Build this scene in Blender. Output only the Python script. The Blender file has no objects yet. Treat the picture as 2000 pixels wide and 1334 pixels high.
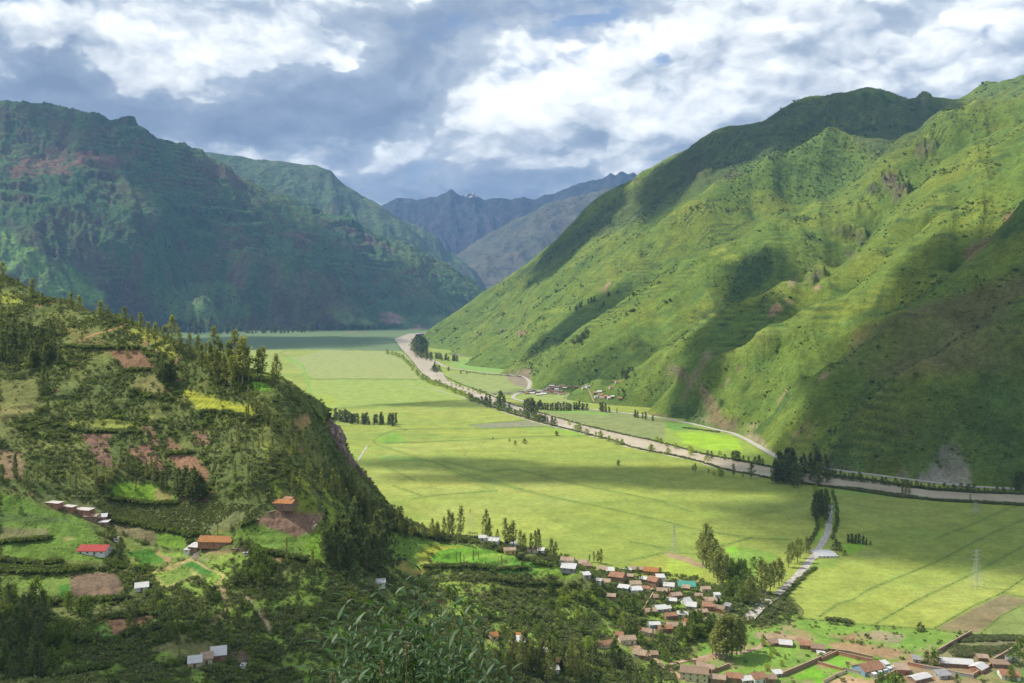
import bpy, math, random
import numpy as np
from mathutils import Vector, Matrix

R = math.radians
rng = np.random.default_rng(7)
random.seed(7)
S = bpy.context.scene
COL = S.collection

# ------------------------------------------------------------------ camera
F, CX, HY, CH = 1732.0, 1000.0, 590.0, 220.0        # focal length and horizon in photo pixels, eye height above the valley floor
cam_d = bpy.data.cameras.new('camera')
cam = bpy.data.objects.new('camera', cam_d)
COL.objects.link(cam)
cam.location = (0, 0, CH)
cam.rotation_euler = (R(90), 0, 0)
cam_d.sensor_width = 36
cam_d.lens = 36 * F / 2000
cam_d.shift_y = -(667 - HY) / 2000
cam_d.clip_start = 0.1
cam_d.clip_end = 90000
S.camera = cam

# ------------------------------------------------------------------ light
SUN_AZ, SUN_EL = R(-74), R(52)                       # azimuth from the view direction (negative is left), elevation
sdir = Vector((math.cos(SUN_EL) * math.sin(SUN_AZ), math.cos(SUN_EL) * math.cos(SUN_AZ), math.sin(SUN_EL)))
sun_d = bpy.data.lights.new('sun', 'SUN')
sun_d.energy = 4.6
sun_d.angle = R(0.53)
sun_d.color = (1.0, 0.94, 0.82)
sun = bpy.data.objects.new('sun', sun_d)
COL.objects.link(sun)
sun.location = (-500, 200, 900)
sun.rotation_euler = sdir.to_track_quat('Z', 'Y').to_euler()
S.view_settings.view_transform = 'Standard'
S.view_settings.look = 'None'
S.view_settings.gamma = 1
S.view_settings.use_curve_mapping = False
S.view_settings.exposure = 0.46
S.cycles.use_denoising = True
S.cycles.max_bounces = 4
S.cycles.diffuse_bounces = 2
S.cycles.glossy_bounces = 2
S.cycles.transmission_bounces = 2
S.cycles.volume_bounces = 0
S.cycles.transparent_max_bounces = 8
S.cycles.sample_clamp_indirect = 4
HAZE = 4.3e-5

# ------------------------------------------------------------------ node helper
class NT:
    def __init__(s, tree):
        s.t = tree; tree.nodes.clear()
    def n(s, typ, ins=None, **kw):
        nd = s.t.nodes.new(typ)
        for k, v in kw.items(): setattr(nd, k, v)
        for k, v in (ins or {}).items():
            sock = nd.inputs[k]
            if isinstance(v, bpy.types.NodeSocket): s.t.links.new(v, sock)
            else: sock.default_value = v
        return nd
    def math(s, op, a, b=0.0, c=None, clamp=False):
        ins = {0: a, 1: b}
        if c is not None: ins[2] = c
        return s.n('ShaderNodeMath', ins, operation=op, use_clamp=clamp).outputs[0]
    def vmath(s, op, a, b=(0, 0, 0), scale=None):
        nd = s.n('ShaderNodeVectorMath', {0: a, 1: b}, operation=op)
        if scale is not None:
            if isinstance(scale, bpy.types.NodeSocket): s.t.links.new(scale, nd.inputs['Scale'])
            else: nd.inputs['Scale'].default_value = scale
        return nd.outputs[0]
    def noise(s, vec, scale, detail=4, rough=0.55, out=0, dist=0.0):
        return s.n('ShaderNodeTexNoise', {'Vector': vec, 'Scale': scale, 'Detail': detail, 'Roughness': rough, 'Distortion': dist}).outputs[out]
    def ramp(s, fac, stops, interp='LINEAR'):
        nd = s.n('ShaderNodeValToRGB', {0: fac})
        cr = nd.color_ramp; cr.interpolation = interp
        while len(cr.elements) < len(stops): cr.elements.new(0.5)
        for e, (p, c) in zip(cr.elements, stops):
            e.position = p; e.color = tuple(c) + (1,)
        return nd.outputs[0]
    def mix(s, fac, a, b, blend='MIX'):
        nd = s.n('ShaderNodeMix', data_type='RGBA', blend_type=blend)
        for sock, v in ((nd.inputs[0], fac), (nd.inputs[6], a), (nd.inputs[7], b)):
            if isinstance(v, bpy.types.NodeSocket): s.t.links.new(v, sock)
            else: sock.default_value = v if not isinstance(v, (tuple, list)) else tuple(v) + ((1,) if len(v) == 3 else ())
        return nd.outputs[2]

# ------------------------------------------------------------------ numpy noise
_perm = rng.permutation(4096)
_ang = rng.random(4096) * 2 * math.pi
_gx, _gy = np.cos(_ang), np.sin(_ang)
def pnoise(x, y):
    xi = np.floor(x).astype(np.int64); yi = np.floor(y).astype(np.int64)
    fx = x - xi; fy = y - yi
    u = fx * fx * fx * (fx * (fx * 6 - 15) + 10); v = fy * fy * fy * (fy * (fy * 6 - 15) + 10)
    def g(ix, iy, dx, dy):
        h = _perm[(_perm[ix & 4095] + iy) & 4095]
        return _gx[h] * dx + _gy[h] * dy
    a = g(xi, yi, fx, fy); b = g(xi + 1, yi, fx - 1, fy)
    c = g(xi, yi + 1, fx, fy - 1); d = g(xi + 1, yi + 1, fx - 1, fy - 1)
    return (a + (b - a) * u + (c - a) * v + (a - b - c + d) * u * v) * 1.5
def fbm(x, y, o=5, gain=0.5, lac=2.03):
    t = np.zeros_like(x, dtype=float); a = 1.0; s = 0
    for i in range(o):
        t += a * pnoise(x + 17.3 * i, y - 9.1 * i); s += a; a *= gain; x = x * lac; y = y * lac
    return t / s
def ridged(x, y, o=5, gain=0.5):
    t = np.zeros_like(x, dtype=float); a = 1.0; s = 0
    for i in range(o):
        t += a * (1 - 2 * np.abs(pnoise(x + 31.7 * i, y + 5.9 * i))); s += a; a *= gain; x = x * 2.07; y = y * 2.07
    return t / s
def sstep(a, b, x):
    t = np.clip((x - a) / (b - a), 0, 1)
    return t * t * (3 - 2 * t)

# ------------------------------------------------------------------ sky (world)
w = bpy.data.worlds.new('World'); S.world = w; w.use_nodes = True
def build_world():
    # large cloud masses over the whole sphere: brightness in red, gaps of blue sky in green
    W_, H_ = 1024, 512
    jj, ii = np.meshgrid(np.arange(W_), np.arange(H_))
    th = (0.5 - (jj + 0.5) / W_) * 2 * math.pi
    ph = ((ii + 0.5) / H_ - 0.5) * math.pi
    dx, dy, dz = np.cos(ph) * np.cos(th), np.cos(ph) * np.sin(th), np.sin(ph)
    az = np.arctan2(dx, dy)
    px = CX + F * np.tan(np.clip(az, -1.2, 1.2)); py = HY - F * dz / np.maximum(np.hypot(dx, dy), 1e-3) / np.cos(np.clip(az, -1.1, 1.1))
    front = sstep(1.05, 0.65, np.abs(az)) * sstep(0.75, 0.5, ph)
    b = 0.56 + 0.0 * px
    # (x, y, rx, ry, angle, amount): lighter and darker cloud masses
    for (x, y, rx, ry, a, m) in [
        (150, 195, 150, 62, 8, -.62), (70, 110, 110, 70, 0, -.12), (330, 120, 150, 90, 25, .42), (40, 45, 90, 60, 0, .4),
        (250, 40, 130, 60, 0, .28), (610, 85, 120, 40, -12, .45), (480, 60, 140, 60, 0, .1), (470, 150, 60, 60, 0, .25),
        (620, 215, 260, 85, 6, -.52), (790, 120, 190, 70, -22, -.50), (480, 260, 200, 22, 0, -.35), (330, 225, 140, 25, 10, -.2),
        (860, 70, 140, 40, 10, -.16), (560, 30, 160, 28, 5, -.08), (1100, 12, 190, 34, -6, -.20), (930, 20, 160, 30, 0, -.06), (1000, 95, 120, 40, 0, .16), (1000, 250, 170, 80, 0, .16), (650, 330, 160, 30, 0, .1),
        (820, 270, 70, 70, 0, .24), (960, 190, 110, 90, 0, .1), (930, 345, 230, 26, 0, -.2), (850, 385, 230, 26, 0, -.42),
        (1090, 170, 150, 80, 0, .18), (1180, 210, 130, 70, 0, .1), (1300, 150, 260, 120, 0, .20), (1240, 255, 60, 50, 20, .34),
        (1180, 310, 160, 30, -6, .26), (1080, 260, 110, 30, 0, -.2), (1150, 250, 70, 26, 40, -.28), (1290, 265, 45, 32, 0, -.26),
        (1700, 60, 400, 110, 0, .22), (1700, 30, 110, 26, 20, -.22), (1480, 120, 120, 22, -4, -.10), (1900, 120, 160, 60, 0, .1),
        (1500, 190, 200, 50, 0, .22), (560, 285, 200, 20, 3, .2), (1000, 110, 60, 40, 0, .1), (1880, 60, 90, 40, 30, -.18),
        (700, 300, 160, 26, 8, .16)]:
        ca, sa = math.cos(R(a)), math.sin(R(a))
        X = (px - x) * ca + (py - y) * sa; Y = -(px - x) * sa + (py - y) * ca
        b = b + m * np.exp(-((X / rx) ** 2 + (Y / ry) ** 2) ** 1.3)
    g = 0 * px
    for (x, y, rx, ry) in [(1165, 38, 40, 14), (1296, 102, 34, 16), (1940, 72, 38, 28), (1135, 45, 22, 10)]:
        g = g + 1.1 * np.exp(-(((px - x) / rx) ** 2 + ((py - y) / ry) ** 2))
    far = 0.62 + 0.5 * fbm(dx * 2.3 + dz * 1.7 + 5, dy * 2.3 - dz * 1.3, 4)
    gf = sstep(0.16, 0.3, fbm(dx * 3 + 40 + dz, dy * 3 + dz, 3)) * sstep(0.25, 0.5, ph)
    b = np.clip(b * front + far * (1 - front), 0, 1.3); g = np.clip(g * front + gf * (1 - front), 0, 1)
    arr = np.zeros((H_, W_, 4), np.float32)
    arr[..., 0] = b; arr[..., 1] = g; arr[..., 3] = 1
    img = bpy.data.images.new('cloud_masses', W_, H_, float_buffer=True)
    img.colorspace_settings.name = 'Non-Color'
    img.pixels.foreach_set(arr.ravel()); img.update(); img.pack()
    t = NT(w.node_tree)
    d = t.n('ShaderNodeTexCoord').outputs['Generated']
    sc = t.vmath('MULTIPLY', d, (1, 1, 1.7))
    wn = t.noise(sc, 7.0, 4, 0.62, out=1)
    warp = t.vmath('SCALE', t.vmath('SUBTRACT', wn, (.5, .5, .5)), scale=0.085)
    wn2 = t.noise(sc, 30.0, 4, 0.62, out=1)
    warp2 = t.vmath('SCALE', t.vmath('SUBTRACT', wn2, (.5, .5, .5)), scale=0.022)
    dd = t.vmath('ADD', t.vmath('ADD', d, warp), warp2)
    env = t.n('ShaderNodeTexEnvironment', {'Vector': dd}, image=img, interpolation='Cubic')
    sep = t.n('ShaderNodeSeparateColor', {0: env.outputs[0]})
    # billows: lit on the side that faces the sun
    p0 = t.vmath('ADD', sc, warp); p1 = t.vmath('ADD', p0, tuple(v * 0.014 for v in (-0.6, 0.0, 1.5)))
    def bil(p):
        a = t.noise(p, 8.0, 6, 0.55)
        v = t.n('ShaderNodeTexVoronoi', {'Vector': p, 'Scale': 12.0, 'Detail': 2.0, 'Roughness': 0.5, 'Lacunarity': 2.3, 'Smoothness': 0.5}, feature='SMOOTH_F1').outputs[0]
        return t.math('SUBTRACT', a, t.math('MULTIPLY', v, 0.28))
    n0, n1 = bil(p0), bil(p1)
    emb = t.math('MULTIPLY', t.math('SUBTRACT', n0, n1), 1.6)
    big = t.math('SUBTRACT', t.noise(p0, 3.6, 3, 0.5), 0.5)
    ctl = sep.outputs[0]
    # bright upper layer with crisp ragged edges over a smooth blue grey underside
    edge = t.math('ADD', ctl, t.math('MULTIPLY', t.math('SUBTRACT', n0, .36), 1.3))
    m = t.n('ShaderNodeMapRange', {0: edge, 1: .40, 2: .56, 3: 0.0, 4: 1.0}, interpolation_type='SMOOTHSTEP').outputs[0]
    lo = t.math('ADD', t.math('MULTIPLY_ADD', ctl, .42, .09), t.math('ADD', t.math('MULTIPLY', big, .6), t.math('MULTIPLY', emb, .5)))
    hi = t.math('ADD', t.math('MULTIPLY_ADD', ctl, .50, .20), t.math('ADD', t.math('MULTIPLY', big, .6), emb))
    br = t.math('ADD', t.math('MULTIPLY', lo, t.math('SUBTRACT', 1.0, m)), t.math('MULTIPLY', hi, m), clamp=True)
    colr = t.ramp(br, [(0.0, (.16, .205, .285)), (.2, (.22, .27, .35)), (.38, (.34, .39, .45)), (.56, (.53, .565, .59)), (.74, (.74, .76, .755)), (1.0, (.96, .96, .93))])
    nish = t.n('ShaderNodeTexSky', sky_type='NISHITA', sun_disc=False, sun_elevation=SUN_EL, sun_rotation=SUN_AZ, altitude=2900)
    bg_s = t.n('ShaderNodeBackground', {0: nish.outputs[0], 1: 0.13})
    bg_c = t.n('ShaderNodeBackground', {0: colr, 1: 1.32})
    gap = t.math('SUBTRACT', sep.outputs[1], t.math('MULTIPLY_ADD', n0, 2.2, -.35)); gap = t.math('MULTIPLY', t.n('ShaderNodeMapRange', {0: gap, 1: 0.0, 2: .55, 3: 0.0, 4: 1.0}, interpolation_type='SMOOTHSTEP').outputs[0], .75)
    mx = t.n('ShaderNodeMixShader', {0: gap, 1: bg_c.outputs[0], 2: bg_s.outputs[0]})
    t.n('ShaderNodeOutputWorld', {0: mx.outputs[0]})
    w.cycles.sampling_method = 'MANUAL'; w.cycles.sample_map_resolution = 512
build_world()

# ------------------------------------------------------------------ terrain core
def tz(px, py, Y): return ((px - CX) / F * Y, Y, CH + (HY - py) / F * Y)
def rbf(pts, c, smooth=0.0):
    P = np.array(pts, float); n = len(P); sc = 1000.0
    xy = P[:, :2] / sc
    d = np.sqrt(((xy[:, None] - xy[None]) ** 2).sum(2) + (c / sc) ** 2)
    A = np.zeros((n + 3, n + 3)); A[:n, :n] = -d + np.eye(n) * smooth
    A[:n, n] = 1; A[:n, n + 1:] = xy; A[n:, :n] = A[:n, n:].T
    s = np.linalg.solve(A, np.r_[P[:, 2], 0, 0, 0])
    def f(x, y):
        x = np.asarray(x, float); y = np.asarray(y, float)
        xs, ys = x.ravel() / sc, y.ravel() / sc
        o = s[n] + s[n + 1] * xs + s[n + 2] * ys
        for i in range(n):
            o -= s[i] * np.sqrt((xs - xy[i, 0]) ** 2 + (ys - xy[i, 1]) ** 2 + (c / sc) ** 2)
        return o.reshape(x.shape)
    return f
class Fan:
    """height field on rays from the viewpoint: columns u = X/Y, rows of growing depth"""
    def __init__(s, us, Ys, zf):
        s.us, s.Ys = us, Ys
        U, s.Y = np.meshgrid(us, Ys)
        s.X = U * s.Y
        s.Z = np.maximum(zf(s.X, s.Y), -20.0)
        s.upd()
    def upd(s):
        s.PX = CX + F * s.X / s.Y; s.PY = HY - F * (s.Z - CH) / s.Y
    def col(s, px):
        u = (px - CX) / F; c = (u - s.us[0]) / (s.us[-1] - s.us[0]) * (len(s.us) - 1)
        return c if 0 <= c <= len(s.us) - 1.001 else None
    def hit(s, px, py, force=False):
        c = s.col(px)
        if c is None: return None
        i = int(c); f = c - i
        P = s.PY[:, i] * (1 - f) + s.PY[:, i + 1] * f
        ok = np.nonzero(P <= py)[0]
        if len(ok) == 0:
            if not force: return None
            r = int(np.argmin(P)); Y = s.Ys[r]
        elif ok[0] == 0: Y = s.Ys[0]
        else:
            r = ok[0]; g = (P[r - 1] - py) / max(P[r - 1] - P[r], 1e-6)
            Y = s.Ys[r - 1] + g * (s.Ys[r] - s.Ys[r - 1])
        X = (px - CX) / F * Y
        Y = min(max(Y, s.Ys[0] + .01), s.Ys[-1] - .01); X = (px - CX) / F * Y
        z = s.at(X, Y)
        return None if z is None else (X, Y, z)
    def at(s, X, Y):
        u = X / Y; c = (u - s.us[0]) / (s.us[-1] - s.us[0]) * (len(s.us) - 1)
        if not (0 <= c < len(s.us) - 1): return None
        r = np.searchsorted(s.Ys, Y) - 1
        if r < 0 or r >= len(s.Ys) - 1: return None
        g = (Y - s.Ys[r]) / (s.Ys[r + 1] - s.Ys[r]); i = int(c); f = c - i
        Z = s.Z
        return float((Z[r, i] * (1 - f) + Z[r, i + 1] * f) * (1 - g) + (Z[r + 1, i] * (1 - f) + Z[r + 1, i + 1] * f) * g)
def grid_mesh(name, X, Y, Z, colr=None):
    r, c = X.shape
    me = bpy.data.meshes.new(name)
    co = np.stack([X, Y, Z], -1).reshape(-1, 3).astype(np.float32)
    idx = np.arange(r * c).reshape(r, c)
    q = np.stack([idx[:-1, :-1], idx[:-1, 1:], idx[1:, 1:], idx[1:, :-1]], -1).reshape(-1, 4)
    me.vertices.add(len(co)); me.vertices.foreach_set('co', co.ravel())
    me.loops.add(q.size); me.loops.foreach_set('vertex_index', q.ravel().astype(np.int32))
    me.polygons.add(len(q)); me.polygons.foreach_set('loop_start', np.arange(0, q.size, 4, dtype=np.int32))
    me.polygons.foreach_set('use_smooth', np.ones(len(q), bool))
    me.update(calc_edges=True)
    if colr is not None:
        at = me.attributes.new('Col', 'FLOAT_COLOR', 'POINT')
        a = np.ones((len(co), 4), np.float32); a[:, :3] = colr.reshape(-1, 3)
        at.data.foreach_set('color', a.ravel())
    return me
def link(name, me, mat=None, parent=None, **props):
    o = bpy.data.objects.new(name, me)
    COL.objects.link(o)
    if mat is not None: me.materials.clear(); me.materials.append(mat)
    if parent is not None: o.parent = parent
    for k, v in props.items(): o[k] = v
    return o
def inpoly(px, py, poly):
    inside = np.zeros(px.shape, bool); n = len(poly)
    for i in range(n):
        x1, y1 = poly[i]; x2, y2 = poly[(i + 1) % n]
        if y1 == y2: continue
        cond = ((y1 > py) != (y2 > py)) & (px < (x2 - x1) * (py - y1) / (y2 - y1) + x1)
        inside ^= cond
    return inside
def segdist(px, py, line):
    d = np.full(px.shape, 1e9)
    for (x1, y1), (x2, y2) in zip(line[:-1], line[1:]):
        dx, dy = x2 - x1, y2 - y1
        t = np.clip(((px - x1) * dx + (py - y1) * dy) / (dx * dx + dy * dy + 1e-9), 0, 1)
        d = np.minimum(d, np.hypot(px - x1 - t * dx, py - y1 - t * dy))
    return d
def crop(ox, oy, s=0.35):
    return lambda pts: [(ox + x * s, oy + y * s) for x, y in pts]
C1, C2, C3, C4, C5, C6 = crop(0, 500), crop(0, 900), crop(600, 900), crop(1300, 900), crop(600, 560), crop(1300, 500)
CL, CR = crop(0, 0, .5), crop(1000, 0, .5)
def floorY(py): return CH * F / (py - HY)

# ------------------------------------------------------------------ near hillside
nh_pts = [tz(*p) for p in [
    # crest
    (0, 537, 850), (52, 566, 835), (140, 594, 800), (210, 612, 765), (252, 631, 740), (300, 655, 710), (350, 677, 690), (420, 710, 660), (490, 738, 640), (540, 750, 630),
    (567, 761, 635), (595, 780, 650), (625, 800, 665), (646, 822, 680), (657, 865, 685), (680, 903, 695), (704, 930, 705), (730, 962, 715),
    (765, 1010, 705), (810, 1035, 690), (880, 1048, 680), (932, 1052, 672), (978, 1064, 665), (1020, 1075, 655), (1072, 1096, 640), (1125, 1124, 622), (1180, 1150, 640), (1240, 1160, 650), (1300, 1190, 620),
    # face
    (0, 600, 780), (0, 700, 690), (0, 800, 620), (0, 900, 570), (0, 970, 540), (0, 1030, 520), (0, 1130, 480), (0, 1200, 440), (0, 1334, 360),
    (120, 650, 740), (120, 750, 665), (120, 850, 610), (120, 950, 560), (120, 1060, 515),
    (250, 700, 685), (250, 800, 635), (250, 900, 592), (250, 960, 572), (250, 1000, 560), (250, 1080, 520), (250, 1150, 480), (250, 1230, 430), (250, 1334, 370),
    (380, 750, 650), (380, 850, 608), (380, 950, 570), (380, 1000, 555), (380, 1070, 530), (380, 1160, 480), (380, 1250, 425),
    (500, 800, 612), (500, 850, 588), (500, 900, 566), (500, 960, 545), (500, 1000, 535), (500, 1060, 520), (500, 1110, 500), (500, 1180, 465), (500, 1250, 430), (500, 1334, 385),
    (600, 860, 612), (600, 920, 585), (620, 980, 560), (620, 1020, 548), (650, 960, 600), (700, 1000, 625), (650, 1080, 530), (680, 1150, 500), (700, 1230, 450), (700, 1334, 400),
    (740, 1060, 610), (800, 1080, 625), (800, 1120, 605), (800, 1200, 530), (850, 1260, 480), (850, 1334, 430),
    (950, 1100, 625), (950, 1140, 600), (950, 1200, 560), (950, 1260, 520), (950, 1334, 460),
    (1100, 1150, 618), (1100, 1200, 585), (1100, 1260, 540), (1100, 1334, 490), (1200, 1200, 600), (1250, 1250, 565), (1250, 1334, 505),
]] + [
    (-560, 1050, 130), (-300, 930, 50), (-420, 980, 100), (-150, 800, 5), (-100, 900, -25), (0, 850, -25), (100, 780, -20), (200, 750, -12), (-120, 760, -5), (-60, 740, 0), (-100, 1100, -40),
    (-250, 800, 75), (-330, 860, 105), (-190, 720, 105), (-170, 690, 130), (-145, 740, 30), (-105, 735, 15),
    (-700, 1050, 200), (-800, 800, 280), (-900, 600, 290), (-600, 620, 205), (-600, 450, 140), (-500, 300, 115), (-420, 1150, 60), (-900, 1150, 200),
    (0, 0, 218.2), (0, 6, 216.3), (0, -60, 245), (-60, -60, 240), (60, -60, 240), (0, 30, 200), (0, 100, 150), (0, 200, 105), (0, 300, 76), (-100, 100, 150), (-200, 200, 105), (-200, 300, 88), (-100, 0, 220), (100, 0, 214),
    (100, 100, 135), (200, 200, 70), (200, 300, 30), (300, 300, 0), (200, 400, -2), (130, 470, -1.5), (150, 520, -4), (170, 430, -2), (165, 560, -4),  (200, 0, 180), (400, 0, 110), (400, 200, 15), (500, 400, -8), (400, 420, -6), (600, 200, -8), (300, 500, -2), (300, 560, -5), (280, 640, -6), (400, 700, -14), (500, 600, -14), (600, 900, -20), (230, 690, -5), (160, 650, 6)]
nh_base = rbf(nh_pts, 14.0, 0.0)
def nh_z(X, Y):
    z = nh_base(X, Y)
    k = sstep(20, 90, Y) * sstep(-2, 14, z)
    z = z + k * (2.6 * fbm(X / 60, Y / 60, 3) + 1.6 * ridged(X / 22, Y / 22, 3) + 0.5 * fbm(X / 6, Y / 6, 2))
    # terraces: flats broken by steps that follow the contour
    zz = z + 5 * fbm(X / 140 + 9, Y / 140, 2)
    st = 4.2; fr = zz / st - np.floor(zz / st)
    m = sstep(-.05, .25, fbm(X / 110 + 3, Y / 110 + 8, 2)) * sstep(20, 35, z) * sstep(330, 380, Y)
    z = z + m * st * 0.5 * (sstep(.62, .92, fr) - fr)
    return z
nh = Fan(np.linspace(-0.72, 0.42, 600), np.concatenate([np.geomspace(12, 330, 50)[:-1], np.linspace(330, 800, 470), np.linspace(800, 1200, 40)[1:]]), nh_z)

# ------------------------------------------------------------------ right mountain
rm_px = [
    # foot
    (852, 665, 5050), (875, 690, 3810), (940, 700, 3464), (985, 722, 2886), (1035, 745, 2458), (1120, 768, 2140), (1200, 778, 2027), (1280, 798, 1832), (1350, 823, 1635), (1420, 846, 1488), (1470, 866, 1380), (1520, 891, 1266), (1620, 916, 1169), (1750, 933, 1110), (1900, 948, 1064), (2000, 953, 1050), (2120, 960, 1030),
    # back ridge
    (900, 622, 4900), (940, 588, 4850), (1000, 545, 4800), (1075, 486, 4780), (1150, 412, 4750), (1200, 378, 4720), (1250, 346, 4700), (1300, 322, 4690), (1350, 296, 4680), (1400, 264, 4650), (1475, 246, 4630), (1550, 213, 4600), (1625, 187, 4560), (1710, 181, 4500), (1775, 188, 4480), (1800, 190, 4470), (1820, 206, 4480), (1850, 207, 4500), (1890, 195, 4520), (1940, 167, 4600), (1965, 172, 4620), (2000, 152, 4700), (2100, 140, 4800),
    (1700, 250, 4250), (1600, 235, 4300), (1780, 250, 4200), (1710, 312, 3980), (1760, 290, 3950), (1500, 290, 4150), (1350, 355, 4200), (1200, 440, 4250), (1050, 545, 4400),
    (1500, 320, 3850), (1400, 350, 3850), (1300, 405, 3800), (1200, 465, 3850), (1100, 532, 3880), (1000, 610, 3980), (930, 662, 4050),
    # spur A
    (1625, 247, 3720), (1590, 262, 3650), (1550, 288, 3600), (1480, 325, 3500), (1400, 365, 3450), (1320, 412, 3400), (1240, 462, 3420), (1150, 528, 3500), (1050, 596, 3600), (960, 655, 3700), (1680, 285, 3750),
    (1650, 332, 3420), (1550, 385, 3320), (1450, 440, 3230), (1350, 492, 3160), (1250, 545, 3080), (1150, 603, 3010), (1090, 645, 2930), (1020, 702, 2810), (1060, 672, 2870),
    # spur B
    (2120, 172, 2850), (2000, 186, 2900), (1930, 195, 2940), (1880, 205, 2970), (1835, 218, 3000), (1790, 255, 3010), (1745, 288, 3000), (1700, 325, 2950), (1660, 362, 2900), (1595, 397, 2850), (1515, 430, 2800), (1440, 470, 2750), (1385, 495, 2700), (1325, 525, 2650), (1260, 556, 2600), (1180, 612, 2500), (1100, 672, 2450), (1045, 726, 2410),
    (1760, 380, 2680), (1680, 420, 2600), (1600, 475, 2480), (1500, 520, 2420), (1440, 562, 2340), (1375, 603, 2280), (1300, 645, 2230), (1220, 695, 2210), (1150, 745, 2190),
    # spur C
    (2050, 240, 2550), (1950, 255, 2550), (1850, 305, 2500), (1780, 380, 2400), (1725, 440, 2300), (1645, 515, 2150), (1595, 542, 2080), (1500, 577, 2020), (1415, 602, 1980), (1350, 658, 1930), (1300, 705, 1880), (1245, 755, 1900),
    (1900, 340, 2250), (1800, 425, 2080), (1700, 500, 1960), (1600, 562, 1890), (1500, 615, 1850), (1400, 675, 1800), (1330, 740, 1780), (1290, 780, 1800),
    # spur D
    (2120, 240, 2050), (2000, 305, 2000), (1900, 372, 1950), (1820, 432, 1850), (1770, 482, 1780), (1675, 555, 1700), (1575, 598, 1640), (1525, 638, 1600), (1450, 700, 1550), (1400, 752, 1520), (1370, 800, 1540),
    (1950, 400, 1800), (1850, 480, 1660), (1750, 565, 1590), (1650, 642, 1510), (1550, 722, 1455), (1480, 792, 1420), (1440, 838, 1435),
    # spur E
    (2120, 330, 1620), (2000, 390, 1600), (1950, 445, 1550), (1850, 535, 1450), (1750, 625, 1380), (1650, 705, 1340), (1580, 765, 1310), (1520, 835, 1290),
    (1950, 555, 1390), (1850, 655, 1325), (1750, 735, 1295), (1650, 815, 1255), (1600, 872, 1225),
    # spur F
    (2120, 480, 1260), (2000, 570, 1250), (1900, 650, 1220), (1800, 730, 1190), (1750, 785, 1170), (1700, 855, 1150),
    (1900, 810, 1130), (2000, 760, 1120), (1900, 890, 1088), (2000, 890, 1070), (2120, 700, 1090), (2120, 850, 1060), (1800, 880, 1112),
]
rm_pts = [tz(*p) for p in rm_px] + [(600, 5700, 300), (-300, 5700, -20), (1700, 5700, 700), (2700, 5700, 900), (3300, 5000, 1300), (-700, 5300, -20), (-450, 4300, -20), (-300, 3700, -15), (-200, 3100, -15), (-30, 2400, -15), (130, 1950, -15), (230, 1700, -15), (300, 1450, -15), (350, 1250, -15), (480, 1080, -15), (650, 980, -15), (-600, 4800, -20)]
for p in rm_px:                                        # the far side of every spur drops away behind its crest
    i = rm_px.index(p)
    for (a0, a1), dz in ((((1625, 247), (960, 655)), 105), (((2120, 172), (1045, 726)), 125), (((2050, 240), (1245, 755)), 100), (((2120, 240), (1370, 800)), 80), (((2120, 330), (1520, 835)), 62), (((2120, 480), (1700, 855)), 55)):
        ks = [q[:2] for q in rm_px]; lo, hi = ks.index(a0), ks.index(a1)
        if lo <= i <= hi:
            X, Y, Z = tz(*p); rm_pts.append((X - dz * .5, Y + dz * 1.25, Z - dz * min(1, max(.15, Z / 250))))
rm_base = rbf(rm_pts, 30.0)
def rm_z(X, Y):
    z = rm_base(X, Y)
    s = np.clip(Y / 2200, .5, 1.9)
    k = sstep(-2, 60, z)
    a = X * 0.875 + Y * 0.485; b = -X * 0.485 + Y * 0.875
    wv = 38 * fbm(X / 400, Y / 400, 2)
    z = z + k * s * (30 * (ridged((b + wv) / (170 * s), a / (1300 * s), 3, .42) ** 1.0) + 9 * ridged((b + wv) / (62 * s), a / (420 * s), 3, .45) + 9 * fbm(X / (190 * s), Y / (190 * s), 5, .5) + 2.5 * ridged((b + wv) / 30, a / 120, 3) - 14)
    # stepped terraces
    zz = z + 14 * fbm(X / 300 + 3, Y / 300, 2); st = 8.0 * s; fr = zz / st - np.floor(zz / st)
    m = sstep(.0, .3, fbm(X / 340 + 13, Y / 340 + 2, 3)) * k
    return z + m * st * .38 * (sstep(.55, .95, fr) - fr)
rm = Fan(np.linspace(-0.125, 0.64, 620), np.geomspace(1010, 5650, 620), rm_z)
# the valley road is cut into the foot of the slopes
road_px = [(852, 706), (864, 714), (880, 719), (905, 723), (932, 726), (968, 730), (1002, 733), (1022, 737), (1033, 743), (1035, 750), (1032, 759), (1020, 766), (1006, 771), (1001, 777), (1010, 781), (1027, 785), (1060, 790), (1090, 793), (1120, 796), (1150, 800), (1195, 804), (1247, 810), (1300, 818), (1352, 828), (1398, 839), (1430, 846), (1457, 858), (1485, 874), (1510, 889), (1532, 900), (1575, 909), (1620, 917), (1700, 927), (1800, 940), (1900, 951), (2010, 957), (2120, 963)]
def _cut():
    L = [((x - CX) * CH / (y - HY), CH * F / (y - HY)) for x, y in road_px]
    k = (rm.Z > -5) & (rm.Z < 160)
    x, y = rm.X[k], rm.Y[k]; d = np.full(x.shape, 1e9)
    lowside = np.zeros(x.shape)
    for (x1, y1), (x2, y2) in zip(L[:-1], L[1:]):
        dx, dy = x2 - x1, y2 - y1
        t = np.clip(((x - x1) * dx + (y - y1) * dy) / (dx * dx + dy * dy), 0, 1)
        ex, ey = x - x1 - t * dx, y - y1 - t * dy; dd = np.hypot(ex, ey); s = ex * dy - ey * dx      # sign: which side of the road
        m = dd < d; d = np.where(m, dd, d); lowside = np.where(m, s, lowside)
    far = y > 3600
    cap = np.where((lowside > 0) & ~far, -4 + 0 * d, -2 + np.maximum(0, d - 7) * 1.25)
    cap = np.where((lowside > 0) & (d > 260), 1e9, cap)
    rm.Z[k] = np.minimum(rm.Z[k], np.where(d < 500, cap, 1e9)); rm.upd()
_cut()

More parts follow.
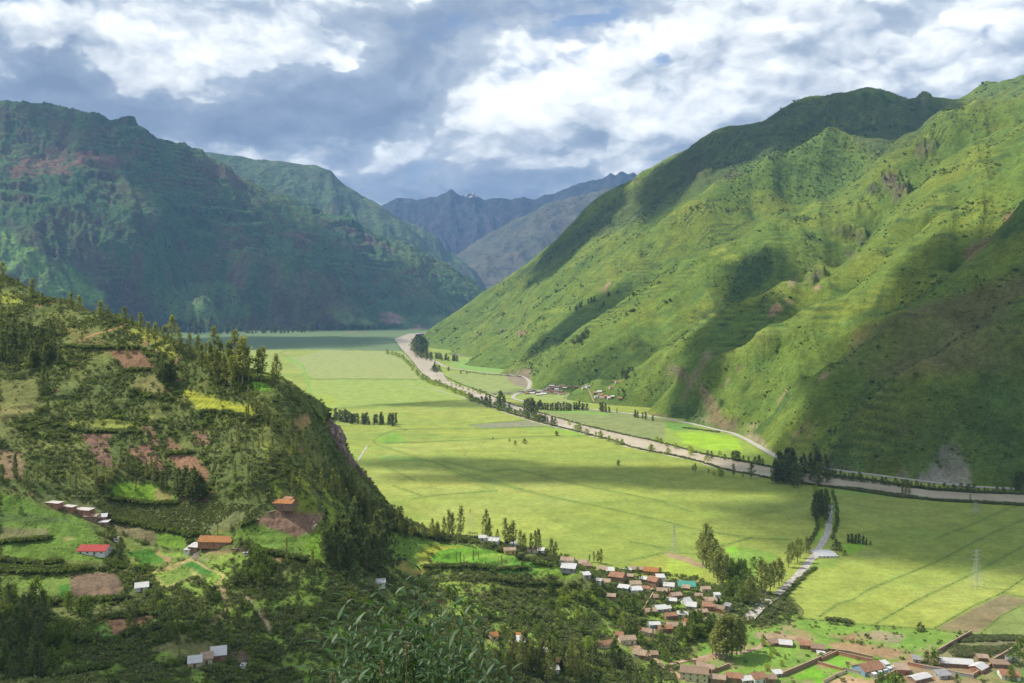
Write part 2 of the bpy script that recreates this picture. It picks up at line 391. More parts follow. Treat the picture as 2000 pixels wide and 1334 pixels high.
# ------------------------------------------------------------------ left mountain
lm_px = [
    (-250, 215, 7200), (-120, 200, 7250), (0, 203, 7300), (50, 210, 7350), (100, 216, 7400), (175, 216, 7500), (215, 230, 7600), (250, 232, 7650), (275, 248, 7700), (310, 268, 7800), (350, 280, 7900), (400, 298, 7950), (425, 320, 8000), (465, 345, 8050), (500, 375, 8100), (550, 385, 8200), (600, 407, 8300), (675, 427, 8350), (700, 440, 8380), (750, 472, 8400), (800, 495, 8400), (850, 520, 8350), (900, 550, 8250), (940, 576, 8200), (980, 610, 8100), (1010, 642, 8000),
    (860, 645, 6950), (780, 642, 7100), (700, 642, 7100), (600, 643, 7000), (500, 643, 6900), (400, 643, 6800), (300, 643, 6500), (900, 640, 7300),
    (900, 600, 7800), (800, 600, 7450), (700, 560, 7550), (800, 545, 7850), (600, 520, 7500), (600, 600, 7050), (500, 480, 7450), (500, 590, 6960), (420, 420, 7500), (400, 470, 7200), (400, 600, 6700),
    (300, 400, 7050), (320, 500, 6800), (300, 570, 6560), (200, 380, 6850), (200, 470, 6500), (200, 540, 6350), (200, 600, 6200), (110, 350, 6800), (100, 430, 6400), (80, 480, 6150), (60, 540, 5900), (0, 330, 6650), (0, 420, 6250), (0, 500, 5900), (0, 560, 5650), (-150, 330, 6500), (-150, 500, 5800), (100, 295, 7150), (0, 290, 7050), (220, 300, 7300), (350, 350, 7500), (0, 620, 5500), (550, 440, 7900), (680, 490, 7950), (150, 620, 5900), (-200, 620, 5400)]
lm_base = rbf([tz(*p) for p in lm_px] + [(-4000, 8800, 1400), (-2500, 9200, 1000), (-1000, 9200, 400), (0, 9000, 0), (-5500, 7500, 1800), (-4500, 5200, 100), (-3000, 5000, -40), (-2000, 6000, -40), (-1000, 6500, -40), (-300, 6600, -40)], 120.0)
def lm_z(X, Y):
    z = lm_base(X, Y)
    k = sstep(0, 260, z)
    a = X * 0.55 - Y * 0.83; b = X * 0.83 + Y * 0.55
    wv = 220 * fbm(X / 1100, Y / 1100, 3)
    z = z + k * (130 * (ridged((b + wv) / 520, a / 1300, 6, .6) - .25) + 75 * fbm(X / 420, Y / 420, 5, .55) + 34 * ridged(X / 120, Y / 100, 4, .6))
    m = sstep(.02, .28, fbm(X / 900 + 21, Y / 900 + 4, 3)) * sstep(0, 60, z) * sstep(1000, 600, z)
    st = 32.0; fr = (z + 30 * fbm(X / 700, Y / 700, 2)) / st; fr = fr - np.floor(fr)
    z = z + m * st * .6 * (sstep(.5, .95, fr) - fr)
    # cliff bands
    c = sstep(.05, .3, fbm(X / 700 + 2, Y / 700 + 1, 3)) * sstep(500, 900, z)
    st = 150.0; fr = (z + 90 * fbm(X / 500 + 5, Y / 500, 3)) / st; fr = fr - np.floor(fr)
    return z + c * st * .5 * (sstep(.45, .75, fr) - fr) - 85 * sstep(700, 1500, z)
lm = Fan(np.linspace(-0.72, 0.04, 470), np.linspace(5350, 8900, 400), lm_z)

# ------------------------------------------------------------------ ridges further back, each from its skyline
def ridge(sil, Y0, L, amp, wl, us, rows, back=1500, seed=0):
    sx = np.array([(p[0] - CX) / F for p in sil]); sz = np.array([CH + (HY - p[1]) / F * Y0 for p in sil])
    def zf(X, Y):
        c = np.interp(X / Y, sx, sz)
        wob = 0.18 * L * fbm(X / (wl * 2.2) + seed, 0 * X + seed, 2)
        t = np.clip((Y - (Y0 - L) - wob) / (L - wob), 0, 1)
        tb = np.clip((Y - Y0) / back, 0, 1)
        s = t ** 1.15
        k = np.clip(t * (1 - t) * 4, 0, 1) ** .7
        n = ridged(X / wl + seed, Y / (wl * 2.0) + .6 * X / wl, 6, .55)
        n2 = fbm(X / (wl * .3), Y / (wl * .3) + seed, 4, .6)
        return c * s * (1 - .8 * tb) + amp * k * (n - .15) + amp * .22 * n2 * np.clip(t * 3, 0, 1) - 30 * (1 - sstep(0, .06, t))
    return Fan(us, np.linspace(Y0 - L, Y0 + back, rows), zf)
sil2 = [(300, 330), (380, 300), (410, 296), (450, 304), (515, 311), (575, 320), (615, 321), (645, 335), (670, 357), (700, 377), (740, 398), (780, 425), (820, 462), (860, 505), (900, 545), (960, 600), (1000, 640)]
m2 = ridge(sil2, 11000, 2600, 190, 900, np.linspace(-.45, .03, 300), 260, seed=3)
sil3 = [(700, 430), (760, 425), (795, 433), (825, 440), (850, 457), (862, 470), (870, 488), (900, 506), (925, 526), (950, 560), (1010, 610), (1060, 650)]
m3 = ridge(sil3, 12500, 2200, 170, 700, np.linspace(-.2, .05, 170), 180, seed=8)
sil4 = [(700, 560), (820, 540), (885, 503), (930, 470), (985, 440), (1030, 418), (1060, 400), (1100, 388), (1130, 384), (1165, 372), (1190, 362), (1230, 366), (1300, 400), (1380, 430)]
m4 = ridge(sil4, 14200, 2800, 260, 1300, np.linspace(-.2, .25, 260), 220, seed=12)
sil5 = [(650, 440), (700, 420), (745, 402), (775, 390), (800, 386), (826, 389), (850, 384), (868, 379), (880, 372), (900, 381), (925, 378), (945, 389), (975, 387), (1000, 391), (1022, 388), (1045, 390), (1065, 380), (1085, 378), (1110, 368), (1140, 356), (1165, 353), (1185, 345), (1192, 338), (1203, 341), (1212, 336), (1226, 341), (1237, 337), (1246, 346), (1270, 356), (1320, 372), (1420, 400)]
m5 = ridge(sil5, 16600, 3000, 300, 1100, np.linspace(-.24, .27, 330), 220, seed=21)

# ------------------------------------------------------------------ valley floor
fl = Fan(np.linspace(-.66, .66, 620), np.geomspace(470, 8300, 560), lambda X, Y: 0 * X)
# ------------------------------------------------------------------ albedo of the ground, kept per vertex (world data, some sunlit and shaded patches painted in)
def blend(C, m, c, k=1.0):
    m = (m * k)[..., None]
    C[...] = C * (1 - m) + np.array(c) * m
def warped(f, a=5.0, sc=None):
    s = sc if sc is not None else 9.0
    return f.PX + a * pnoise(f.X / s, f.Y / s) * 1.4 , f.PY + a * .6 * pnoise(f.X / s + 50, f.Y / s + 20) * 1.4
def soft(m, n=1):
    m = m.astype(float)
    for _ in range(n):
        p = np.pad(m, 1, mode='edge'); m = (p[1:-1, 1:-1] * 2 + p[:-2, 1:-1] + p[2:, 1:-1] + p[1:-1, :-2] + p[1:-1, 2:]) / 6
    return m

# near hillside
n1 = fbm(nh.X / 45, nh.Y / 45, 5, .6); n2 = fbm(nh.X / 12 + 9, nh.Y / 12, 4, .6); n3 = fbm(nh.X / 140 + 2, nh.Y / 140 + 7, 3)
nC = np.zeros(nh.X.shape + (3,)); nC[...] = (.105, .135, .042)
blend(nC, sstep(-.2, .35, n1), (.165, .185, .055))
blend(nC, sstep(.05, .4, n2), (0.07, 0.1, 0.025), .8)
blend(nC, sstep(.12, .35, n3), (0.17, 0.15, 0.06), .5)
blend(nC, sstep(.28, .42, fbm(nh.X / 30 + 70, nh.Y / 24, 4, .6)), (0.25, 0.14, 0.085), .8)
wx, wy = warped(nh, 3.0, 12)
nopen = np.ones(nh.X.shape)                                     # where scrub may grow
cliff = soft(inpoly(wx, wy, C1([(1830, 910), (1900, 940), (1920, 1060), (2010, 1170), (1980, 1190), (1890, 1080), (1850, 990)]) + []), 2)
nh_fields = [  # polygon, colour, how much scrub is left
    (C1([(600, 528), (790, 520), (870, 632), (700, 632)]), (0.212, 0.127, 0.0735), 0),
    (C1([(1010, 735), (1180, 790), (1400, 840), (1440, 900), (1130, 872), (1040, 790)]), (0.3, 0.32, 0.04), .03),
    (C1([(1405, 700), (1470, 705), (1530, 745), (1420, 748)]), (0.135, 0.276, 0.0299), 0),
    (C1([(1195, 615), (1250, 640), (1360, 715), (1300, 720)]), (0.162, 0.276, 0.0299), .1),
    (C1([(1380, 650), (1500, 665), (1530, 685), (1420, 690)]), (0.18, 0.249, 0.0399), .1),
    (C1([(940, 1118), (1075, 1105), (1165, 1195), (1160, 1262), (1000, 1195)]), (0.238, 0.137, 0.0833), .02),
    (C1([(460, 992), (620, 990), (600, 1090), (650, 1180), (550, 1170)]), (0.204, 0.127, 0.0882), .32),
    (C1([(920, 1000), (1000, 1050), (1010, 1095), (925, 1070)]), (0.204, 0.127, 0.0784), .32),
    (C1([(700, 1080), (850, 1050), (930, 1200), (880, 1200), (790, 1140)]), (0.221, 0.127, 0.0882), .32),
    (C1([(800, 950), (850, 940), (890, 1060), (860, 1065)]), (0.221, 0.137, 0.098), .32),
    (C1([(1080, 1000), (1150, 990), (1180, 1050), (1100, 1060)]), (0.212, 0.127, 0.0882), .32),
    (C1([(1640, 910), (1720, 880), (1740, 950), (1680, 970), (1640, 960)]), (0.34, 0.24, 0.1), .1),
    (C1([(0, 690), (180, 690), (225, 740), (210, 840), (0, 910)]), (0.16, 0.17, 0.055), .05),
    (C1([(340, 930), (560, 915), (620, 905), (770, 930), (790, 970), (600, 960), (480, 945), (350, 960)]), (0.2, 0.22, 0.05), .05),
    (C1([(850, 660), (930, 720), (900, 760), (740, 750), (730, 700)]), (0.2, 0.19, 0.07), .15),
    (C1([(0, 840), (140, 820), (210, 860), (60, 900), (0, 920)]), (0.2, 0.19, 0.07), .1),
    (C1([(0, 1080), (70, 1090), (140, 1150), (120, 1240), (0, 1250)]), (0.22, 0.16, 0.09), .15),
    (C1([(0, 930), (110, 960), (120, 1010), (0, 1020)]), (0.147, 0.164, 0.0525), .2),
    (C1([(10, 200), (90, 220), (130, 270), (60, 280), (0, 250)]), (0.24, 0.27, 0.05), .1),
    (C1([(720, 385), (800, 400), (960, 480), (1000, 560), (960, 570), (880, 520), (760, 440)]), (0.248, 0.271, 0.0525), .15),
    (C1([(360, 400), (560, 420), (600, 500), (420, 510)]), (0.15, 0.15, 0.05), .2),
    (C2([(595, 128), (700, 122), (960, 150), (985, 228), (860, 240), (640, 215)]), (0.156, 0.271, 0.0315), .02),
    (C2([(850, 160), (950, 160), (970, 215), (870, 225)]), (0.26, 0.24, 0.08), .02),
    (C2([(400, 225), (640, 228), (900, 250), (1200, 235), (1485, 262), (1430, 330), (1280, 380), (1180, 398), (1040, 402), (850, 366), (600, 320), (420, 270)]), (0.147, 0.164, 0.0683), .0),
    (C2([(0, 180), (150, 215), (250, 262), (470, 330), (600, 480), (585, 560), (300, 560), (0, 545)]), (0.12, 0.197, 0.0368), .0),
    (C2([(0, 290), (240, 300), (400, 330), (380, 352), (0, 345)]), (0.101, 0.156, 0.042), .0),
    (C2([(0, 368), (265, 378), (280, 432), (0, 460)]), (0.166, 0.172, 0.0735), .0),
    (C2([(340, 430), (400, 425), (420, 440), (360, 450)]), (0.3, 0.28, 0.1), .0),
    (C2([(640, 352), (905, 405), (862, 462), (650, 402)]), (0.16, 0.14, 0.07), .0),
    (C2([(880, 400), (1060, 420), (1035, 495), (865, 470)]), (0.129, 0.221, 0.0315), .0),
    (C2([(690, 425), (830, 480), (1000, 500), (1010, 560), (830, 610), (690, 560)]), (0.156, 0.205, 0.0525), .02),
    (C2([(700, 512), (830, 488), (950, 560), (800, 580)]), (0.0644, 0.164, 0.0263), .0),
    (C2([(890, 500), (960, 560), (930, 570), (870, 510)]), (0.3, 0.2, 0.1), .0),
    (C2([(860, 620), (1060, 550), (1250, 650), (1200, 690), (1080, 640), (930, 720), (880, 680)]), (0.3, 0.29, 0.1), .0),
    (C2([(880, 640), (1040, 575), (1070, 640), (930, 700)]), (0.138, 0.205, 0.042), .0),
    (C2([(1015, 578), (1080, 555), (1238, 640), (1195, 672)]), (0.0552, 0.164, 0.0315), .0),
    (C2([(1180, 420), (1290, 400), (1420, 345), (1600, 385), (1760, 400), (1830, 500), (1830, 585), (1700, 545), (1600, 520), (1400, 482)]), (0.138, 0.221, 0.042), .0),
    (C2([(1590, 300), (1900, 290), (1900, 400), (1740, 400)]), (0.18, 0.249, 0.0299), .02),
    (C2([(1425, 345), (1530, 285), (1560, 262), (1660, 280), (1835, 285), (1740, 390), (1650, 425), (1540, 385)]), (0.23, 0.147, 0.098), .0),
    (C2([(1080, 500), (1170, 545), (1160, 560), (1060, 545)]), (0.2, 0.17, 0.14), .0),
    (C2([(1140, 500), (1300, 505), (1390, 505), (1370, 540), (1180, 560)]), (0.24, 0.17, 0.1), .0),
    (C2([(383, 640), (640, 615), (705, 752), (560, 772), (410, 772)]), (0.17, 0.12, 0.08), .0),
    (C2([(0, 640), (383, 640), (405, 780), (0, 775)]), (0.129, 0.189, 0.042), .0),
    (C2([(150, 705), (210, 700), (215, 780), (150, 780)]), (0.22, 0.22, 0.1), .0),
    (C2([(330, 690), (395, 690), (405, 775), (350, 775)]), (0.0644, 0.18, 0.0263), .0),
    (C2([(590, 890), (835, 848), (865, 885), (730, 935), (650, 995)]), (0.17, 0.108, 0.0637), .0),
    (C2([(230, 820), (560, 810), (740, 800), (600, 880), (400, 940), (240, 920)]), (0.129, 0.148, 0.0525), .12),
    (C2([(400, 930), (590, 900), (640, 1000), (480, 1010)]), (0.11, 0.197, 0.042), .05),
    (C2([(850, 1030), (1000, 970), (1200, 1020), (1260, 1080), (1060, 1120), (880, 1112)]), (0.147, 0.156, 0.063), .0),
    (C2([(330, 1100), (640, 1120), (720, 1170), (560, 1200), (330, 1190)]), (0.138, 0.213, 0.042), .12),
    (C2([(1270, 1070), (1360, 1050), (1400, 1120), (1300, 1130)]), (0.17, 0.127, 0.0882), .05),
    (C2([(1240, 700), (1270, 720), (1280, 830), (1190, 920), (1200, 890), (1250, 820)]), (0.28, 0.2, 0.13), .0),
    (C2([(1360, 750), (1440, 790), (1530, 960), (1500, 960), (1420, 840)]), (0.26, 0.2, 0.13), .03),
    (C3([(380, 385), (520, 400), (720, 455), (960, 470), (960, 500), (800, 480), (690, 530), (470, 560), (430, 470)]), (0.156, 0.246, 0.042), .12),
    (C3([(685, 530), (740, 500), (800, 484), (930, 490), (1080, 500), (1190, 555), (1010, 572), (745, 578), (690, 565)]), (0.126, 0.276, 0.0299), .0),
    (C3([(600, 520), (700, 470), (880, 480), (800, 486), (690, 525), (680, 560)]), (0.276, 0.303, 0.042), .06),
    (C3([(478, 600), (520, 565), (620, 550), (735, 575), (700, 610), (640, 645), (600, 655), (500, 630)]), (0.34, 0.3, 0.08), .0),
    (C3([(1000, 572), (1200, 560), (1350, 580), (1430, 610), (1510, 650), (1300, 640), (1020, 620)]), (0.11, 0.262, 0.042), .12),
    (C3([(1230, 540), (1350, 560), (1480, 640), (1420, 660), (1300, 610)]), (0.144, 0.236, 0.0299), .1),
    (C3([(770, 675), (1050, 690), (1300, 712), (1500, 715), (1500, 730), (1250, 725), (1000, 700), (780, 690)]), (0.221, 0.246, 0.0525), .05),
    (C3([(1600, 760), (1850, 770), (1850, 800), (1700, 830), (1620, 800)]), (0.18, 0.249, 0.0399), .15),
    (C3([(1650, 850), (1850, 850), (1820, 870), (1700, 870)]), (0.18, 0.236, 0.0399), .15),
    (C3([(0, 280), (90, 285), (40, 380), (0, 410)]), (0.23, 0.147, 0.098), .0),
    (C3([(0, 430), (70, 390), (200, 330), (330, 330), (100, 420), (90, 560), (0, 520)]), (0.156, 0.271, 0.0315), .05),
]
for poly, c, k in nh_fields:
    m = soft(inpoly(wx, wy, poly), 1)
    blend(nC, m, c); nopen *= 1 - m * (1 - k)
# lit green glades under the thin groves of the lower spur
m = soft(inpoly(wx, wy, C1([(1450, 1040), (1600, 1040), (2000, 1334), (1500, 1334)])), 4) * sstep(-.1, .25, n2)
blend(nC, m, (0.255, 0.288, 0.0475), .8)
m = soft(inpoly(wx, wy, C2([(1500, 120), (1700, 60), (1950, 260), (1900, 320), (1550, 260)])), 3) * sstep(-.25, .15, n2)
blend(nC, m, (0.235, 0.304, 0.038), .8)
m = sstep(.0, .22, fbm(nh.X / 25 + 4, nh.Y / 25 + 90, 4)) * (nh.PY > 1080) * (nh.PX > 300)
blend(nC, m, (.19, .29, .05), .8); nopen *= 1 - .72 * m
for ln, c, wd in [(C1([(440, 468), (560, 432), (640, 408), (715, 378)]), (0.34, 0.2, 0.1), 1.3), (C2([(740, 655), (860, 620), (1060, 552), (1250, 640), (1210, 690)]), (0.34, 0.27, 0.12), 1.6), (C2([(1200, 915), (1265, 830), (1240, 730), (1220, 690)]), (0.28, 0.2, 0.13), 2.0)]:
    blend(nC, sstep(wd * 1.6, wd * .7, segdist(wx, wy, ln)), c); nopen *= sstep(wd, wd * 2, segdist(nh.PX, nh.PY, ln))
blend(nC, cliff, (0.2, 0.145, 0.11)); nopen *= 1 - .75 * cliff
nh_crop_rows = soft(inpoly(wx, wy, nh_fields[23][0]), 1)

# right mountain: crags stand out of the grass
_wx, _wy = rm.PX + 4 * pnoise(rm.X / 40, rm.Y / 40), rm.PY + 4 * pnoise(rm.X / 40 + 9, rm.Y / 40)
for poly, am in [(CR([(1250, 895), (1290, 885), (1340, 895), (1390, 922), (1370, 955), (1320, 930), (1260, 915)]), 20), (CR([(1420, 700), (1480, 665), (1515, 690), (1560, 740), (1510, 800), (1440, 745)]), 26), (CR([(1380, 740), (1410, 718), (1435, 745), (1400, 765)]), 14), (CR([(1560, 560), (1640, 530), (1660, 580), (1600, 630)]), 20),
                 (CR([(1125, 1095), (1200, 1045), (1230, 1075), (1170, 1115)]), 14), (CR([(1340, 790), (1380, 800), (1450, 860), (1400, 900), (1340, 850)]), 14), (CR([(1585, 375), (1640, 370), (1635, 420), (1595, 425)]), 22), (C6([(0, 600), (110, 640), (240, 760), (420, 930), (380, 960), (200, 860), (60, 690)]), 8), (CR([(650, 640), (740, 590), (790, 680), (720, 705)]), 18), (C5([(1100, 480), (1250, 455), (1255, 520), (1210, 510)]), 8)]:
    rm.Z += soft(inpoly(_wx, _wy, poly), 2) * am * (.35 + .8 * ridged(rm.X / 26, rm.Y / 26, 4, .6) + sstep(-.1, .1, pnoise(rm.X / 18, rm.Y / 18)) * .5)
rm.upd()
X, Y, Z = rm.X, rm.Y, rm.Z
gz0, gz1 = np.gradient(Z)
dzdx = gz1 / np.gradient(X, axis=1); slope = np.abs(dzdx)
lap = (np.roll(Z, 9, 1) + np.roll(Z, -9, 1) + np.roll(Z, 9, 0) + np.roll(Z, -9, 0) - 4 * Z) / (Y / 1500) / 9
rC = np.zeros(X.shape + (3,)); rC[...] = (.128, .198, .034)
q1 = fbm(X / 260, Y / 260, 5, .55); q2 = fbm(X / 60 + 3, Y / 60, 4, .6); q3 = fbm(X / 24 + 8, Y / 24, 3, .6)
blend(rC, sstep(-.1, .4, q1), (.21, .255, .036), .6)
blend(rC, sstep(0, .35, q2), (0.095, 0.175, 0.04), .6)
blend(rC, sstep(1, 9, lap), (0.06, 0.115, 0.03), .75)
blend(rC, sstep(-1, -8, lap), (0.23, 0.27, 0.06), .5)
blend(rC, sstep(.2, .45, fbm(X / 90 + 40, Y / 90, 4, .6)), (0.05, 0.1, 0.03), .7)
wxr, wyr = rm.PX + 5 * pnoise(X / 40, Y / 40) + 2 * pnoise(X / 12, Y / 12), rm.PY + 4 * pnoise(X / 40 + 9, Y / 40) + 2 * pnoise(X / 12, Y / 12 + 5)
rm_patches = [  # soil, rock and scree
    (CR([(1005, 1200), (1030, 1190), (1055, 1205), (1040, 1225), (1010, 1235)]), (0.5, 0.29, 0.19), 1),
    (CR([(1070, 1180), (1085, 1172), (1100, 1182), (1085, 1192)]), (0.5, 0.3, 0.2), 1),
    (CR([(1170, 1120), (1195, 1110), (1205, 1125), (1185, 1140)]), (0.45, 0.29, 0.19), 1),
    (CR([(345, 1135), (375, 1098), (385, 1105), (362, 1145)]), (0.42, 0.3, 0.18), .9),
    (CR([(1750, 1000), (1800, 960), (1880, 920), (1860, 960), (1780, 1020)]), (0.25, 0.15, 0.1), .7),
    (CR([(1915, 850), (1960, 815), (1955, 840), (1925, 870)]), (0.28, 0.17, 0.11), .8),
    (CR([(1250, 895), (1290, 888), (1340, 900), (1388, 925), (1370, 950), (1320, 925), (1260, 910)]), (0.11, 0.09, 0.08), .9),
    (CR([(1290, 985), (1330, 975), (1340, 1000), (1305, 1008)]), (0.13, 0.1, 0.085), .8),
    (CR([(1430, 700), (1480, 670), (1510, 690), (1500, 730), (1450, 740)]), (0.14, 0.1, 0.085), .9),
    (CR([(1480, 740), (1530, 710), (1550, 740), (1510, 790), (1490, 780)]), (0.13, 0.1, 0.085), .9),
    (CR([(1385, 740), (1410, 720), (1430, 745), (1400, 760)]), (0.12, 0.1, 0.08), .9),
    (CR([(1590, 560), (1640, 540), (1650, 580), (1600, 620), (1560, 600)]), (0.13, 0.1, 0.08), .7),
    (CR([(1130, 1090), (1200, 1050), (1225, 1075), (1170, 1110)]), (0.09, 0.09, 0.07), .8),
    (CR([(1075, 1100), (1110, 1085), (1120, 1100), (1085, 1130)]), (0.3, 0.24, 0.14), .8),
    (CR([(1585, 385), (1610, 380), (1630, 410), (1600, 420)]), (0.3, 0.26, 0.2), .9),
    (CR([(660, 640), (720, 600), (740, 660), (780, 680), (720, 700)]), (0.17, 0.11, 0.085), .6),
    (CR([(820, 690), (880, 660), (900, 680), (840, 700)]), (0.2, 0.13, 0.1), .7),
    (CR([(470, 700), (500, 690), (480, 720)]), (0.2, 0.14, 0.11), .8),
    (C6([(0, 600), (40, 600), (110, 640), (130, 700), (60, 680), (0, 640)]), (0.22, 0.15, 0.12), .7),
    (C6([(150, 640), (240, 530), (262, 545), (200, 640), (110, 800), (90, 800)]), (0.27, 0.21, 0.13), .75),
    (C6([(180, 700), (250, 760), (330, 900), (400, 920), (430, 900), (380, 980), (300, 960), (230, 860)]), (0.26, 0.16, 0.12), .75),
    (C6([(325, 690), (355, 670), (350, 710), (330, 730)]), (0.3, 0.24, 0.17), .7),
    (C6([(380, 620), (430, 610), (420, 640), (390, 650)]), (0.2, 0.14, 0.11), .6),
    (C6([(610, 820), (690, 730), (690, 745), (625, 830)]), (0.38, 0.27, 0.16), .85),
    (C6([(700, 1005), (810, 910), (805, 930), (730, 1005)]), (0.4, 0.26, 0.17), .9),
    (C6([(740, 1050), (850, 930), (850, 950), (770, 1040)]), (0.34, 0.29, 0.14), .8),
    (C6([(680, 1045), (720, 1050), (710, 1070)]), (0.4, 0.28, 0.18), .9),
    (C6([(845, 690), (880, 655), (930, 640), (900, 670), (850, 695)]), (0.34, 0.26, 0.15), .8),
    (C6([(430, 950), (520, 930), (500, 970), (450, 970)]), (0.32, 0.28, 0.15), .7),
    (C6([(1270, 950), (1370, 940), (1350, 985), (1300, 1000)]), (0.22, 0.13, 0.1), .7),
    (C6([(1390, 1250), (1450, 1200), (1510, 1110), (1540, 1065), (1590, 1050), (1640, 1080), (1670, 1140), (1710, 1230), (1700, 1290), (1400, 1290)]), (.46, .41, .34), .95),
    (C6([(1280, 1200), (1330, 1170), (1370, 1210), (1340, 1260), (1290, 1250)]), (0.26, 0.22, 0.17), .7),
    (C6([(700, 1100), (940, 1110), (930, 1130), (740, 1125)]), (0.3, 0.22, 0.13), .7),
    (C6([(700, 1150), (800, 1130), (900, 1160), (1100, 1200), (1050, 1230), (800, 1180)]), (0.3, 0.25, 0.19), .6),
    (C6([(430, 990), (500, 990), (560, 1040), (640, 1130), (600, 1120), (500, 1050)]), (0.4, 0.31, 0.22), .9),
    (C6([(150, 900), (330, 960), (430, 1000), (400, 960), (250, 900)]), (0.3, 0.22, 0.16), .7),
    (C5([(1100, 480), (1250, 455), (1255, 520), (1230, 530), (1210, 500)]), (0.3, 0.21, 0.17), .9),
    (C5([(800, 378), (880, 380), (875, 400), (820, 395)]), (0.32, 0.25, 0.19), .8),
    (C5([(1075, 235), (1110, 240), (1100, 255), (1080, 250)]), (0.3, 0.18, 0.13), .8),
    (C5([(1160, 250), (1220, 240), (1220, 270), (1180, 270)]), (0.3, 0.19, 0.14), .8),
    (C5([(1850, 690), (2000, 720), (2000, 735), (1860, 712)]), (0.3, 0.18, 0.13), .8),
    (C5([(1600, 640), (1800, 680), (1800, 690), (1620, 655)]), (0.3, 0.18, 0.13), .5),
    (CR([(765, 990), (830, 960), (850, 975), (790, 1000)]), (0.27, 0.33, 0.05), .9),
    (CR([(830, 1000), (890, 990), (880, 1020), (810, 1015)]), (0.27, 0.32, 0.05), .9),
    (CR([(1110, 830), (1190, 790), (1210, 795), (1130, 840)]), (0.235, 0.304, 0.038), .8),
    (CR([(100, 1220), (210, 1200), (230, 1215), (150, 1225)]), (0.235, 0.32, 0.0475), .7),
]
for poly, c, k in rm_patches:
    m = soft(inpoly(wxr, wyr, poly), 2) * (.75 + .5 * q3)
    blend(rC, np.clip(m, 0, 1), c, k)
m = soft(inpoly(wxr, wyr, C6([(1050, 420), (1500, 250), (2100, 60), (2100, 720), (1700, 640), (1150, 690), (1000, 600)])), 8)
blend(rC, m * np.clip(.75 + q1 * 2, 0, 1), (.165, .155, .06), .75)
rbush = np.clip(sstep(.02, .35, fbm(X / 130 + 7, Y / 130, 4, .6)) * .9 + sstep(1, 6, lap) * .9 + .03, 0, 1) * sstep(3, 14, Z)
m = soft(inpoly(wxr, wyr, CR([(860, 640), (1250, 490), (1420, 630), (1260, 760), (1100, 800), (980, 740), (830, 700)])), 6)
rbush = np.maximum(rbush, m * .95); blend(rC, m, (0.085, 0.16, 0.04), .4)
m = soft(inpoly(wxr, wyr, CR([(830, 1190), (900, 1000), (1000, 960), (1030, 1060), (900, 1180), (740, 1250), (700, 1230)])), 5)
rbush = np.maximum(rbush, m * .9); blend(rC, m, (0.05, 0.095, 0.03), .7)
m = soft(inpoly(wxr, wyr, C6([(1100, 700), (1700, 680), (2000, 720), (2000, 1240), (900, 1160), (1000, 900)])), 6)
rbush = np.maximum(rbush, m * .85); blend(rC, m, (0.075, 0.12, 0.035), .5)
m = soft(inpoly(wxr, wyr, CR([(0, 1085), (700, 560), (1250, 360), (1700, 410), (1560, 560), (1420, 625), (1260, 480), (900, 650), (600, 830), (300, 940), (60, 1080)])), 5)
blend(rC, m, (0.07, 0.1, 0.045), .6)  # back ridge painted darker where cloud shade lies on it

# terrace banks: bushy dark risers that follow the contour, paler grass on the treads
def banks(C, f, st, wob, ph, mk, dark, pale):
    zz = (f.Z + wob * fbm(f.X / 300 + 3, f.Y / 300, 3)) / st; fr = zz - np.floor(zz)
    g = mk * np.clip(.55 + 1.8 * pnoise(f.X / (st * 4) + ph, f.Y / (st * 4)), 0, 1)
    blend(C, g * sstep(.5, .62, fr) * sstep(1.0, .86, fr), dark, .62)
    blend(C, g * sstep(.1, .25, fr) * sstep(.5, .4, fr), pale, .4)
rC *= np.array([.90, .86, .92])
banks(rC, rm, 13.0, 16, 1, sstep(-.02, .25, fbm(X / 340 + 13, Y / 340 + 2, 3)) * sstep(8, 30, Z), (.045, .08, .028), (.21, .25, .05))
# left mountain and the ridges behind
def far_colour(f, seed, base, rock, dark, yl, rk=.5):
    C = np.zeros(f.X.shape + (3,)); C[...] = base
    s = 1.0
    a = fbm(f.X / 600 + seed, f.Y / 600, 5, .6); b = fbm(f.X / 160 + seed, f.Y / 160, 4, .6)
    gx = np.gradient(f.Z, axis=1) / np.gradient(f.X, axis=1); gy = np.gradient(f.Z, axis=0) / np.gradient(f.Y, axis=0)
    st = np.hypot(gx, gy)
    blend(C, sstep(-.1, .3, a), yl, .7); blend(C, sstep(.05, .3, b), dark, .7)
    blend(C, sstep(1.0, 1.7, st) * sstep(-.3, .2, a + b), rock, rk)
    blend(C, sstep(.15, .4, fbm(f.X / 260 + seed * 3, f.Y / 260 + 8, 4, .6)), rock, rk * .6)
    return C
lC = far_colour(lm, 1, (.08, .15, .06), (.19, .12, .095), (.045, .09, .04), (.135, .205, .075), .5)
banks(lC, lm, 46.0, 50, 4, sstep(-.02, .25, fbm(lm.X / 900 + 21, lm.Y / 900 + 4, 3)) * sstep(0, 60, lm.Z), (.03, .06, .03), (.16, .25, .09))
wxl, wyl = lm.PX + 7 * pnoise(lm.X / 130, lm.Y / 130) + 3 * pnoise(lm.X / 40, lm.Y / 40), lm.PY + 7 * pnoise(lm.X / 130 + 9, lm.Y / 130) + 3 * pnoise(lm.X / 40 + 3, lm.Y / 40)
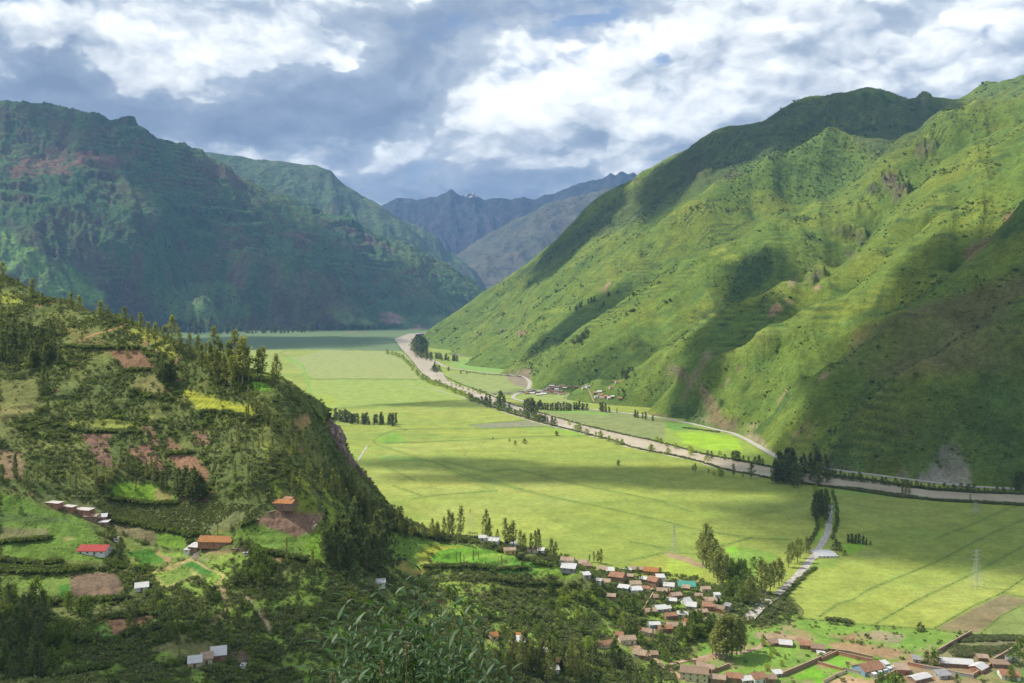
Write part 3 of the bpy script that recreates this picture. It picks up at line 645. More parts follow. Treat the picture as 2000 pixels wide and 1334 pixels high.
for poly, c, k in [
    (CL([(30, 690), (90, 620), (220, 585), (400, 600), (500, 630), (480, 660), (300, 650), (250, 720), (200, 680), (100, 690)]), (0.27, 0.15, 0.11), .8),
    (CL([(800, 640), (860, 640), (950, 680), (960, 720), (870, 700)]), (0.2, 0.12, 0.1), .7),
    (CL([(1100, 910), (1200, 905), (1210, 940), (1120, 930)]), (0.27, 0.15, 0.12), .8),
    (CL([(1320, 870), (1400, 890), (1530, 960), (1540, 1000), (1400, 940)]), (0.2, 0.13, 0.11), .6),
    (CL([(1480, 1220), (1530, 1215), (1580, 1250), (1560, 1270), (1490, 1250)]), (0.42, 0.26, 0.24), .9),
    (CL([(1600, 1275), (1640, 1270), (1650, 1290), (1610, 1290)]), (0.36, 0.22, 0.2), .8),
    (CL([(380, 1100), (520, 1090), (610, 1150), (600, 1230), (480, 1240), (400, 1180)]), (0.13, 0.085, 0.075), .6),
    (CL([(180, 1020), (230, 1015), (235, 1055), (200, 1060)]), (0.28, 0.2, 0.15), .8),
    (CL([(0, 900), (150, 980), (300, 1060), (420, 1150), (400, 1200), (250, 1180), (0, 1040)]), (.22, .38, .09), .9),  # green terraces, with the sunlit lower slopes painted in brighter, here and below
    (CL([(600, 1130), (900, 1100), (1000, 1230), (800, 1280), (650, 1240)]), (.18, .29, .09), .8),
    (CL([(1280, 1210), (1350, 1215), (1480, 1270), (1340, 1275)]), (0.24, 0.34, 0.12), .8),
    (CL([(720, 1205), (740, 1180), (800, 1140), (806, 1146), (748, 1190), (728, 1215)]), (0.34, 0.27, 0.2), .8),
    ]:
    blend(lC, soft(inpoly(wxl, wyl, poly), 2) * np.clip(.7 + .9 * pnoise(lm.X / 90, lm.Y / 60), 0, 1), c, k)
c2 = far_colour(m2, 4, (0.095, 0.15, 0.07), (0.17, 0.13, 0.1), (0.06, 0.1, 0.05), (0.15, 0.19, 0.09), .5)
c3 = far_colour(m3, 6, (0.09, 0.14, 0.07), (0.24, 0.14, 0.11), (0.06, 0.09, 0.05), (0.13, 0.18, 0.08), .7)
c4 = far_colour(m4, 9, (0.11, 0.12, 0.08), (0.18, 0.13, 0.1), (0.07, 0.08, 0.06), (0.15, 0.14, 0.09), .6)
c5 = far_colour(m5, 11, (.06, .07, .075), (.11, .095, .10), (.045, .05, .06), (.085, .09, .09), .7)
m = soft(inpoly(m5.PX, m5.PY, [(900, 378), (925, 376), (935, 384), (915, 386)]), 1) * sstep(0, .3, fbm(m5.X / 80, m5.Y / 80, 3))
blend(c5, m, (0.8, 0.82, 0.85))

# valley floor
X, Y = fl.X, fl.Y
fC = np.zeros(X.shape + (3,)); fC[...] = (.25, .295, .062)
q1 = fbm(X / 300, Y / 420, 4); q2 = fbm(X / 70 + 3, Y / 80, 4, .6); q3 = fbm(X / 600 + 30, Y / 130, 3)
blend(fC, sstep(-.1, .4, q1), (0.27, 0.31, 0.075), .8); blend(fC, sstep(.1, .4, q2), (0.19, 0.27, 0.055), .5); blend(fC, sstep(.0, .35, q3), (0.2, 0.275, 0.06), .55)
_r = (X * .9 + Y * .43) / 210; _s = (-X * .43 + Y * .9) / 120; _s = _s + .3 * pnoise(_r * .7, _s * .7)
_h = np.sin(np.floor(_r + .5 * (np.floor(_s) % 2)) * 12.9898 + np.floor(_s) * 78.233) * 43758.5453; _h = _h - np.floor(_h)
fC *= (.92 + .16 * _h)[..., None]; blend(fC, (_h > .82) * 1.0, (.29, .30, .085), .25); blend(fC, (_h < .14) * 1.0, (.17, .26, .05), .25)
fpx, fpy = fl.PX + 3 * pnoise(X / 35, Y / 35), fl.PY + 1.2 * pnoise(X / 35 + 7, Y / 35) * np.clip(600 / Y, .2, 1)
NEON = 1
meadow, soil, crop_y = (0.165, 0.34, 0.04), (0.3, 0.19, 0.12), (0.25, 0.3, 0.08)
floor_fields = [
    ([(300, 640), (880, 640), (800, 668), (785, 686), (560, 682), (300, 690)], (0.13, 0.19, 0.085)),
    (C5([(80, 0), (730, 240), (560, 255), (150, 255), (0, 250), (0, 100)]), (0.12, 0.17, 0.07)),
    ([(640, 683), (790, 687), (840, 740), (700, 741), (610, 740), (560, 700)], (0.27, 0.31, 0.11)),
    ([(600, 742), (830, 742), (905, 778), (600, 800)], (0.25, 0.32, 0.08)),
    (C5([(0, 610), (130, 600), (180, 660), (60, 690), (0, 650)]), (0.255, 0.32, 0.057)),
    (C5([(900, 772), (1240, 745), (1330, 778), (1000, 792)]), (0.22, 0.22, 0.14)),
    (C5([(1290, 785), (1500, 800), (1640, 830), (1500, 835)]), (0.216, 0.336, 0.0475)),
    (C5([(380, 850), (500, 810), (560, 870), (430, 880)]), (0.17, 0.3, 0.05)),
    (C5([(400, 940), (640, 955), (620, 975), (420, 970)]), (0.17, 0.27, 0.07)),
    (C5([(770, 480), (1100, 490), (1200, 555), (1190, 605), (1010, 600), (860, 545)]), (0.24, 0.29, 0.1)),
    (C5([(790, 430), (860, 405), (1090, 400), (1200, 490), (1000, 480), (840, 455)]), (0.2, 0.32, 0.08)),
    (C5([(1090, 480), (1230, 500), (1240, 570), (1150, 545)]), (0.24, 0.2, 0.14)),
    (C5([(1180, 600), (1300, 555), (1450, 550), (1600, 590), (1780, 640), (1560, 660), (1250, 630)]), (0.24, 0.3, 0.09)),
    (C5([(1290, 690), (1560, 690), (1800, 710), (2000, 745), (2010, 860), (1850, 840), (1650, 800), (1400, 730)]), (.20, .235, .09)),
    (C5([(1290, 688), (1500, 690), (1700, 705), (1690, 720), (1400, 705)]), (0.18, 0.29, 0.07)),
    (C6([(0, 925), (150, 940), (330, 975), (420, 1010), (560, 1110), (620, 1160), (600, 1185), (380, 1140), (100, 1075), (0, 1060)]), (0.225, 0.304, 0.057)),
    (C6([(60, 985), (200, 985), (380, 1010), (440, 1080), (260, 1085), (100, 1040)]), (0.255, 0.4, 0.038)),
    (C6([(0, 920), (120, 935), (200, 965), (60, 975), (0, 960)]), (0.13, 0.24, 0.05)),
    (C4([(930, 165), (1040, 150), (1260, 180), (1700, 225), (1500, 222), (1000, 185)]), (0.196, 0.288, 0.0665)),
    (C4([(1500, 940), (1880, 742), (2010, 768), (2010, 800), (1745, 968)]), (0.2, 0.17, 0.09)),
    (C4([(1745, 970), (1870, 868), (2010, 795), (2010, 985)]), (0.18, 0.23, 0.07)),
    (C4([(980, 462), (1060, 450), (1130, 475), (1040, 520), (980, 510)]), (0.216, 0.384, 0.038)),
    (C4([(1060, 530), (1220, 540), (1280, 520), (1180, 510), (1080, 510)]), (0.2, 0.26, 0.07)),
    (C4([(820, 560), (1000, 540), (940, 600), (830, 600), (780, 640), (740, 650)]), (0.196, 0.288, 0.057)),
    (C4([(-10, 530), (120, 560), (210, 600), (190, 660), (130, 690), (-10, 680)]), (0.28, 0.36, 0.06)),
    (C4([(-10, 505), (150, 545), (215, 590), (190, 600), (100, 560), (-10, 530)]), (0.3, 0.22, 0.13)),
    (C4([(330, 490), (390, 475), (430, 500), (410, 520), (350, 515)]), (0.196, 0.4, 0.038)),
    (C4([(430, 480), (530, 500), (640, 530), (500, 620), (520, 700), (350, 660), (340, 540)]), (0.17, 0.28, 0.05)),
    (C4([(830, 300), (860, 300), (880, 420), (800, 470), (840, 400)]), (0.196, 0.32, 0.0475)),
    (C4([(920, 200), (960, 240), (950, 420), (920, 450), (935, 320)]), (0.216, 0.32, 0.057)),
    (C3([(1800, 560), (2010, 515), (2010, 620), (1900, 600), (1810, 590)]), (0.255, 0.288, 0.057)),
    # village ground and meadows at the lower right
    (C4([(-300, 640), (190, 660), (450, 880), (440, 905), (-300, 1300)]), (0.21, 0.21, 0.09)),
    (C4([(440, 905), (560, 880), (640, 870), (1000, 905), (1500, 945), (1745, 970), (1520, 1080), (1500, 1300), (-300, 1300), (0, 1000), (300, 960)]), (.165, .27, .05)),
    (C4([(1520, 1075), (1745, 970), (2010, 985), (2010, 1300), (1480, 1300)]), (0.19, 0.19, 0.09)),
    (C4([(1700, 990), (2010, 985), (2010, 1080), (1850, 1100), (1620, 1090)]), (0.15, 0.15, 0.08)),
    (C4([(470, 965), (560, 955), (730, 965), (840, 1000), (760, 1010), (520, 1000)]), (0.3, 0.22, 0.14)),
    (C4([(940, 990), (1060, 965), (1060, 1000), (960, 1010)]), (0.22, 0.13, 0.09)),
    (C4([(730, 985), (800, 985), (790, 1000), (740, 1000)]), (0.22, 0.13, 0.09)),
    (C4([(900, 1020), (1060, 1015), (1300, 1050), (1400, 1070), (1400, 1130), (1280, 1120), (1150, 1090), (950, 1060)]), (0.28, 0.19, 0.11)),
    (C4([(1060, 960), (1200, 950), (1340, 975), (1300, 1020), (1160, 1000)]), (0.28, 0.24, 0.15)),
    (C4([(20, 1140), (100, 1120), (230, 1090), (300, 1060), (320, 1090), (240, 1120), (60, 1170)]), (0.33, 0.22, 0.14)),
    (C4([(-150, 1100), (0, 1150), (120, 1210), (60, 1240), (-160, 1140)]), (0.33, 0.22, 0.15)),
    (C4([(880, 1120), (950, 1085), (1120, 1120), (1200, 1135), (1080, 1170), (980, 1160)]), (0.17, 0.35, 0.04)),
    (C4([(1000, 1110), (1130, 1130), (1080, 1160), (1010, 1150)]), (0.28, 0.26, 0.09)),
    (C4([(660, 1230), (850, 1140), (990, 1180), (880, 1250), (640, 1250)]), (0.147, 0.32, 0.0285)),
    (C4([(880, 1245), (1000, 1195), (1190, 1230), (1180, 1260), (880, 1260)]), (0.38, 0.27, 0.16)),
    (C4([(1330, 1120), (1500, 1080), (1560, 1120), (1800, 1180), (1830, 1250), (1300, 1250)]), (0.25, 0.19, 0.11)),
    (C4([(1830, 1180), (2000, 1160), (2010, 1250), (1800, 1250)]), (0.14, 0.22, 0.05)),
    (C4([(1740, 1200), (1850, 1180), (1850, 1240), (1720, 1240)]), (0.15, 0.2, 0.06)),
]
for poly, c in floor_fields:
    blend(fC, soft(inpoly(fpx, fpy, poly), 1), c)
low = inpoly(fl.PX, fl.PY, C4([(440, 905), (640, 870), (1000, 905), (1500, 945), (2010, 985), (2010, 1300), (-300, 1300), (-300, 640), (190, 660)]))
blend(fC, low * sstep(.1, .3, fbm(X / 22, Y / 22, 4, .6)), (0.28, 0.2, 0.12), .75)
blend(fC, low * sstep(.1, .3, fbm(X / 15 + 30, Y / 15, 4, .6)), (0.11, 0.22, 0.04), .6)
lines = [  # field boundaries: points, half width in metres, kind of growth
    C5([(15, 515), (300, 514), (612, 518)]), C5([(160, 680), (400, 662), (640, 648), (800, 638), (905, 632)]), C5([(540, 795), (950, 792), (1330, 780), (1500, 800)]),
    C5([(440, 870), (640, 868), (950, 855), (1200, 838), (1600, 830)]), C5([(490, 800), (400, 835), (370, 860), (385, 880), (430, 895), (560, 935), (650, 965), (800, 1010), (1000, 1070), (1200, 1130)]),
    C5([(900, 771), (1240, 742)]), C5([(430, 955), (560, 950), (640, 962)]), C5([(510, 790), (560, 798), (540, 800)]),
    C3([(430, 30), (600, 110)]), C3([(700, 0), (870, 80), (1100, 140), (1400, 210), (1700, 270), (2000, 340)]), C3([(590, 210), (740, 190), (920, 178), (1060, 165)]), C3([(1790, 558), (1900, 535), (1995, 513)]),
    C3([(750, 0), (1000, 60), (1160, 45), (1300, 80), (1500, 130), (2000, 230)]), C3([(1800, 450), (2000, 490)]), C3([(480, 140), (640, 195)]),
    C4([(0, 340), (200, 390), (500, 435), (700, 440)]), C4([(1080, 752), (1130, 720), (1300, 650), (1500, 570), (1700, 465), (1850, 390), (2010, 325)]), C4([(1162, 915), (1400, 780), (1550, 710), (1700, 640), (1850, 555), (2010, 470)]),
    C4([(1495, 940), (1700, 820), (1880, 737), (2010, 650)]), C4([(1880, 737), (2010, 762)]), C4([(1750, 970), (1870, 868), (2010, 797)]), C4([(640, 868), (1000, 905), (1160, 920), (1500, 942), (1650, 966), (1750, 972), (2010, 976)]),
    C4([(1520, 430), (1700, 360), (1900, 270), (2000, 240)]), C4([(0, 240), (160, 290)]), C4([(240, 500), (330, 470), (480, 430)]), C4([(860, 870), (960, 800), (1060, 770)]),
    C3([(1100, 590 - 90), (1080, 500)]), C5([(600, 250), (700, 253)]), C5([(200, 355), (300, 352)]), C1([(1565, 540), (1620, 575), (1690, 610), (1715, 680), (1740, 800)]), C1([(1565, 540), (1660, 500)]),
]
for i, ln in enumerate(lines):
    yb = np.mean([p[1] for p in ln]); wpx = 1.0 * F / floorY(yb) + .35
    blend(fC, sstep(wpx * 1.9, wpx * .5, segdist(fl.PX, fl.PY * 1.0, ln)), (0.14, 0.21, 0.05), .55)
blend(fC, sstep(4, 1.5, segdist(fl.PX, fl.PY, C1([(1600, 570), (1690, 612), (1715, 690), (1740, 800)]))), (0.196, 0.336, 0.057), .9)

# ------------------------------------------------------------------ materials
def new_mat(name):
    m = bpy.data.materials.new(name); m.use_nodes = True
    return m, NT(m.node_tree)
def terrain_mat(name, scales, bump, spots=None, amp=.5, tint=(1.14, 1.03, .88)):
    m, t = new_mat(name)
    P = t.n('ShaderNodeTexCoord').outputs['Object']
    c = t.n('ShaderNodeAttribute', attribute_name='Col').outputs[0]
    v = None
    for i, s in enumerate(scales):
        nz = t.noise(P, 1 / s, 4, .65)
        f = t.math('MULTIPLY_ADD', t.math('SUBTRACT', nz, .5), amp * 3.2, 1.0)
        f = t.math('MAXIMUM', f, .25)
        v = f if v is None else t.math('MULTIPLY', v, f)
    c = t.mix(1.0, c, t.n('ShaderNodeCombineColor', {0: v, 1: v, 2: v}).outputs[0], 'MULTIPLY')
    hs = t.noise(P, 1 / (scales[0] * 3.1), 3, .6)
    c = t.mix(t.math('MULTIPLY', t.math('SUBTRACT', hs, .45), 2.5, clamp=True), c, t.mix(1.0, c, tint, 'MULTIPLY'))
    if spots:
        size, col, lo, hi = spots
        vo = t.n('ShaderNodeTexVoronoi', {'Vector': P, 'Scale': 1 / size, 'Randomness': 1.0}).outputs[0]
        msk = t.noise(P, 1 / (size * 9), 4, .65)
        k = t.math('LESS_THAN', vo, t.math('MULTIPLY', t.math('SUBTRACT', msk, lo), hi))
        c = t.mix(t.math('MULTIPLY', k, .8), c, col)
    b = t.n('ShaderNodeBump', {'Height': t.noise(P, 1 / scales[-1], 5, .65), 'Distance': bump, 'Strength': 1.0})
    p = t.n('ShaderNodeBsdfPrincipled', {'Base Color': c, 'Roughness': 1.0, 'Specular IOR Level': 0.1, 'Normal': b.outputs[0]})
    t.n('ShaderNodeOutputMaterial', {0: p.outputs[0]})
    return m
M_near = terrain_mat('hillside_ground', [14, 2.2], 1.2, (2.4, (0.045, 0.06, 0.018), .42, 1.6), .42)
M_right = terrain_mat('mountain_grass', [40, 9, 3], 3.0, (6, (.05, .085, .028), .48, 1.6), .40)
M_left = terrain_mat('mountain_rock_and_grass', [130, 28], 34.0, (34, (0.03, 0.055, 0.03), .45, 1.6), .38)
M_back = terrain_mat('distant_mountain', [240, 60], 40.0, None, .34, (1.12, 1.0, .9))
M_floor = terrain_mat('valley_fields', [26, 5, 1.6], .6, None, .30, (1.08, 1.0, .85))

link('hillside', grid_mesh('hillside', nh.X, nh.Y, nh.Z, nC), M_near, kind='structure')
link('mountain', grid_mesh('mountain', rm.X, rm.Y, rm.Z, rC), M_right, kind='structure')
link('rocky_mountain', grid_mesh('rocky_mountain', lm.X, lm.Y, lm.Z, lC), M_left, kind='structure')
for nm, f, c in (('mountain_ridge', m2, c2), ('rocky_ridge', m3, c3), ('distant_ridge', m4, c4), ('distant_peaks', m5, c5)):
    link(nm, grid_mesh(nm, f.X, f.Y, f.Z, c), M_back, kind='structure')
link('valley_floor', grid_mesh('valley_floor', fl.X, fl.Y, fl.Z, fC), M_floor, kind='structure')
gx, gy = np.meshgrid(np.linspace(-13400, 13400, 60), np.linspace(-3400, 19400, 60))
gC = np.zeros(gx.shape + (3,)); gC[...] = (0.16, 0.21, 0.07)
link('ground', grid_mesh('ground', gx, gy, gx * 0 - 25.0, gC), M_floor, kind='structure')
hx, hy = np.meshgrid(np.linspace(-70, 70, 90), np.linspace(-60, 16, 60))
hC = np.zeros(hx.shape + (3,)); hC[...] = (0.1, 0.13, 0.04)
link('hilltop', grid_mesh('hilltop', hx, hy, nh_z(hx, hy) - .05, hC), M_near, kind='structure')

# ------------------------------------------------------------------ where a pixel's ray meets the ground; ground height
def hit(px, py, on=None, force=False):
    best = None
    for f in ([on] if on is not None else [nh, rm, lm]):
        h = f.hit(px, py, force)
        if h and h[2] > -.3 and (best is None or h[1] < best[1]): best = h
    if (on is None or best is None) and py > HY + 12:
        Yf = floorY(py)
        if best is None or Yf < best[1]: best = ((px - CX) / F * Yf, Yf, 0.0)
    return best
def ground(X, Y):
    z = 0.0
    for f in (nh, rm, lm):
        a = f.at(X, Y)
        if a is not None: z = max(z, a)
    return z

# ------------------------------------------------------------------ haze
import bmesh
def box_mesh(name, sx, sy, sz, z0=0.0):
    me = bpy.data.meshes.new(name); x, y = sx / 2, sy / 2
    v = [(-x, -y, z0), (x, -y, z0), (x, y, z0), (-x, y, z0), (-x, -y, z0 + sz), (x, -y, z0 + sz), (x, y, z0 + sz), (-x, y, z0 + sz)]
    me.from_pydata(v, [], [(3, 2, 1, 0), (4, 5, 6, 7), (0, 1, 5, 4), (1, 2, 6, 5), (2, 3, 7, 6), (3, 0, 4, 7)])
    return me
me = bpy.data.meshes.new('haze')
bb = [(-13500, -3500, -27), (13500, 19500, 2790)]
(x0, y0, z0), (x1, y1, z1) = bb
me.from_pydata([(x0, y0, z0), (x1, y0, z0), (x1, y1, z0), (x0, y1, z0), (x0, y0, z1), (x1, y0, z1), (x1, y1, z1), (x0, y1, z1)], [], [(3, 2, 1, 0), (4, 5, 6, 7), (0, 1, 5, 4), (1, 2, 6, 5), (2, 3, 7, 6), (3, 0, 4, 7)])
hm, t = new_mat('haze')
t.n('ShaderNodeOutputMaterial', {'Volume': t.n('ShaderNodeVolumePrincipled', {'Color': (.22, .43, .80, 1), 'Density': HAZE, 'Anisotropy': 0.0}).outputs[0]})
link('haze', me, hm, kind='stuff')

# ------------------------------------------------------------------ cumulus clouds overhead, out of the frame: they shade parts of the valley
cm, t = new_mat('cloud_vapour')
t.n('ShaderNodeOutputMaterial', {'Volume': t.n('ShaderNodeVolumePrincipled', {'Color': (.98, .98, 1.0, 1), 'Density': .02, 'Anisotropy': 0.3}).outputs[0]})
def cloud(px, py, rx, ry, ang=0, thick=260, seed=0, gz=None):
    h = hit(px, py); 
    k = ((3150 if h[1] < 4300 else 5200) - h[2]) / sdir.z
    c = Vector(h) + sdir * k
    nr, na = 14, 40
    vs, fs = [(0, 0, thick * .5)], []
    for i in range(1, nr):
        f = i / nr * math.pi; rr, zz = math.sin(f), math.cos(f)
        for j in range(na):
            a = 2 * math.pi * j / na
            nz = float(fbm(np.array([math.cos(a) * 1.6 + seed * 7.3]), np.array([math.sin(a) * 1.6 + zz * .6 + seed]), 4, .6)[0])
            n2_ = float(fbm(np.array([rr * math.cos(a) * 3 + seed]), np.array([rr * math.sin(a) * 3 - seed * 3]), 3)[0])
            q = rr * (1 + .75 * nz)
            zt = zz * thick * .5 * (1 + 1.1 * n2_) * (1 if zz > 0 else .55)
            vs.append((rx * q * math.cos(a), ry * q * math.sin(a), zt))
    vs.append((0, 0, -thick * .28))
    for j in range(na): fs.append((0, 1 + j, 1 + (j + 1) % na)); fs.append((len(vs) - 1, 1 + (nr - 2) * na + (j + 1) % na, 1 + (nr - 2) * na + j))
    for i in range(nr - 2):
        for j in range(na):
            a, b = 1 + i * na + j, 1 + i * na + (j + 1) % na
            fs.append((a, a + na, b + na, b))
    me = bpy.data.meshes.new('cloud'); me.from_pydata(vs, [], fs)
    me.polygons.foreach_set('use_smooth', [True] * len(fs))
    o = link('cloud', me, cm, kind='stuff'); o.location = c; o.rotation_euler.z = R(ang)
CLOUDS = [  # centre of the shadow (photo pixel), half sizes in metres, turn, thickness
    (1960, 610, 620, 320, 38, 420), (1960, 860, 330, 200, 0, 420), (1400, 665, 250, 80, 35, 300), (1480, 550, 170, 60, 35, 220), (1130, 628, 290, 85, 33, 300),  # the slim ones along the gullies are added to darken them
    (1400, 285, 950, 300, 30, 420), (1700, 240, 620, 260, 20, 420), (1130, 430, 640, 330, 40, 420),
    (420, 440, 1100, 500, -10, 90), (760, 560, 700, 400, 0, 120),
    (500, 668, 900, 900, 0, 150),
    (1180, 925, 270, 62, 4, 190), (1440, 945, 170, 50, 0, 190), (1760, 1000, 180, 75, 0, 160), (860, 905, 140, 50, 0, 110), (900, 790, 220, 60, 0, 80), (1560, 870, 90, 60, 0, 120), (1150, 740, 260, 90, 0, 60),
    (110, 1290, 170, 60, 0, 120), (600, 1230, 110, 60, 30, 70),
]
for i, cl in enumerate(CLOUDS): cloud(*cl, seed=i + 1)
# ------------------------------------------------------------------ river, canal and roads
def resample(pts, n):
    P = np.array(pts, float); d = np.r_[0, np.cumsum(np.hypot(*np.diff(P, axis=0).T))]
    t = np.linspace(0, d[-1], n)
    return np.stack([np.interp(t, d, P[:, 0]), np.interp(t, d, P[:, 1])], 1)
def flat(px, py, z=0.0):
    Yf = (CH - z) * F / (py - HY)
    return ((px - CX) / F * Yf, Yf, z)
def strip(name, L, Rr, n, z, mat, cross=6, wob=0.0, **pr):
    A = np.array([flat(*p) for p in resample(L, n)]); B = np.array([flat(*p) for p in resample(Rr, n)])
    if wob:
        k = np.arange(n) * .37
        d = B - A; d /= np.linalg.norm(d, axis=1)[:, None]
        A -= d * ((pnoise(k, k * 0) + 1.5 * pnoise(k * .23, k * 0 + 3)) * wob)[:, None]; B += d * ((pnoise(k, k * 0 + 9) + 1.5 * pnoise(k * .21, k * 0 + 13)) * wob)[:, None]
    t = np.linspace(0, 1, cross)[None, :, None]
    G = A[:, None] * (1 - t) + B[:, None] * t
    me = grid_mesh(name, G[..., 0], G[..., 1], G[..., 2] + z)
    return link(name, me, mat, **pr)
riverL = [(796, 652), (770, 661.5), (784, 681), (796, 693), (813, 714), (824, 728), (845, 742), (873, 753), (897, 762), (918, 773), (950, 788), (985, 802), (1020, 813), (1055, 824), (1090, 832), (1125, 841), (1160, 850), (1195, 858), (1230, 871), (1265, 879), (1300, 885), (1340, 894), (1370, 901), (1405, 913), (1440, 921), (1496, 931), (1560, 942), (1622, 950), (1685, 959), (1755, 969), (1825, 976), (1912, 981), (2000, 986), (2120, 992)]
riverR = [(880, 647), (812, 653), (808, 675), (817, 696), (850, 703), (845, 717), (866, 730), (873, 741), (890, 751), (922, 761), (953, 772), (990, 788), (1025, 799), (1058, 809), (1090, 818), (1142, 833), (1177, 841), (1230, 853), (1265, 860), (1300, 869), (1335, 878), (1370, 888), (1405, 895), (1457, 904), (1506, 914), (1622, 931), (1685, 938), (1755, 949), (1825, 958), (1895, 963), (2000, 967), (2120, 972)]
M_river, t = new_mat('muddy_water')
P = t.n('ShaderNodeTexCoord').outputs['Object']
c = t.ramp(t.noise(P, .018, 7, .68), [(.32, (.33, .265, .175)), (.5, (.42, .35, .245)), (.66, (.52, .45, .33))])
b = t.n('ShaderNodeBump', {'Height': t.noise(P, .35, 5, .6), 'Distance': .35, 'Strength': .7})
t.n('ShaderNodeOutputMaterial', {0: t.n('ShaderNodeBsdfPrincipled', {'Base Color': c, 'Roughness': .42, 'IOR': 1.33, 'Normal': b.outputs[0]}).outputs[0]})
def rough_mat(name, c1, c2, sc, bump=.3, sc2=None):
    m, t = new_mat(name)
    P = t.n('ShaderNodeTexCoord').outputs['Object']
    c = t.ramp(t.noise(P, sc, 6, .7), [(.36, c1), (.64, c2)])
    b = t.n('ShaderNodeBump', {'Height': t.noise(P, sc * 2.2, 5, .7), 'Distance': bump, 'Strength': 1.0})
    t.n('ShaderNodeOutputMaterial', {0: t.n('ShaderNodeBsdfPrincipled', {'Base Color': c, 'Roughness': .95, 'Specular IOR Level': .15, 'Normal': b.outputs[0]}).outputs[0]})
    return m
M_road = rough_mat('road_gravel', (.34, .31, .28), (.46, .43, .39), .12, .1)
M_dirt = rough_mat('dirt_track', (.28, .18, .12), (.42, .30, .21), .15, .2)
M_stones = rough_mat('river_stones', (.17, .15, .12), (.62, .58, .52), .35, .8)
M_bank = rough_mat('gravel_bank', (.36, .31, .23), (.5, .44, .35), .08, .3)
strip('gravel_bank', [(p[0] - 5, p[1] + 2.2) for p in riverL[10:26]], [(p[0] + 6, p[1] - 2.2) for p in riverR[10:26]], 200, .03, M_bank, 4, 2.5, kind='structure')
strip('river', riverL, riverR, 620, .10, M_river, 8, 2.2, kind='structure')
def road(name, pts, wm, z, mat, n=400, cap=False):
    """a strip of real width wm that lies on the terrain"""
    Q = resample(pts, n); W = []
    for px, py in Q:
        W.append(flat(px, py))
    W = np.array(W); T = np.gradient(W, axis=0); T /= np.linalg.norm(T, axis=1)[:, None] + 1e-9
    N = np.stack([-T[:, 1], T[:, 0], 0 * T[:, 0]], 1)
    wm = np.broadcast_to(np.asarray(wm, float), (n,))[:, None]
    cs = np.linspace(-1, 1, 5)[None, :, None]
    G = W[:, None] + N[:, None] * cs * wm[:, None] / 2
    Zg = np.array([[min(ground(x, y), 2.5) if cap else ground(x, y) for x, y in zip(rx, ry)] for rx, ry in zip(G[..., 0], G[..., 1])])
    Zg = np.repeat(Zg.max(1)[:, None], 5, 1)
    return link(name, grid_mesh(name, G[..., 0], G[..., 1], Zg + z), mat, kind='structure')
road('valley_road', road_px, 9.5, .5, M_road, 700, True)
canal_px = [(1622, 985), (1621, 1000), (1620, 1015), (1617, 1040), (1604, 1064), (1587, 1089), (1559, 1124), (1524, 1159), (1496, 1187), (1461, 1216)]
road('stony_stream', canal_px, np.linspace(5, 8.5, 200) + 1.2 * pnoise(np.arange(200) * .23, np.zeros(200)), .06, M_stones, 200)
road('dirt_track', C3([(1750, 1040), (1850, 1090), (2000, 1170), (2120, 1230)]), 4.0, .08, M_dirt, 80)
road('dirt_track', C4([(20, 1150), (120, 1118), (230, 1090), (320, 1068), (420, 1072), (520, 1045), (560, 1000)]), 3.2, .08, M_dirt, 80)
road('dirt_track', C4([(460, 900), (400, 930), (330, 900), (300, 860)]), 3.0, .09, M_dirt, 50)
road('riverside_track', C5([(560, 560), (700, 570), (860, 615), (1000, 670), (1160, 705), (1300, 755), (1400, 790)]), 3.5, .09, M_road, 160)
road('riverside_track', C5([(1410, 640), (1500, 600), (1600, 650)]), 3.0, .08, M_dirt, 40)
road('village_path', C3([(2000, 640), (1930, 740), (1880, 830), (1840, 880)]), 2.2, .08, M_dirt, 50)
road('field_canal', C1([(798, 1020), (850, 940)])[:0] + [(699, 900), (717, 871)], 2.4, .2, M_road, 16)

# bridge over the river
M_conc = rough_mat('concrete', (.42, .40, .37), (.55, .53, .5), .4, .05)
M_conc_d = rough_mat('weathered_concrete', (.25, .23, .2), (.36, .33, .3), .4, .05)
def box_bm(bm, cx, cy, cz, sx, sy, sz, rz=0.0):
    """a box given by its base centre"""
    M_ = Matrix.Translation((cx, cy, cz + sz / 2)) @ Matrix.Rotation(rz, 4, 'Z') @ Matrix.Diagonal((sx, sy, sz, 1))
    bmesh.ops.create_cube(bm, size=1, matrix=M_)
def bm_obj(name, bm, mat, parent=None, **pr):
    me = bpy.data.meshes.new(name); bm.to_mesh(me); bm.free()
    return link(name, me, mat, parent, **pr)
def beam(bm, a, b, r, n=4, r2=None):
    a, b = Vector(a), Vector(b); d = b - a
    if d.length < 1e-6: return
    q = d.to_track_quat('Z', 'Y').to_matrix().to_4x4()
    bmesh.ops.create_cone(bm, cap_ends=True, segments=n, radius1=r, radius2=r if r2 is None else r2, depth=d.length, matrix=Matrix.Translation((a + b) / 2) @ q)
def empty(name, loc, rz=0.0, **pr):
    o = bpy.data.objects.new(name, None); COL.objects.link(o); o.location = loc; o.rotation_euler.z = rz
    o.empty_display_size = .5
    for k, v in pr.items():
        if v is not None: o[k] = v
    return o
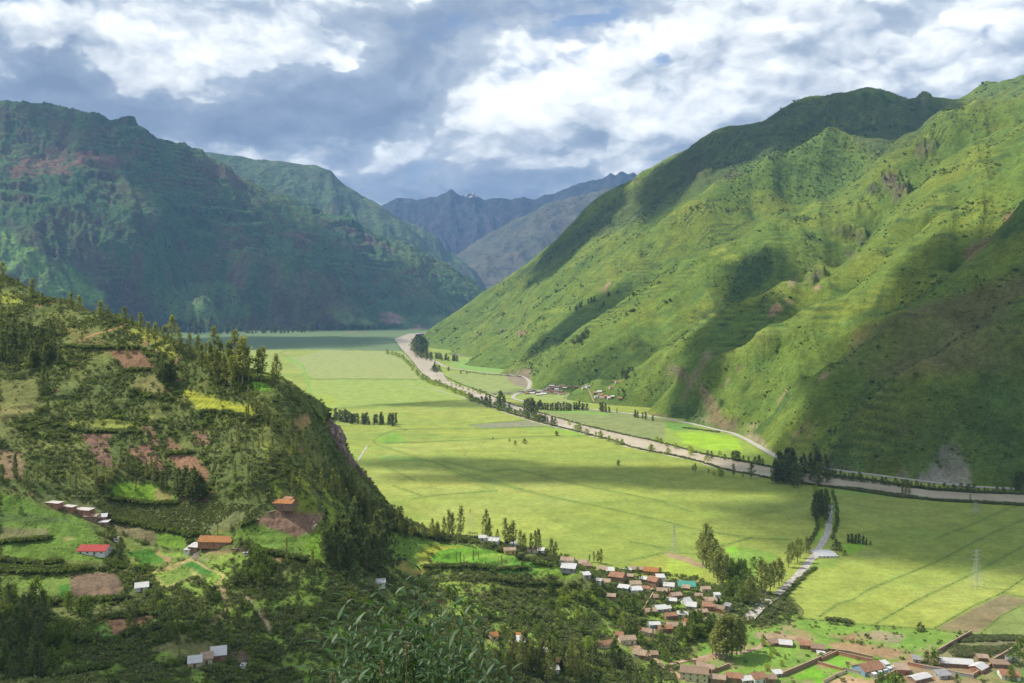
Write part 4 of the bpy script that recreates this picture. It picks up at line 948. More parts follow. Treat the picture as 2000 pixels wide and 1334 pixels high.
def bridge(a, b, wd, h, label):
    A, B = Vector(flat(*a)), Vector(flat(*b)); L = (B - A).length; ang = math.atan2(B.y - A.y, B.x - A.x)
    e = empty('road_bridge', (A + B) / 2, ang, label=label, category='bridge')
    bm = bmesh.new(); box_bm(bm, 0, 0, h, L, wd, .9); bm_obj('deck', bm, M_conc, e)
    for s in (-1, 1):
        bm = bmesh.new(); box_bm(bm, 0, s * (wd / 2 - .2), h + .9, L, .25, 1.0); bm_obj('parapet', bm, M_conc, e)
    for k in range(3):
        bm = bmesh.new(); box_bm(bm, (k - 1) * L * .3, 0, -.5, 2, wd * .8, h + .5); bm_obj('pier', bm, M_conc_d, e)
bridge((958, 771), (1003, 770), 7, 2.2, 'pale concrete road bridge crossing the brown river beside the hamlet')

# ------------------------------------------------------------------ foliage
def leaf_mat(name, c1, c2, trans=.35, rough=.7):
    m, t = new_mat(name)
    rnd = t.n('ShaderNodeObjectInfo').outputs['Random']
    P = t.n('ShaderNodeNewGeometry').outputs['Position']
    nz = t.noise(P, .35, 3, .7)
    f = t.math('ADD', t.math('MULTIPLY', rnd, .7), t.math('MULTIPLY', t.math('SUBTRACT', nz, .35), 1.3), clamp=True)
    c = t.mix(f, c1, c2)
    d = t.n('ShaderNodeBsdfPrincipled', {'Base Color': c, 'Roughness': rough, 'Specular IOR Level': .25})
    tr = t.n('ShaderNodeBsdfTranslucent', {0: t.mix(1.0, c, (1.3, 1.25, .6), 'MULTIPLY')})
    t.n('ShaderNodeOutputMaterial', {0: t.n('ShaderNodeMixShader', {0: trans, 1: d.outputs[0], 2: tr.outputs[0]}).outputs[0]})
    return m
L_euc = leaf_mat('eucalyptus_leaves', (.15, .18, .06), (.30, .325, .10), .45)
L_dark = leaf_mat('dark_leaves', (.085, .12, .045), (.17, .205, .07), .4)
L_bright = leaf_mat('willow_leaves', (.19, .28, .04), (.38, .46, .06), .45)
L_mid = leaf_mat('bush_leaves', (.09, .15, .03), (.19, .25, .05), .4)
L_olive = leaf_mat('scrub_leaves', (.11, .135, .06), (.21, .225, .105), .3)
L_scrub = leaf_mat('hillside_scrub_leaves', (.10, .13, .045), (.22, .25, .085), .3)
M_bark, t = new_mat('bark')
P = t.n('ShaderNodeNewGeometry').outputs['Position']
t.n('ShaderNodeOutputMaterial', {0: t.n('ShaderNodeBsdfPrincipled', {'Base Color': t.ramp(t.noise(P, 1.2, 4, .6), [(.35, (.13, .10, .075)), (.7, (.34, .29, .23))]), 'Roughness': .9}).outputs[0]})
def leaf_cloud(centres, rad, per, size, r, flatn=.6):
    """quads scattered in clumps: arrays of vertices and faces"""
    cs = np.repeat(np.array(centres), per, 0); n = len(cs)
    rr = np.repeat(np.broadcast_to(np.asarray(rad, float), (len(centres),)), per)
    d = r.normal(size=(n, 3)); d /= np.linalg.norm(d, axis=1)[:, None]
    p = cs + d * (rr * r.random(n) ** .45)[:, None] * np.array([1, 1, flatn + .4])
    a = r.normal(size=(n, 3)); a /= np.linalg.norm(a, axis=1)[:, None]
    b = np.cross(a, r.normal(size=(n, 3))); b /= np.linalg.norm(b, axis=1)[:, None]
    s = size * (.6 + .8 * r.random(n))[:, None]
    v = np.stack([p - a * s, p + b * s * .55, p + a * s, p - b * s * .55], 1).reshape(-1, 3)
    f = np.arange(n * 4).reshape(-1, 4)
    return v, f
def np_mesh(name, v, f, mat):
    me = bpy.data.meshes.new(name)
    f = np.asarray(f); k = f.shape[1]
    me.vertices.add(len(v)); me.vertices.foreach_set('co', np.asarray(v, np.float32).ravel())
    me.loops.add(f.size); me.loops.foreach_set('vertex_index', f.ravel().astype(np.int32))
    me.polygons.add(len(f)); me.polygons.foreach_set('loop_start', np.arange(0, f.size, k, dtype=np.int32))
    me.update(calc_edges=True); me.materials.append(mat)
    return me
def trunk_mesh(name, top, r0, limbs, lean=.02, r=None):
    bm = bmesh.new()
    pts = [Vector((lean * math.sin(z * 9) * z, lean * math.cos(z * 7) * z, z * top)) for z in (0, .3, .6, 1)]
    for i in range(3): beam(bm, pts[i], pts[i + 1], r0 * (1 - i * .28), 6, r0 * (1 - (i + 1) * .28))
    for a, b in limbs: beam(bm, a, b, r0 * .38, 4, r0 * .14)
    me = bpy.data.meshes.new(name); bm.to_mesh(me); bm.free(); me.materials.append(M_bark)
    return me
KIND = {}
def make_kind(key, leafm, n_var, clump, wd, lo, size, per, rfac, ntop=1.0, spread=1.0):
    """tree of height 1: a tapered trunk with limbs that carry the leaf clumps"""
    out = []
    for v in range(n_var):
        r = np.random.default_rng(hash((len(KIND), v)) % 999 + 11)
        cs, rad, limbs = [], [], []
        side = r.random() * 6
        for i in range(clump):
            z = lo + (1 - lo) * (i + r.random() * .6) / clump * .97
            t_ = (z - lo) / (1 - lo)
            env = wd * (math.sin(min(1, t_ * 1.1 + .12) * math.pi * .93) ** .7) * (1 - .25 * t_) * ntop
            a = i * 2.4 + r.normal() * .6; q = env * (.25 + .75 * r.random()) * spread
            c = (q * math.cos(a), q * math.sin(a), min(z, .97))
            cs.append(c); rad.append(rfac * (.6 + .7 * r.random()) * (1.05 - .4 * t_))
            if i % 2 == 0: limbs.append(((0, 0, max(lo * .6, z - .13)), c))
        vv, ff = leaf_cloud(cs, rad, per, size, r)
        vv[:, 2] = np.maximum(vv[:, 2], lo * .4)
        out.append((np_mesh('crown', vv, ff, leafm), trunk_mesh('trunk', .9, .017, limbs, .03)))
    KIND[key] = out
make_kind('euc', L_euc, 5, 26, .15, .22, .024, 26, .085)
make_kind('eucd', L_dark, 3, 28, .19, .12, .028, 26, .10)
make_kind('slim', L_euc, 3, 20, .085, .12, .022, 20, .055)
make_kind('round', L_bright, 4, 16, .30, .14, .050, 22, .20)
make_kind('bushy', L_mid, 3, 16, .30, .12, .050, 22, .20)
make_kind('darkround', L_dark, 3, 18, .30, .08, .045, 22, .18)
make_kind('pine', L_dark, 3, 16, .14, .06, .04, 20, .10)
NAMEOF = {'euc': 'eucalyptus_tree', 'eucd': 'eucalyptus_tree', 'slim': 'young_eucalyptus_tree', 'round': 'willow_tree', 'bushy': 'broadleaf_tree', 'darkround': 'dark_broadleaf_tree', 'pine': 'conifer_tree'}
_first, _count = {}, {}
def tree(key, loc, h, label, group=None, fat=1.0):
    vs = KIND[key]; v = random.randrange(len(vs)); nm = NAMEOF[key]
    _count[nm] = _count.get(nm, 0) + 1
    if (key, v) not in _first:
        e = empty(nm, (0, 0, 0)); a = link('crown', vs[v][0], None, e); b = link('trunk', vs[v][1], None, e)
        _first[(key, v)] = (e, a, b)
    else:
        e0, a0, b0 = _first[(key, v)]
        e, a, b = e0.copy(), a0.copy(), b0.copy()
        for o in (e, a, b): COL.objects.link(o)
        a.parent = e; b.parent = e
    e.location = loc; e.rotation_euler = (random.uniform(-.04, .04), random.uniform(-.04, .04), random.uniform(0, 6.28))
    q = fat * random.uniform(.88, 1.15)
    e.scale = (h * q, h * q, h)
    e['label'] = label; e['category'] = 'tree'
    if group: e['group'] = group
    return e
_ones = 'zeroth first second third fourth fifth sixth seventh eighth ninth tenth eleventh twelfth thirteenth fourteenth fifteenth sixteenth seventeenth eighteenth nineteenth'.split()
_tens = ['twenty', 'thirty', 'forty', 'fifty', 'sixty', 'seventy', 'eighty', 'ninety']
def ordinal(n):
    if n < 20: return _ones[n]
    t_, o = _tens[n // 10 - 2], n % 10
    return (t_[:-1] + 'ieth') if o == 0 else t_ + '-' + _ones[o]
def grove(key, pts, kindtxt, where, on=None, fat=1.0):
    """trees given by base pixel and height in pixels; each gets a label by its place in its row"""
    pts = sorted(pts); hs = sorted(p[2] for p in pts); md = hs[len(hs) // 2]; n = len(pts)
    for i, (px, py, hp) in enumerate(pts):
        h = hit(px, py, on, force=on is not None)
        if h is None: continue
        s = 'tall' if hp > md * 1.12 else 'short' if hp < md * .8 else 'mid-sized'
        base = f'{kindtxt} {where}'
        if n == 1: lab = base
        else:
            lab = f'{s} {base}, {ordinal(i + 1)} from left'
            if len(lab.replace('-', ' ').split()) > 15 or s in kindtxt: lab = f'{base}, {ordinal(i + 1)} from left'
        if 'crest' in where or 'skyline' in where: hp *= 1.3
        tree(key, (h[0], h[1], h[2] - .3), hp * h[1] / F, lab, None if n == 1 else f'{kindtxt}s {where}', fat)
def rpoly(poly, n, h0, h1, seed):
    r = random.Random(seed); xs = [p[0] for p in poly]; ys = [p[1] for p in poly]; out = []
    P_ = [tuple(p) for p in poly]
    k = 0
    while len(out) < n and k < 20000:
        k += 1
        x, y = r.uniform(min(xs), max(xs)), r.uniform(min(ys), max(ys))
        if inpoly(np.array([x]), np.array([y]), P_)[0] and all(abs(x - o[0]) + abs(y - o[1]) > 3 for o in out): out.append((x, y, r.uniform(h0, h1)))
    return out
def along(line, n, h0, h1, seed, jit=1.5):
    r = random.Random(seed); Q = resample(line, n)
    return [(x + r.uniform(-jit, jit) * 1.5, y + r.uniform(-jit, jit) * .5, r.uniform(h0, h1)) for x, y in Q]

# near hillside
grove('euc', [(5, 541, 24), (34, 562, 16), (62, 584, 32), (82, 592, 17), (118, 600, 16), (140, 604, 27), (155, 612, 28), (196, 622, 28), (211, 624, 22), (242, 636, 30), (258, 640, 20), (274, 644, 27)], 'eucalyptus tree with airy crown', 'on the upper skyline of the left hill', nh, 1.5)
grove('euc', [(290, 676, 38), (303, 672, 34), (320, 680, 36), (333, 678, 50), (350, 690, 40), (369, 696, 36), (386, 702, 38), (400, 712, 34), (418, 724, 68), (432, 726, 48), (446, 738, 58)], 'eucalyptus tree', 'on the crest above the brown ploughed patch', nh, 1.15)
grove('euc', [(458, 740, 76), (466, 746, 60), (474, 748, 72), (486, 746, 54), (503, 742, 48), (511, 742, 52), (541, 751, 48), (533, 748, 28), (424, 745, 52), (440, 752, 48), (410, 735, 50), (452, 762, 54), (395, 725, 44)], 'bushy eucalyptus tree', 'at the lower end of the hill crest', nh, 1.2)
grove('eucd', [(308, 736, 50), (316, 744, 56), (322, 752, 46), (330, 748, 40), (336, 742, 42)], 'dark eucalyptus tree', 'right below the brown ploughed patch', nh, 1.1)
grove('eucd', [(84, 766, 60), (92, 772, 48), (93, 806, 30)], 'dark slender eucalyptus tree', 'alone in the scrub of the left hill', nh, .8)
grove('eucd', [(28, 928, 44), (31, 934, 30), (3, 945, 40)], 'dark slender tree', 'at the left edge above the terraces', nh, .8)
grove('euc', [(120, 655, 24), (112, 640, 18), (85, 622, 20), (58, 640, 24), (18, 620, 24), (165, 650, 16), (208, 650, 16), (85, 706, 26), (142, 640, 22), (210, 816, 26), (120, 820, 22), (74, 812, 16), (248, 700, 22), (258, 690, 18), (230, 688, 18), (160, 668, 22)], 'small eucalyptus tree', 'scattered on the open upper slope', nh, 1.3)
grove('eucd', rpoly([(0, 648), (60, 640), (122, 650), (120, 712), (60, 720), (0, 712)], 38, 26, 40, 1), 'dark eucalyptus tree', 'in the shaded copse near the left edge', nh, 1.25)
grove('slim', [(500, 806, 44), (508, 815, 42), (516, 822, 44), (522, 830, 36), (492, 800, 36), (530, 846, 34), (486, 790, 40)], 'slender eucalyptus tree', 'stepping down from the bright green patch', nh, 1.3)
grove('slim', rpoly(C1([(1250, 960), (1420, 900), (1560, 960), (1750, 1060), (1900, 1180), (2000, 1330), (1650, 1330), (1300, 1330)]), 54, 24, 46, 2), 'slender pale eucalyptus tree', 'in the open grove above the adobe farmhouse', nh, 1.3)
grove('slim', rpoly(C1([(80, 1230), (520, 1180), (900, 1150), (960, 1330), (150, 1334)]), 32, 24, 42, 3), 'slender eucalyptus tree', 'in the scrub above the long brick sheds', nh, 1.4)
grove('eucd', [(354, 968, 56), (364, 974, 66), (374, 978, 68), (384, 980, 64), (392, 978, 54), (398, 974, 44), (347, 962, 40)], 'dark leafy eucalyptus tree', 'in the round clump below the red soil patch', nh, 1.3)
grove('eucd', rpoly([(632, 1070), (690, 1050), (745, 1065), (768, 1120), (700, 1130), (640, 1115)], 26, 60, 86, 4), 'dark tall eucalyptus tree', 'in the big stand above the foreground bush', nh, .95)
grove('euc', rpoly([(640, 935), (700, 948), (745, 1000), (800, 1030), (860, 1048), (862, 1062), (780, 1055), (700, 1022), (650, 985)], 50, 26, 46, 5), 'leafy eucalyptus tree', 'in the wood along the lower spur', nh, 1.05)
grove('euc', [(868, 1052, 44), (877, 1050, 56), (885, 1050, 50), (900, 1050, 64), (897, 1062, 40), (950, 1056, 62), (957, 1058, 46), (971, 1062, 30), (986, 1066, 56), (996, 1068, 44), (1003, 1068, 54), (1017, 1076, 42), (1023, 1078, 38), (1037, 1078, 38), (1046, 1080, 46), (1053, 1082, 52), (1078, 1106, 56), (1086, 1104, 48)], 'eucalyptus tree', 'on the spur end beside the radio mast', nh, 1.0)
grove('euc', [(1160, 1098, 22), (1168, 1100, 26), (1174, 1102, 32), (1152, 1098, 16)], 'small eucalyptus tree', 'behind the white roofed village house', None, 1.1)
grove('slim', [(892, 1098, 22), (899, 1102, 26), (906, 1100, 20), (924, 1096, 24), (935, 1094, 18), (980, 1105, 22), (1070, 1140, 26), (850, 1165, 24)], 'thin young eucalyptus tree', 'at the edge of the bright green terrace', nh, 1.2)
grove('slim', [(560, 1095, 46), (520, 1100, 30), (425, 1045, 24), (611, 1115, 44), (623, 1120, 30), (366, 1070, 16), (211, 1005, 20), (240, 985, 24), (265, 988, 20)], 'thin dark tree', 'at a field corner among the farm plots', nh, 1.2)
grove('darkround', [(210, 1048, 22), (222, 1055, 24), (236, 1072, 26), (228, 1082, 22), (232, 1095, 20), (470, 1070, 22), (480, 1078, 26), (486, 1066, 18), (380, 1048, 14), (395, 1052, 12), (408, 1050, 14), (420, 1055, 12), (485, 1020, 18), (452, 1034, 12), (40, 1002, 14)], 'round dark bushy tree', 'beside the farm plots', nh, 1.2)
grove('bushy', rpoly(C2([(1290, 560), (1420, 540), (1530, 620), (1480, 720), (1330, 700)]), 12, 26, 40, 6), 'leafy tree', 'below the long orange roofed house', nh, 1.0)
grove('bushy', rpoly([(0, 1150), (110, 1170), (190, 1210), (150, 1290), (60, 1330), (0, 1330)], 40, 26, 52, 7), 'broadleaf tree', 'in the shaded lower left corner', nh, .9)
grove('eucd', rpoly([(0, 1210), (90, 1220), (110, 1334), (0, 1334)], 22, 50, 84, 8), 'tall dark tree', 'in the shaded lower left corner', nh, .9)
grove('darkround', rpoly([(240, 1170), (420, 1160), (520, 1200), (470, 1290), (330, 1260), (250, 1230)], 30, 18, 34, 9), 'dark round tree', 'in the thicket below the white farm roof', nh, 1.1)
grove('slim', [(75, 1220, 40), (160, 1232, 28), (170, 1240, 22), (60, 1290, 50), (180, 1280, 26), (350, 1290, 28), (322, 1180, 26), (402, 1180, 36), (395, 1195, 30), (505, 1150, 26), (520, 1142, 30), (590, 1140, 26)], 'slender tree', 'among the shaded lower plots', nh, 1.3)
grove('euc', rpoly([(930, 1300), (1010, 1290), (1140, 1290), (1150, 1345), (930, 1350)], 34, 50, 78, 10), 'eucalyptus tree', 'in the dark wood at the bottom centre', None, 1.0)
grove('darkround', rpoly([(1060, 1290), (1150, 1270), (1150, 1330), (1060, 1334)], 8, 34, 50, 11), 'rounded dark tree', 'at the edge of the bottom centre wood', None, 1.0)
grove('eucd', [(1202, 1305, 60), (1194, 1300, 48), (1210, 1308, 44), (1270, 1338, 56), (1225, 1345, 50), (1290, 1350, 44), (1245, 1345, 42), (1160, 1300, 40)], 'dark eucalyptus tree', 'beside the dirt track at the bottom', None, 1.0)
grove('round', [(1147, 1270, 30)], 'yellow green round tree', 'below the village, brightest tree beside the dark wood', None, 1.0)
grove('bushy', [(1253, 1262, 28), (1290, 1258, 26), (1230, 1240, 24), (1235, 1195, 30), (1222, 1180, 18), (1160, 1262, 26), (1300, 1290, 24), (1275, 1300, 20)], 'leafy green tree', 'between the lower village houses', None, 1.2)
grove('slim', [(1228, 1235, 34), (1240, 1238, 38), (1250, 1236, 30), (1218, 1230, 28), (1275, 1250, 30)], 'pale upright tree', 'between the middle and lower village houses', None, 1.3)
# floor: canal and village trees
grove('euc', [(1373, 1104, 66), (1379, 1110, 92), (1386, 1118, 84), (1394, 1128, 72), (1402, 1138, 66), (1410, 1140, 72), (1418, 1134, 54), (1398, 1112, 60)], 'tall eucalyptus tree', 'in the stand north of the village', None, 1.25)
grove('bushy', rpoly(C4([(360, 600), (500, 590), (510, 760), (420, 800), (330, 760), (290, 700)]), 26, 16, 36, 12), 'leafy green tree', 'between the village and the stony stream', None, 1.1)
grove('euc', [(1458, 1172, 40), (1465, 1180, 56), (1473, 1178, 44), (1488, 1158, 72), (1496, 1162, 66), (1504, 1156, 58), (1512, 1148, 54), (1521, 1144, 56), (1527, 1138, 44), (1540, 1108, 48), (1546, 1100, 44), (1557, 1098, 50), (1563, 1090, 40), (1575, 1080, 34), (1580, 1078, 28)], 'eucalyptus tree', 'in the row beside the stony stream', None, 1.2)
grove('eucd', [(1591, 1012, 48), (1597, 1018, 58), (1604, 1014, 60), (1610, 1020, 56), (1616, 1012, 54), (1600, 1002, 46), (1593, 1000, 40), (1613, 1002, 50)], 'dark eucalyptus tree', 'at the head of the stony stream', None, 1.0)
grove('round', [(1606, 1032, 22), (1592, 962, 16), (1600, 1026, 14)], 'yellow green round tree', 'at the head of the stony stream', None, 1.1)
grove('eucd', rpoly([(1505, 925), (1540, 915), (1610, 920), (1618, 948), (1560, 958), (1510, 945)], 34, 34, 50, 13), 'dark tree', 'in the dense wood at the river bend', None, 1.2)
grove('pine', [(1657, 1060, 18), (1664, 1061, 20), (1671, 1062, 19), (1678, 1061, 20), (1686, 1063, 18), (1692, 1064, 14)], 'small dark tree', 'beside the bright green plot in the fields', None, 1.6)
grove('darkround', [(1632, 1074, 22), (1640, 1076, 18), (1650, 1085, 12), (1700, 1064, 9)], 'dark round tree', 'by the white field shed', None, 1.2)
grove('euc', [(1398, 1285, 66), (1405, 1288, 82), (1412, 1290, 90), (1420, 1286, 94), (1430, 1284, 84), (1438, 1280, 80), (1447, 1276, 70), (1454, 1270, 54), (1392, 1278, 50)], 'tall eucalyptus tree with bare lower trunk', 'in the clump on the meadow', None, 1.35)
grove('bushy', rpoly([(1322, 1242), (1350, 1225), (1385, 1215), (1390, 1250), (1340, 1265)], 16, 26, 40, 14), 'leafy tree', 'left of the meadow clump', None, 1.1)
grove('round', [(1492, 1262, 24), (1498, 1310, 16)], 'pale green small tree', 'on the meadow right of the tall clump', None, 1.2)
grove('darkround', [(1538, 1210, 14), (1541, 1220, 9), (1622, 1218, 14), (1632, 1220, 12), (1650, 1222, 12), (1658, 1222, 11), (1796, 1232, 18), (1803, 1232, 12), (1745, 1228, 8), (1875, 1238, 9)], 'dark round bush tree', 'on the edge of the maize fields', None, 1.5)
grove('bushy', [(1720, 1345, 34), (1745, 1350, 38), (1760, 1348, 34), (1735, 1340, 26), (1825, 1300, 34), (1810, 1296, 26), (1985, 1300, 40), (1994, 1280, 36), (1975, 1330, 30), (1870, 1334, 20), (1310, 1270, 20)], 'leafy tree', 'between the compounds in the lower right corner', None, 1.1)
grove('euc', [(1353, 921, 13), (1358, 922, 18), (1384, 926, 11), (1432, 932, 28), (1467, 935, 36), (1451, 933, 10)], 'single dark tree', 'at the field edge near the river', None, 1.3)
grove('round', [(1406, 929, 16), (1411, 930, 12), (1394, 928, 8), (1272, 880, 12), (1305, 888, 14), (1350, 884, 12), (1378, 899, 9), (1384, 900, 9)], 'pale willow tree', 'on the bank where the river widens', None, 1.5)
grove('bushy', rpoly(C3([(760, 700), (1600, 740), (1650, 900), (1480, 1010), (1000, 1000), (820, 900)]), 46, 14, 26, 41), 'leafy green tree', 'in the shrubby slope below the bright terraces', None, 1.3)
grove('round', rpoly(C3([(1300, 740), (1850, 780), (1800, 960), (1500, 1000)]), 14, 12, 22, 42), 'bright green tree', 'in the shrubs left of the village', None, 1.3)
grove('darkround', rpoly(C2([(1300, 560), (1800, 600), (1950, 900), (1500, 1150), (1250, 900)]), 40, 12, 26, 43), 'dark leafy tree', 'on the shaded slope left of the foreground bush', nh, 1.3)
grove('bushy', rpoly(C2([(350, 800), (1250, 760), (1250, 1020), (700, 1060), (400, 1000)]), 24, 14, 26, 44), 'leafy tree', 'between the lower farm plots', nh, 1.2)
grove('bushy', rpoly(C3([(1450, 600), (1980, 640), (2000, 900), (1850, 1000), (1600, 800)]), 26, 10, 20, 45), 'small leafy tree', 'between the upper village houses', None, 1.3)
grove('bushy', rpoly(C4([(-60, 700), (330, 720), (400, 900), (200, 960), (-60, 960)]), 28, 10, 20, 46), 'small leafy tree', 'between the middle village houses', None, 1.3)
grove('round', rpoly(C4([(0, 960), (900, 1000), (1300, 1200), (1900, 1230), (300, 1150), (-100, 1230)]), 14, 9, 16, 47), 'small bright tree', 'in the yards along the bottom edge', None, 1.3)
# river banks
grove('round', [(965, 848, 0)][:0] + [(1112, 830, 9), (1124, 841, 12), (1132, 842, 17), (1146, 850, 13), (1164, 850, 8), (1172, 856, 15), (1190, 862, 12), (1205, 868, 12), (1215, 869, 12), (1272, 881, 14)], 'round yellow green willow', 'on the near bank of the river', None, 1.6)
grove('bushy', [(1208, 909, 11), (995, 862, 6), (1006, 869, 9), (1025, 867, 11), (1087, 851, 10), (963, 858, 5)], 'lone round tree', 'standing out in the maize fields', None, 1.6)
grove('round', along(C5([(440, 372), (520, 395), (560, 430), (600, 475), (640, 512)]), 17, 6, 9, 15), 'round willow', 'on the far left bank before the first bend', None, 1.9)
grove('round', along(C5([(650, 520), (700, 548), (760, 560), (820, 590), (885, 612)]), 15, 8, 13, 16), 'round yellow green willow', 'on the left bank between the bends', None, 1.7)
grove('bushy', along(C5([(905, 635), (960, 650), (1040, 680), (1110, 700)]), 13, 10, 17, 17), 'leafy bank tree', 'across from the road bridge', None, 1.4)
grove('pine', [(950, 783, 15), (957, 790, 20), (978, 797, 36), (973, 796, 24), (984, 798, 26), (995, 800, 16)], 'tall dark conifer', 'beside the river bridge', None, 1.6)
grove('bushy', along(C5([(1130, 705), (1180, 720), (1230, 735), (1290, 750), (1330, 755)]), 15, 9, 16, 18), 'leafy bank tree', 'on the near bank below the bridge', None, 1.6)
grove('eucd', [(1026, 808, 28), (1032, 811, 34), (1038, 812, 36), (1044, 812, 30), (1048, 815, 24), (1078, 832, 20), (1084, 833, 18), (1070, 826, 12)], 'tall dark tree', 'on the river bank below the hamlet', None, 1.4)
grove('pine', along(C5([(1285, 685), (1350, 690), (1450, 690), (1560, 688)]), 20, 13, 20, 19, .8), 'dark conifer', 'in the row between road and hamlet', None, 1.7)
grove('pine', [(1173, 803, 18), (1177, 804, 20), (1183, 805, 18), (1205, 806, 9), (1241, 815, 16), (1245, 816, 14), (1255, 818, 14), (1261, 819, 16), (1275, 822, 12), (1190, 805, 12)], 'dark roadside conifer', 'in the roadside line right of the hamlet', None, 1.6)
grove('eucd', [(808, 688, 26), (813, 690, 34), (819, 690, 36), (826, 690, 34), (832, 688, 26), (816, 698, 22), (824, 700, 26), (833, 703, 22), (841, 705, 18)], 'dark tree', 'in the wood at the far river bend', None, 1.6)
grove('pine', along(C5([(640, 395), (700, 400), (760, 410), (840, 415)]), 18, 8, 14, 21, 2), 'small dark tree', 'in the strip behind the far river bend', None, 1.8)
grove('darkround', [(845, 724, 10), (851, 726, 14), (857, 726, 13), (848, 722, 9), (876, 724, 8), (900, 730, 5), (912, 731, 5)], 'dark bush tree', 'where the road meets the river', None, 1.7)
grove('round', along([(880, 752), (900, 757), (918, 763), (948, 772)], 9, 4, 6, 22), 'small round willow', 'on the right bank before the bridge', None, 1.8)
grove('pine', rpoly([(628, 812), (640, 816), (700, 824), (776, 828), (777, 833), (680, 829), (636, 822)], 36, 16, 25, 23), 'dark tree', 'in the copse in the middle of the maize fields', None, 1.5)
grove('pine', [(1113, 606, 8), (1124, 606, 9), (1127, 603, 9), (1132, 601, 10), (1136, 600, 10), (1149, 592, 9), (1155, 590, 10), (1161, 588, 10), (1189, 578, 9), (1206, 573, 8)], 'dark slope tree', 'on the terrace of the green mountain spur', rm, 2.2)
grove('darkround', rpoly(C5([(1450, 330), (1560, 250), (1590, 270), (1480, 340)]), 12, 6, 10, 24), 'dark bush tree', 'in the shaded gully left of the spur', rm, 1.8)
grove('darkround', rpoly(C5([(1740, 480), (1830, 460), (1830, 500), (1760, 520)]), 12, 7, 12, 25), 'dark bush tree', 'above the upper hamlet houses', rm, 1.5)
grove('eucd', rpoly(C4([(1930, 120), (1990, 100), (1995, 175), (1940, 180)]), 6, 20, 34, 26), 'dark tree', 'at the right edge beyond the river', None, 1.2)
grove('slim', [(1762, 965, 26), (1769, 966, 32), (1776, 966, 28), (1895, 978, 14)], 'wispy tree', 'on the near river bank below the scree', None, 1.8)
grove('darkround', along(C4([(930, 95), (1100, 115), (1300, 145), (1500, 165), (1700, 175), (1900, 180), (2000, 186)]), 44, 9, 18, 27, 2), 'dark bank bush tree', 'along the far river bank below the scree', None, 1.3)
grove('eucd', [(1382, 893, 14), (1390, 896, 16), (1416, 898, 12), (1432, 900, 20), (1438, 901, 22), (1444, 901, 20), (1452, 903, 14), (1462, 905, 14), (1475, 907, 16), (1482, 908, 20), (1490, 910, 16)], 'dark bank tree', 'on the green flat left of the river wood', None, 1.5)
grove('round', [(1303, 872, 9), (1320, 876, 11), (1350, 889, 12), (1348, 880, 10), (1290, 866, 11), (1283, 862, 10), (1405, 888, 8)], 'pale willow', 'on the bright green flat across the river', None, 1.6)
# foot of the left mountain
grove('pine', along([(345, 650), (400, 652), (470, 649)], 26, 14, 34, 28, 5), 'distant dark tree', 'at the foot of the left mountain', None, 1.7)
grove('pine', along([(480, 651), (560, 650), (650, 644)], 26, 8, 20, 29, 3), 'distant dark tree', 'in the row before the left mountain', None, 2.0)
grove('pine', along([(655, 645), (700, 645), (750, 644)], 18, 8, 14, 30, 1), 'distant dark tree', 'beside the far hamlet under the mountain', None, 1.9)
# ------------------------------------------------------------------ buildings
def plain_mat(name, c, rough=.8, var=.35, sc=.6, rib=None, metal=0.0):
    m, t = new_mat(name)
    P = t.n('ShaderNodeTexCoord').outputs['Object']
    f = t.noise(P, sc, 5, .7)
    c2 = tuple(v * (1 - var) for v in c); c3 = tuple(min(1, v * (1 + var * .5)) for v in c)
    cc = t.ramp(f, [(.3, c2), (.5, c), (.72, c3)])
    b = t.noise(P, 3.0, 3, .6)
    if rib:
        wv = t.n('ShaderNodeTexWave', {'Vector': P, 'Scale': rib, 'Distortion': .3}, wave_type='BANDS', bands_direction='X').outputs[1]
        b = t.math('ADD', wv, t.math('MULTIPLY', b, .3))
        cc = t.mix(t.math('MULTIPLY', wv, .45), t.mix(1.0, cc, (.62, .6, .58), 'MULTIPLY'), cc)
    bp = t.n('ShaderNodeBump', {'Height': b, 'Distance': .08, 'Strength': 1.0})
    t.n('ShaderNodeOutputMaterial', {0: t.n('ShaderNodeBsdfPrincipled', {'Base Color': cc, 'Roughness': rough, 'Metallic': metal, 'Normal': bp.outputs[0]}).outputs[0]})
    return m
W = dict(adobe=plain_mat('adobe_wall', (.27, .165, .105)), brick=plain_mat('brick_wall', (.36, .17, .10)), cream=plain_mat('cream_wall', (.60, .50, .34)), white=plain_mat('whitewashed_wall', (.68, .66, .6)),
         grey=plain_mat('grey_block_wall', (.36, .34, .31)), yellow=plain_mat('ochre_wall', (.55, .38, .12)), blue=plain_mat('blue_painted_wall', (.20, .30, .42)), dark=plain_mat('dark_timber', (.1, .08, .07)))
RF = dict(clay=plain_mat('clay_tile_roof', (.47, .245, .135), .85, .45, .5, 1.6), tan=plain_mat('old_tile_roof', (.54, .40, .28), .85, .45, .5, 1.6), orange=plain_mat('orange_tile_roof', (.56, .24, .07), .8, .35, .5, 1.6),
          tin=plain_mat('bright_tin_roof', (.92, .92, .91), .6, .12, .3, 2.2), greytin=plain_mat('grey_tin_roof', (.45, .46, .46), .5, .2, .3, 2.2), red=plain_mat('red_tin_roof', (.62, .035, .025), .5, .15, .3, 2.2),
          teal=plain_mat('teal_tin_roof', (.08, .48, .36), .5, .15, .3, 2.2), flat=plain_mat('flat_concrete_roof', (.46, .42, .38), .9, .25, .4), brown=plain_mat('brown_thatch', (.22, .15, .1), .95, .35, .8))
M_win = plain_mat('dark_window', (.035, .04, .045), .25, .1)
M_door = plain_mat('wooden_door', (.16, .09, .05), .7)
M_frame = plain_mat('window_frame', (.5, .45, .38), .7)
HOUSES = []
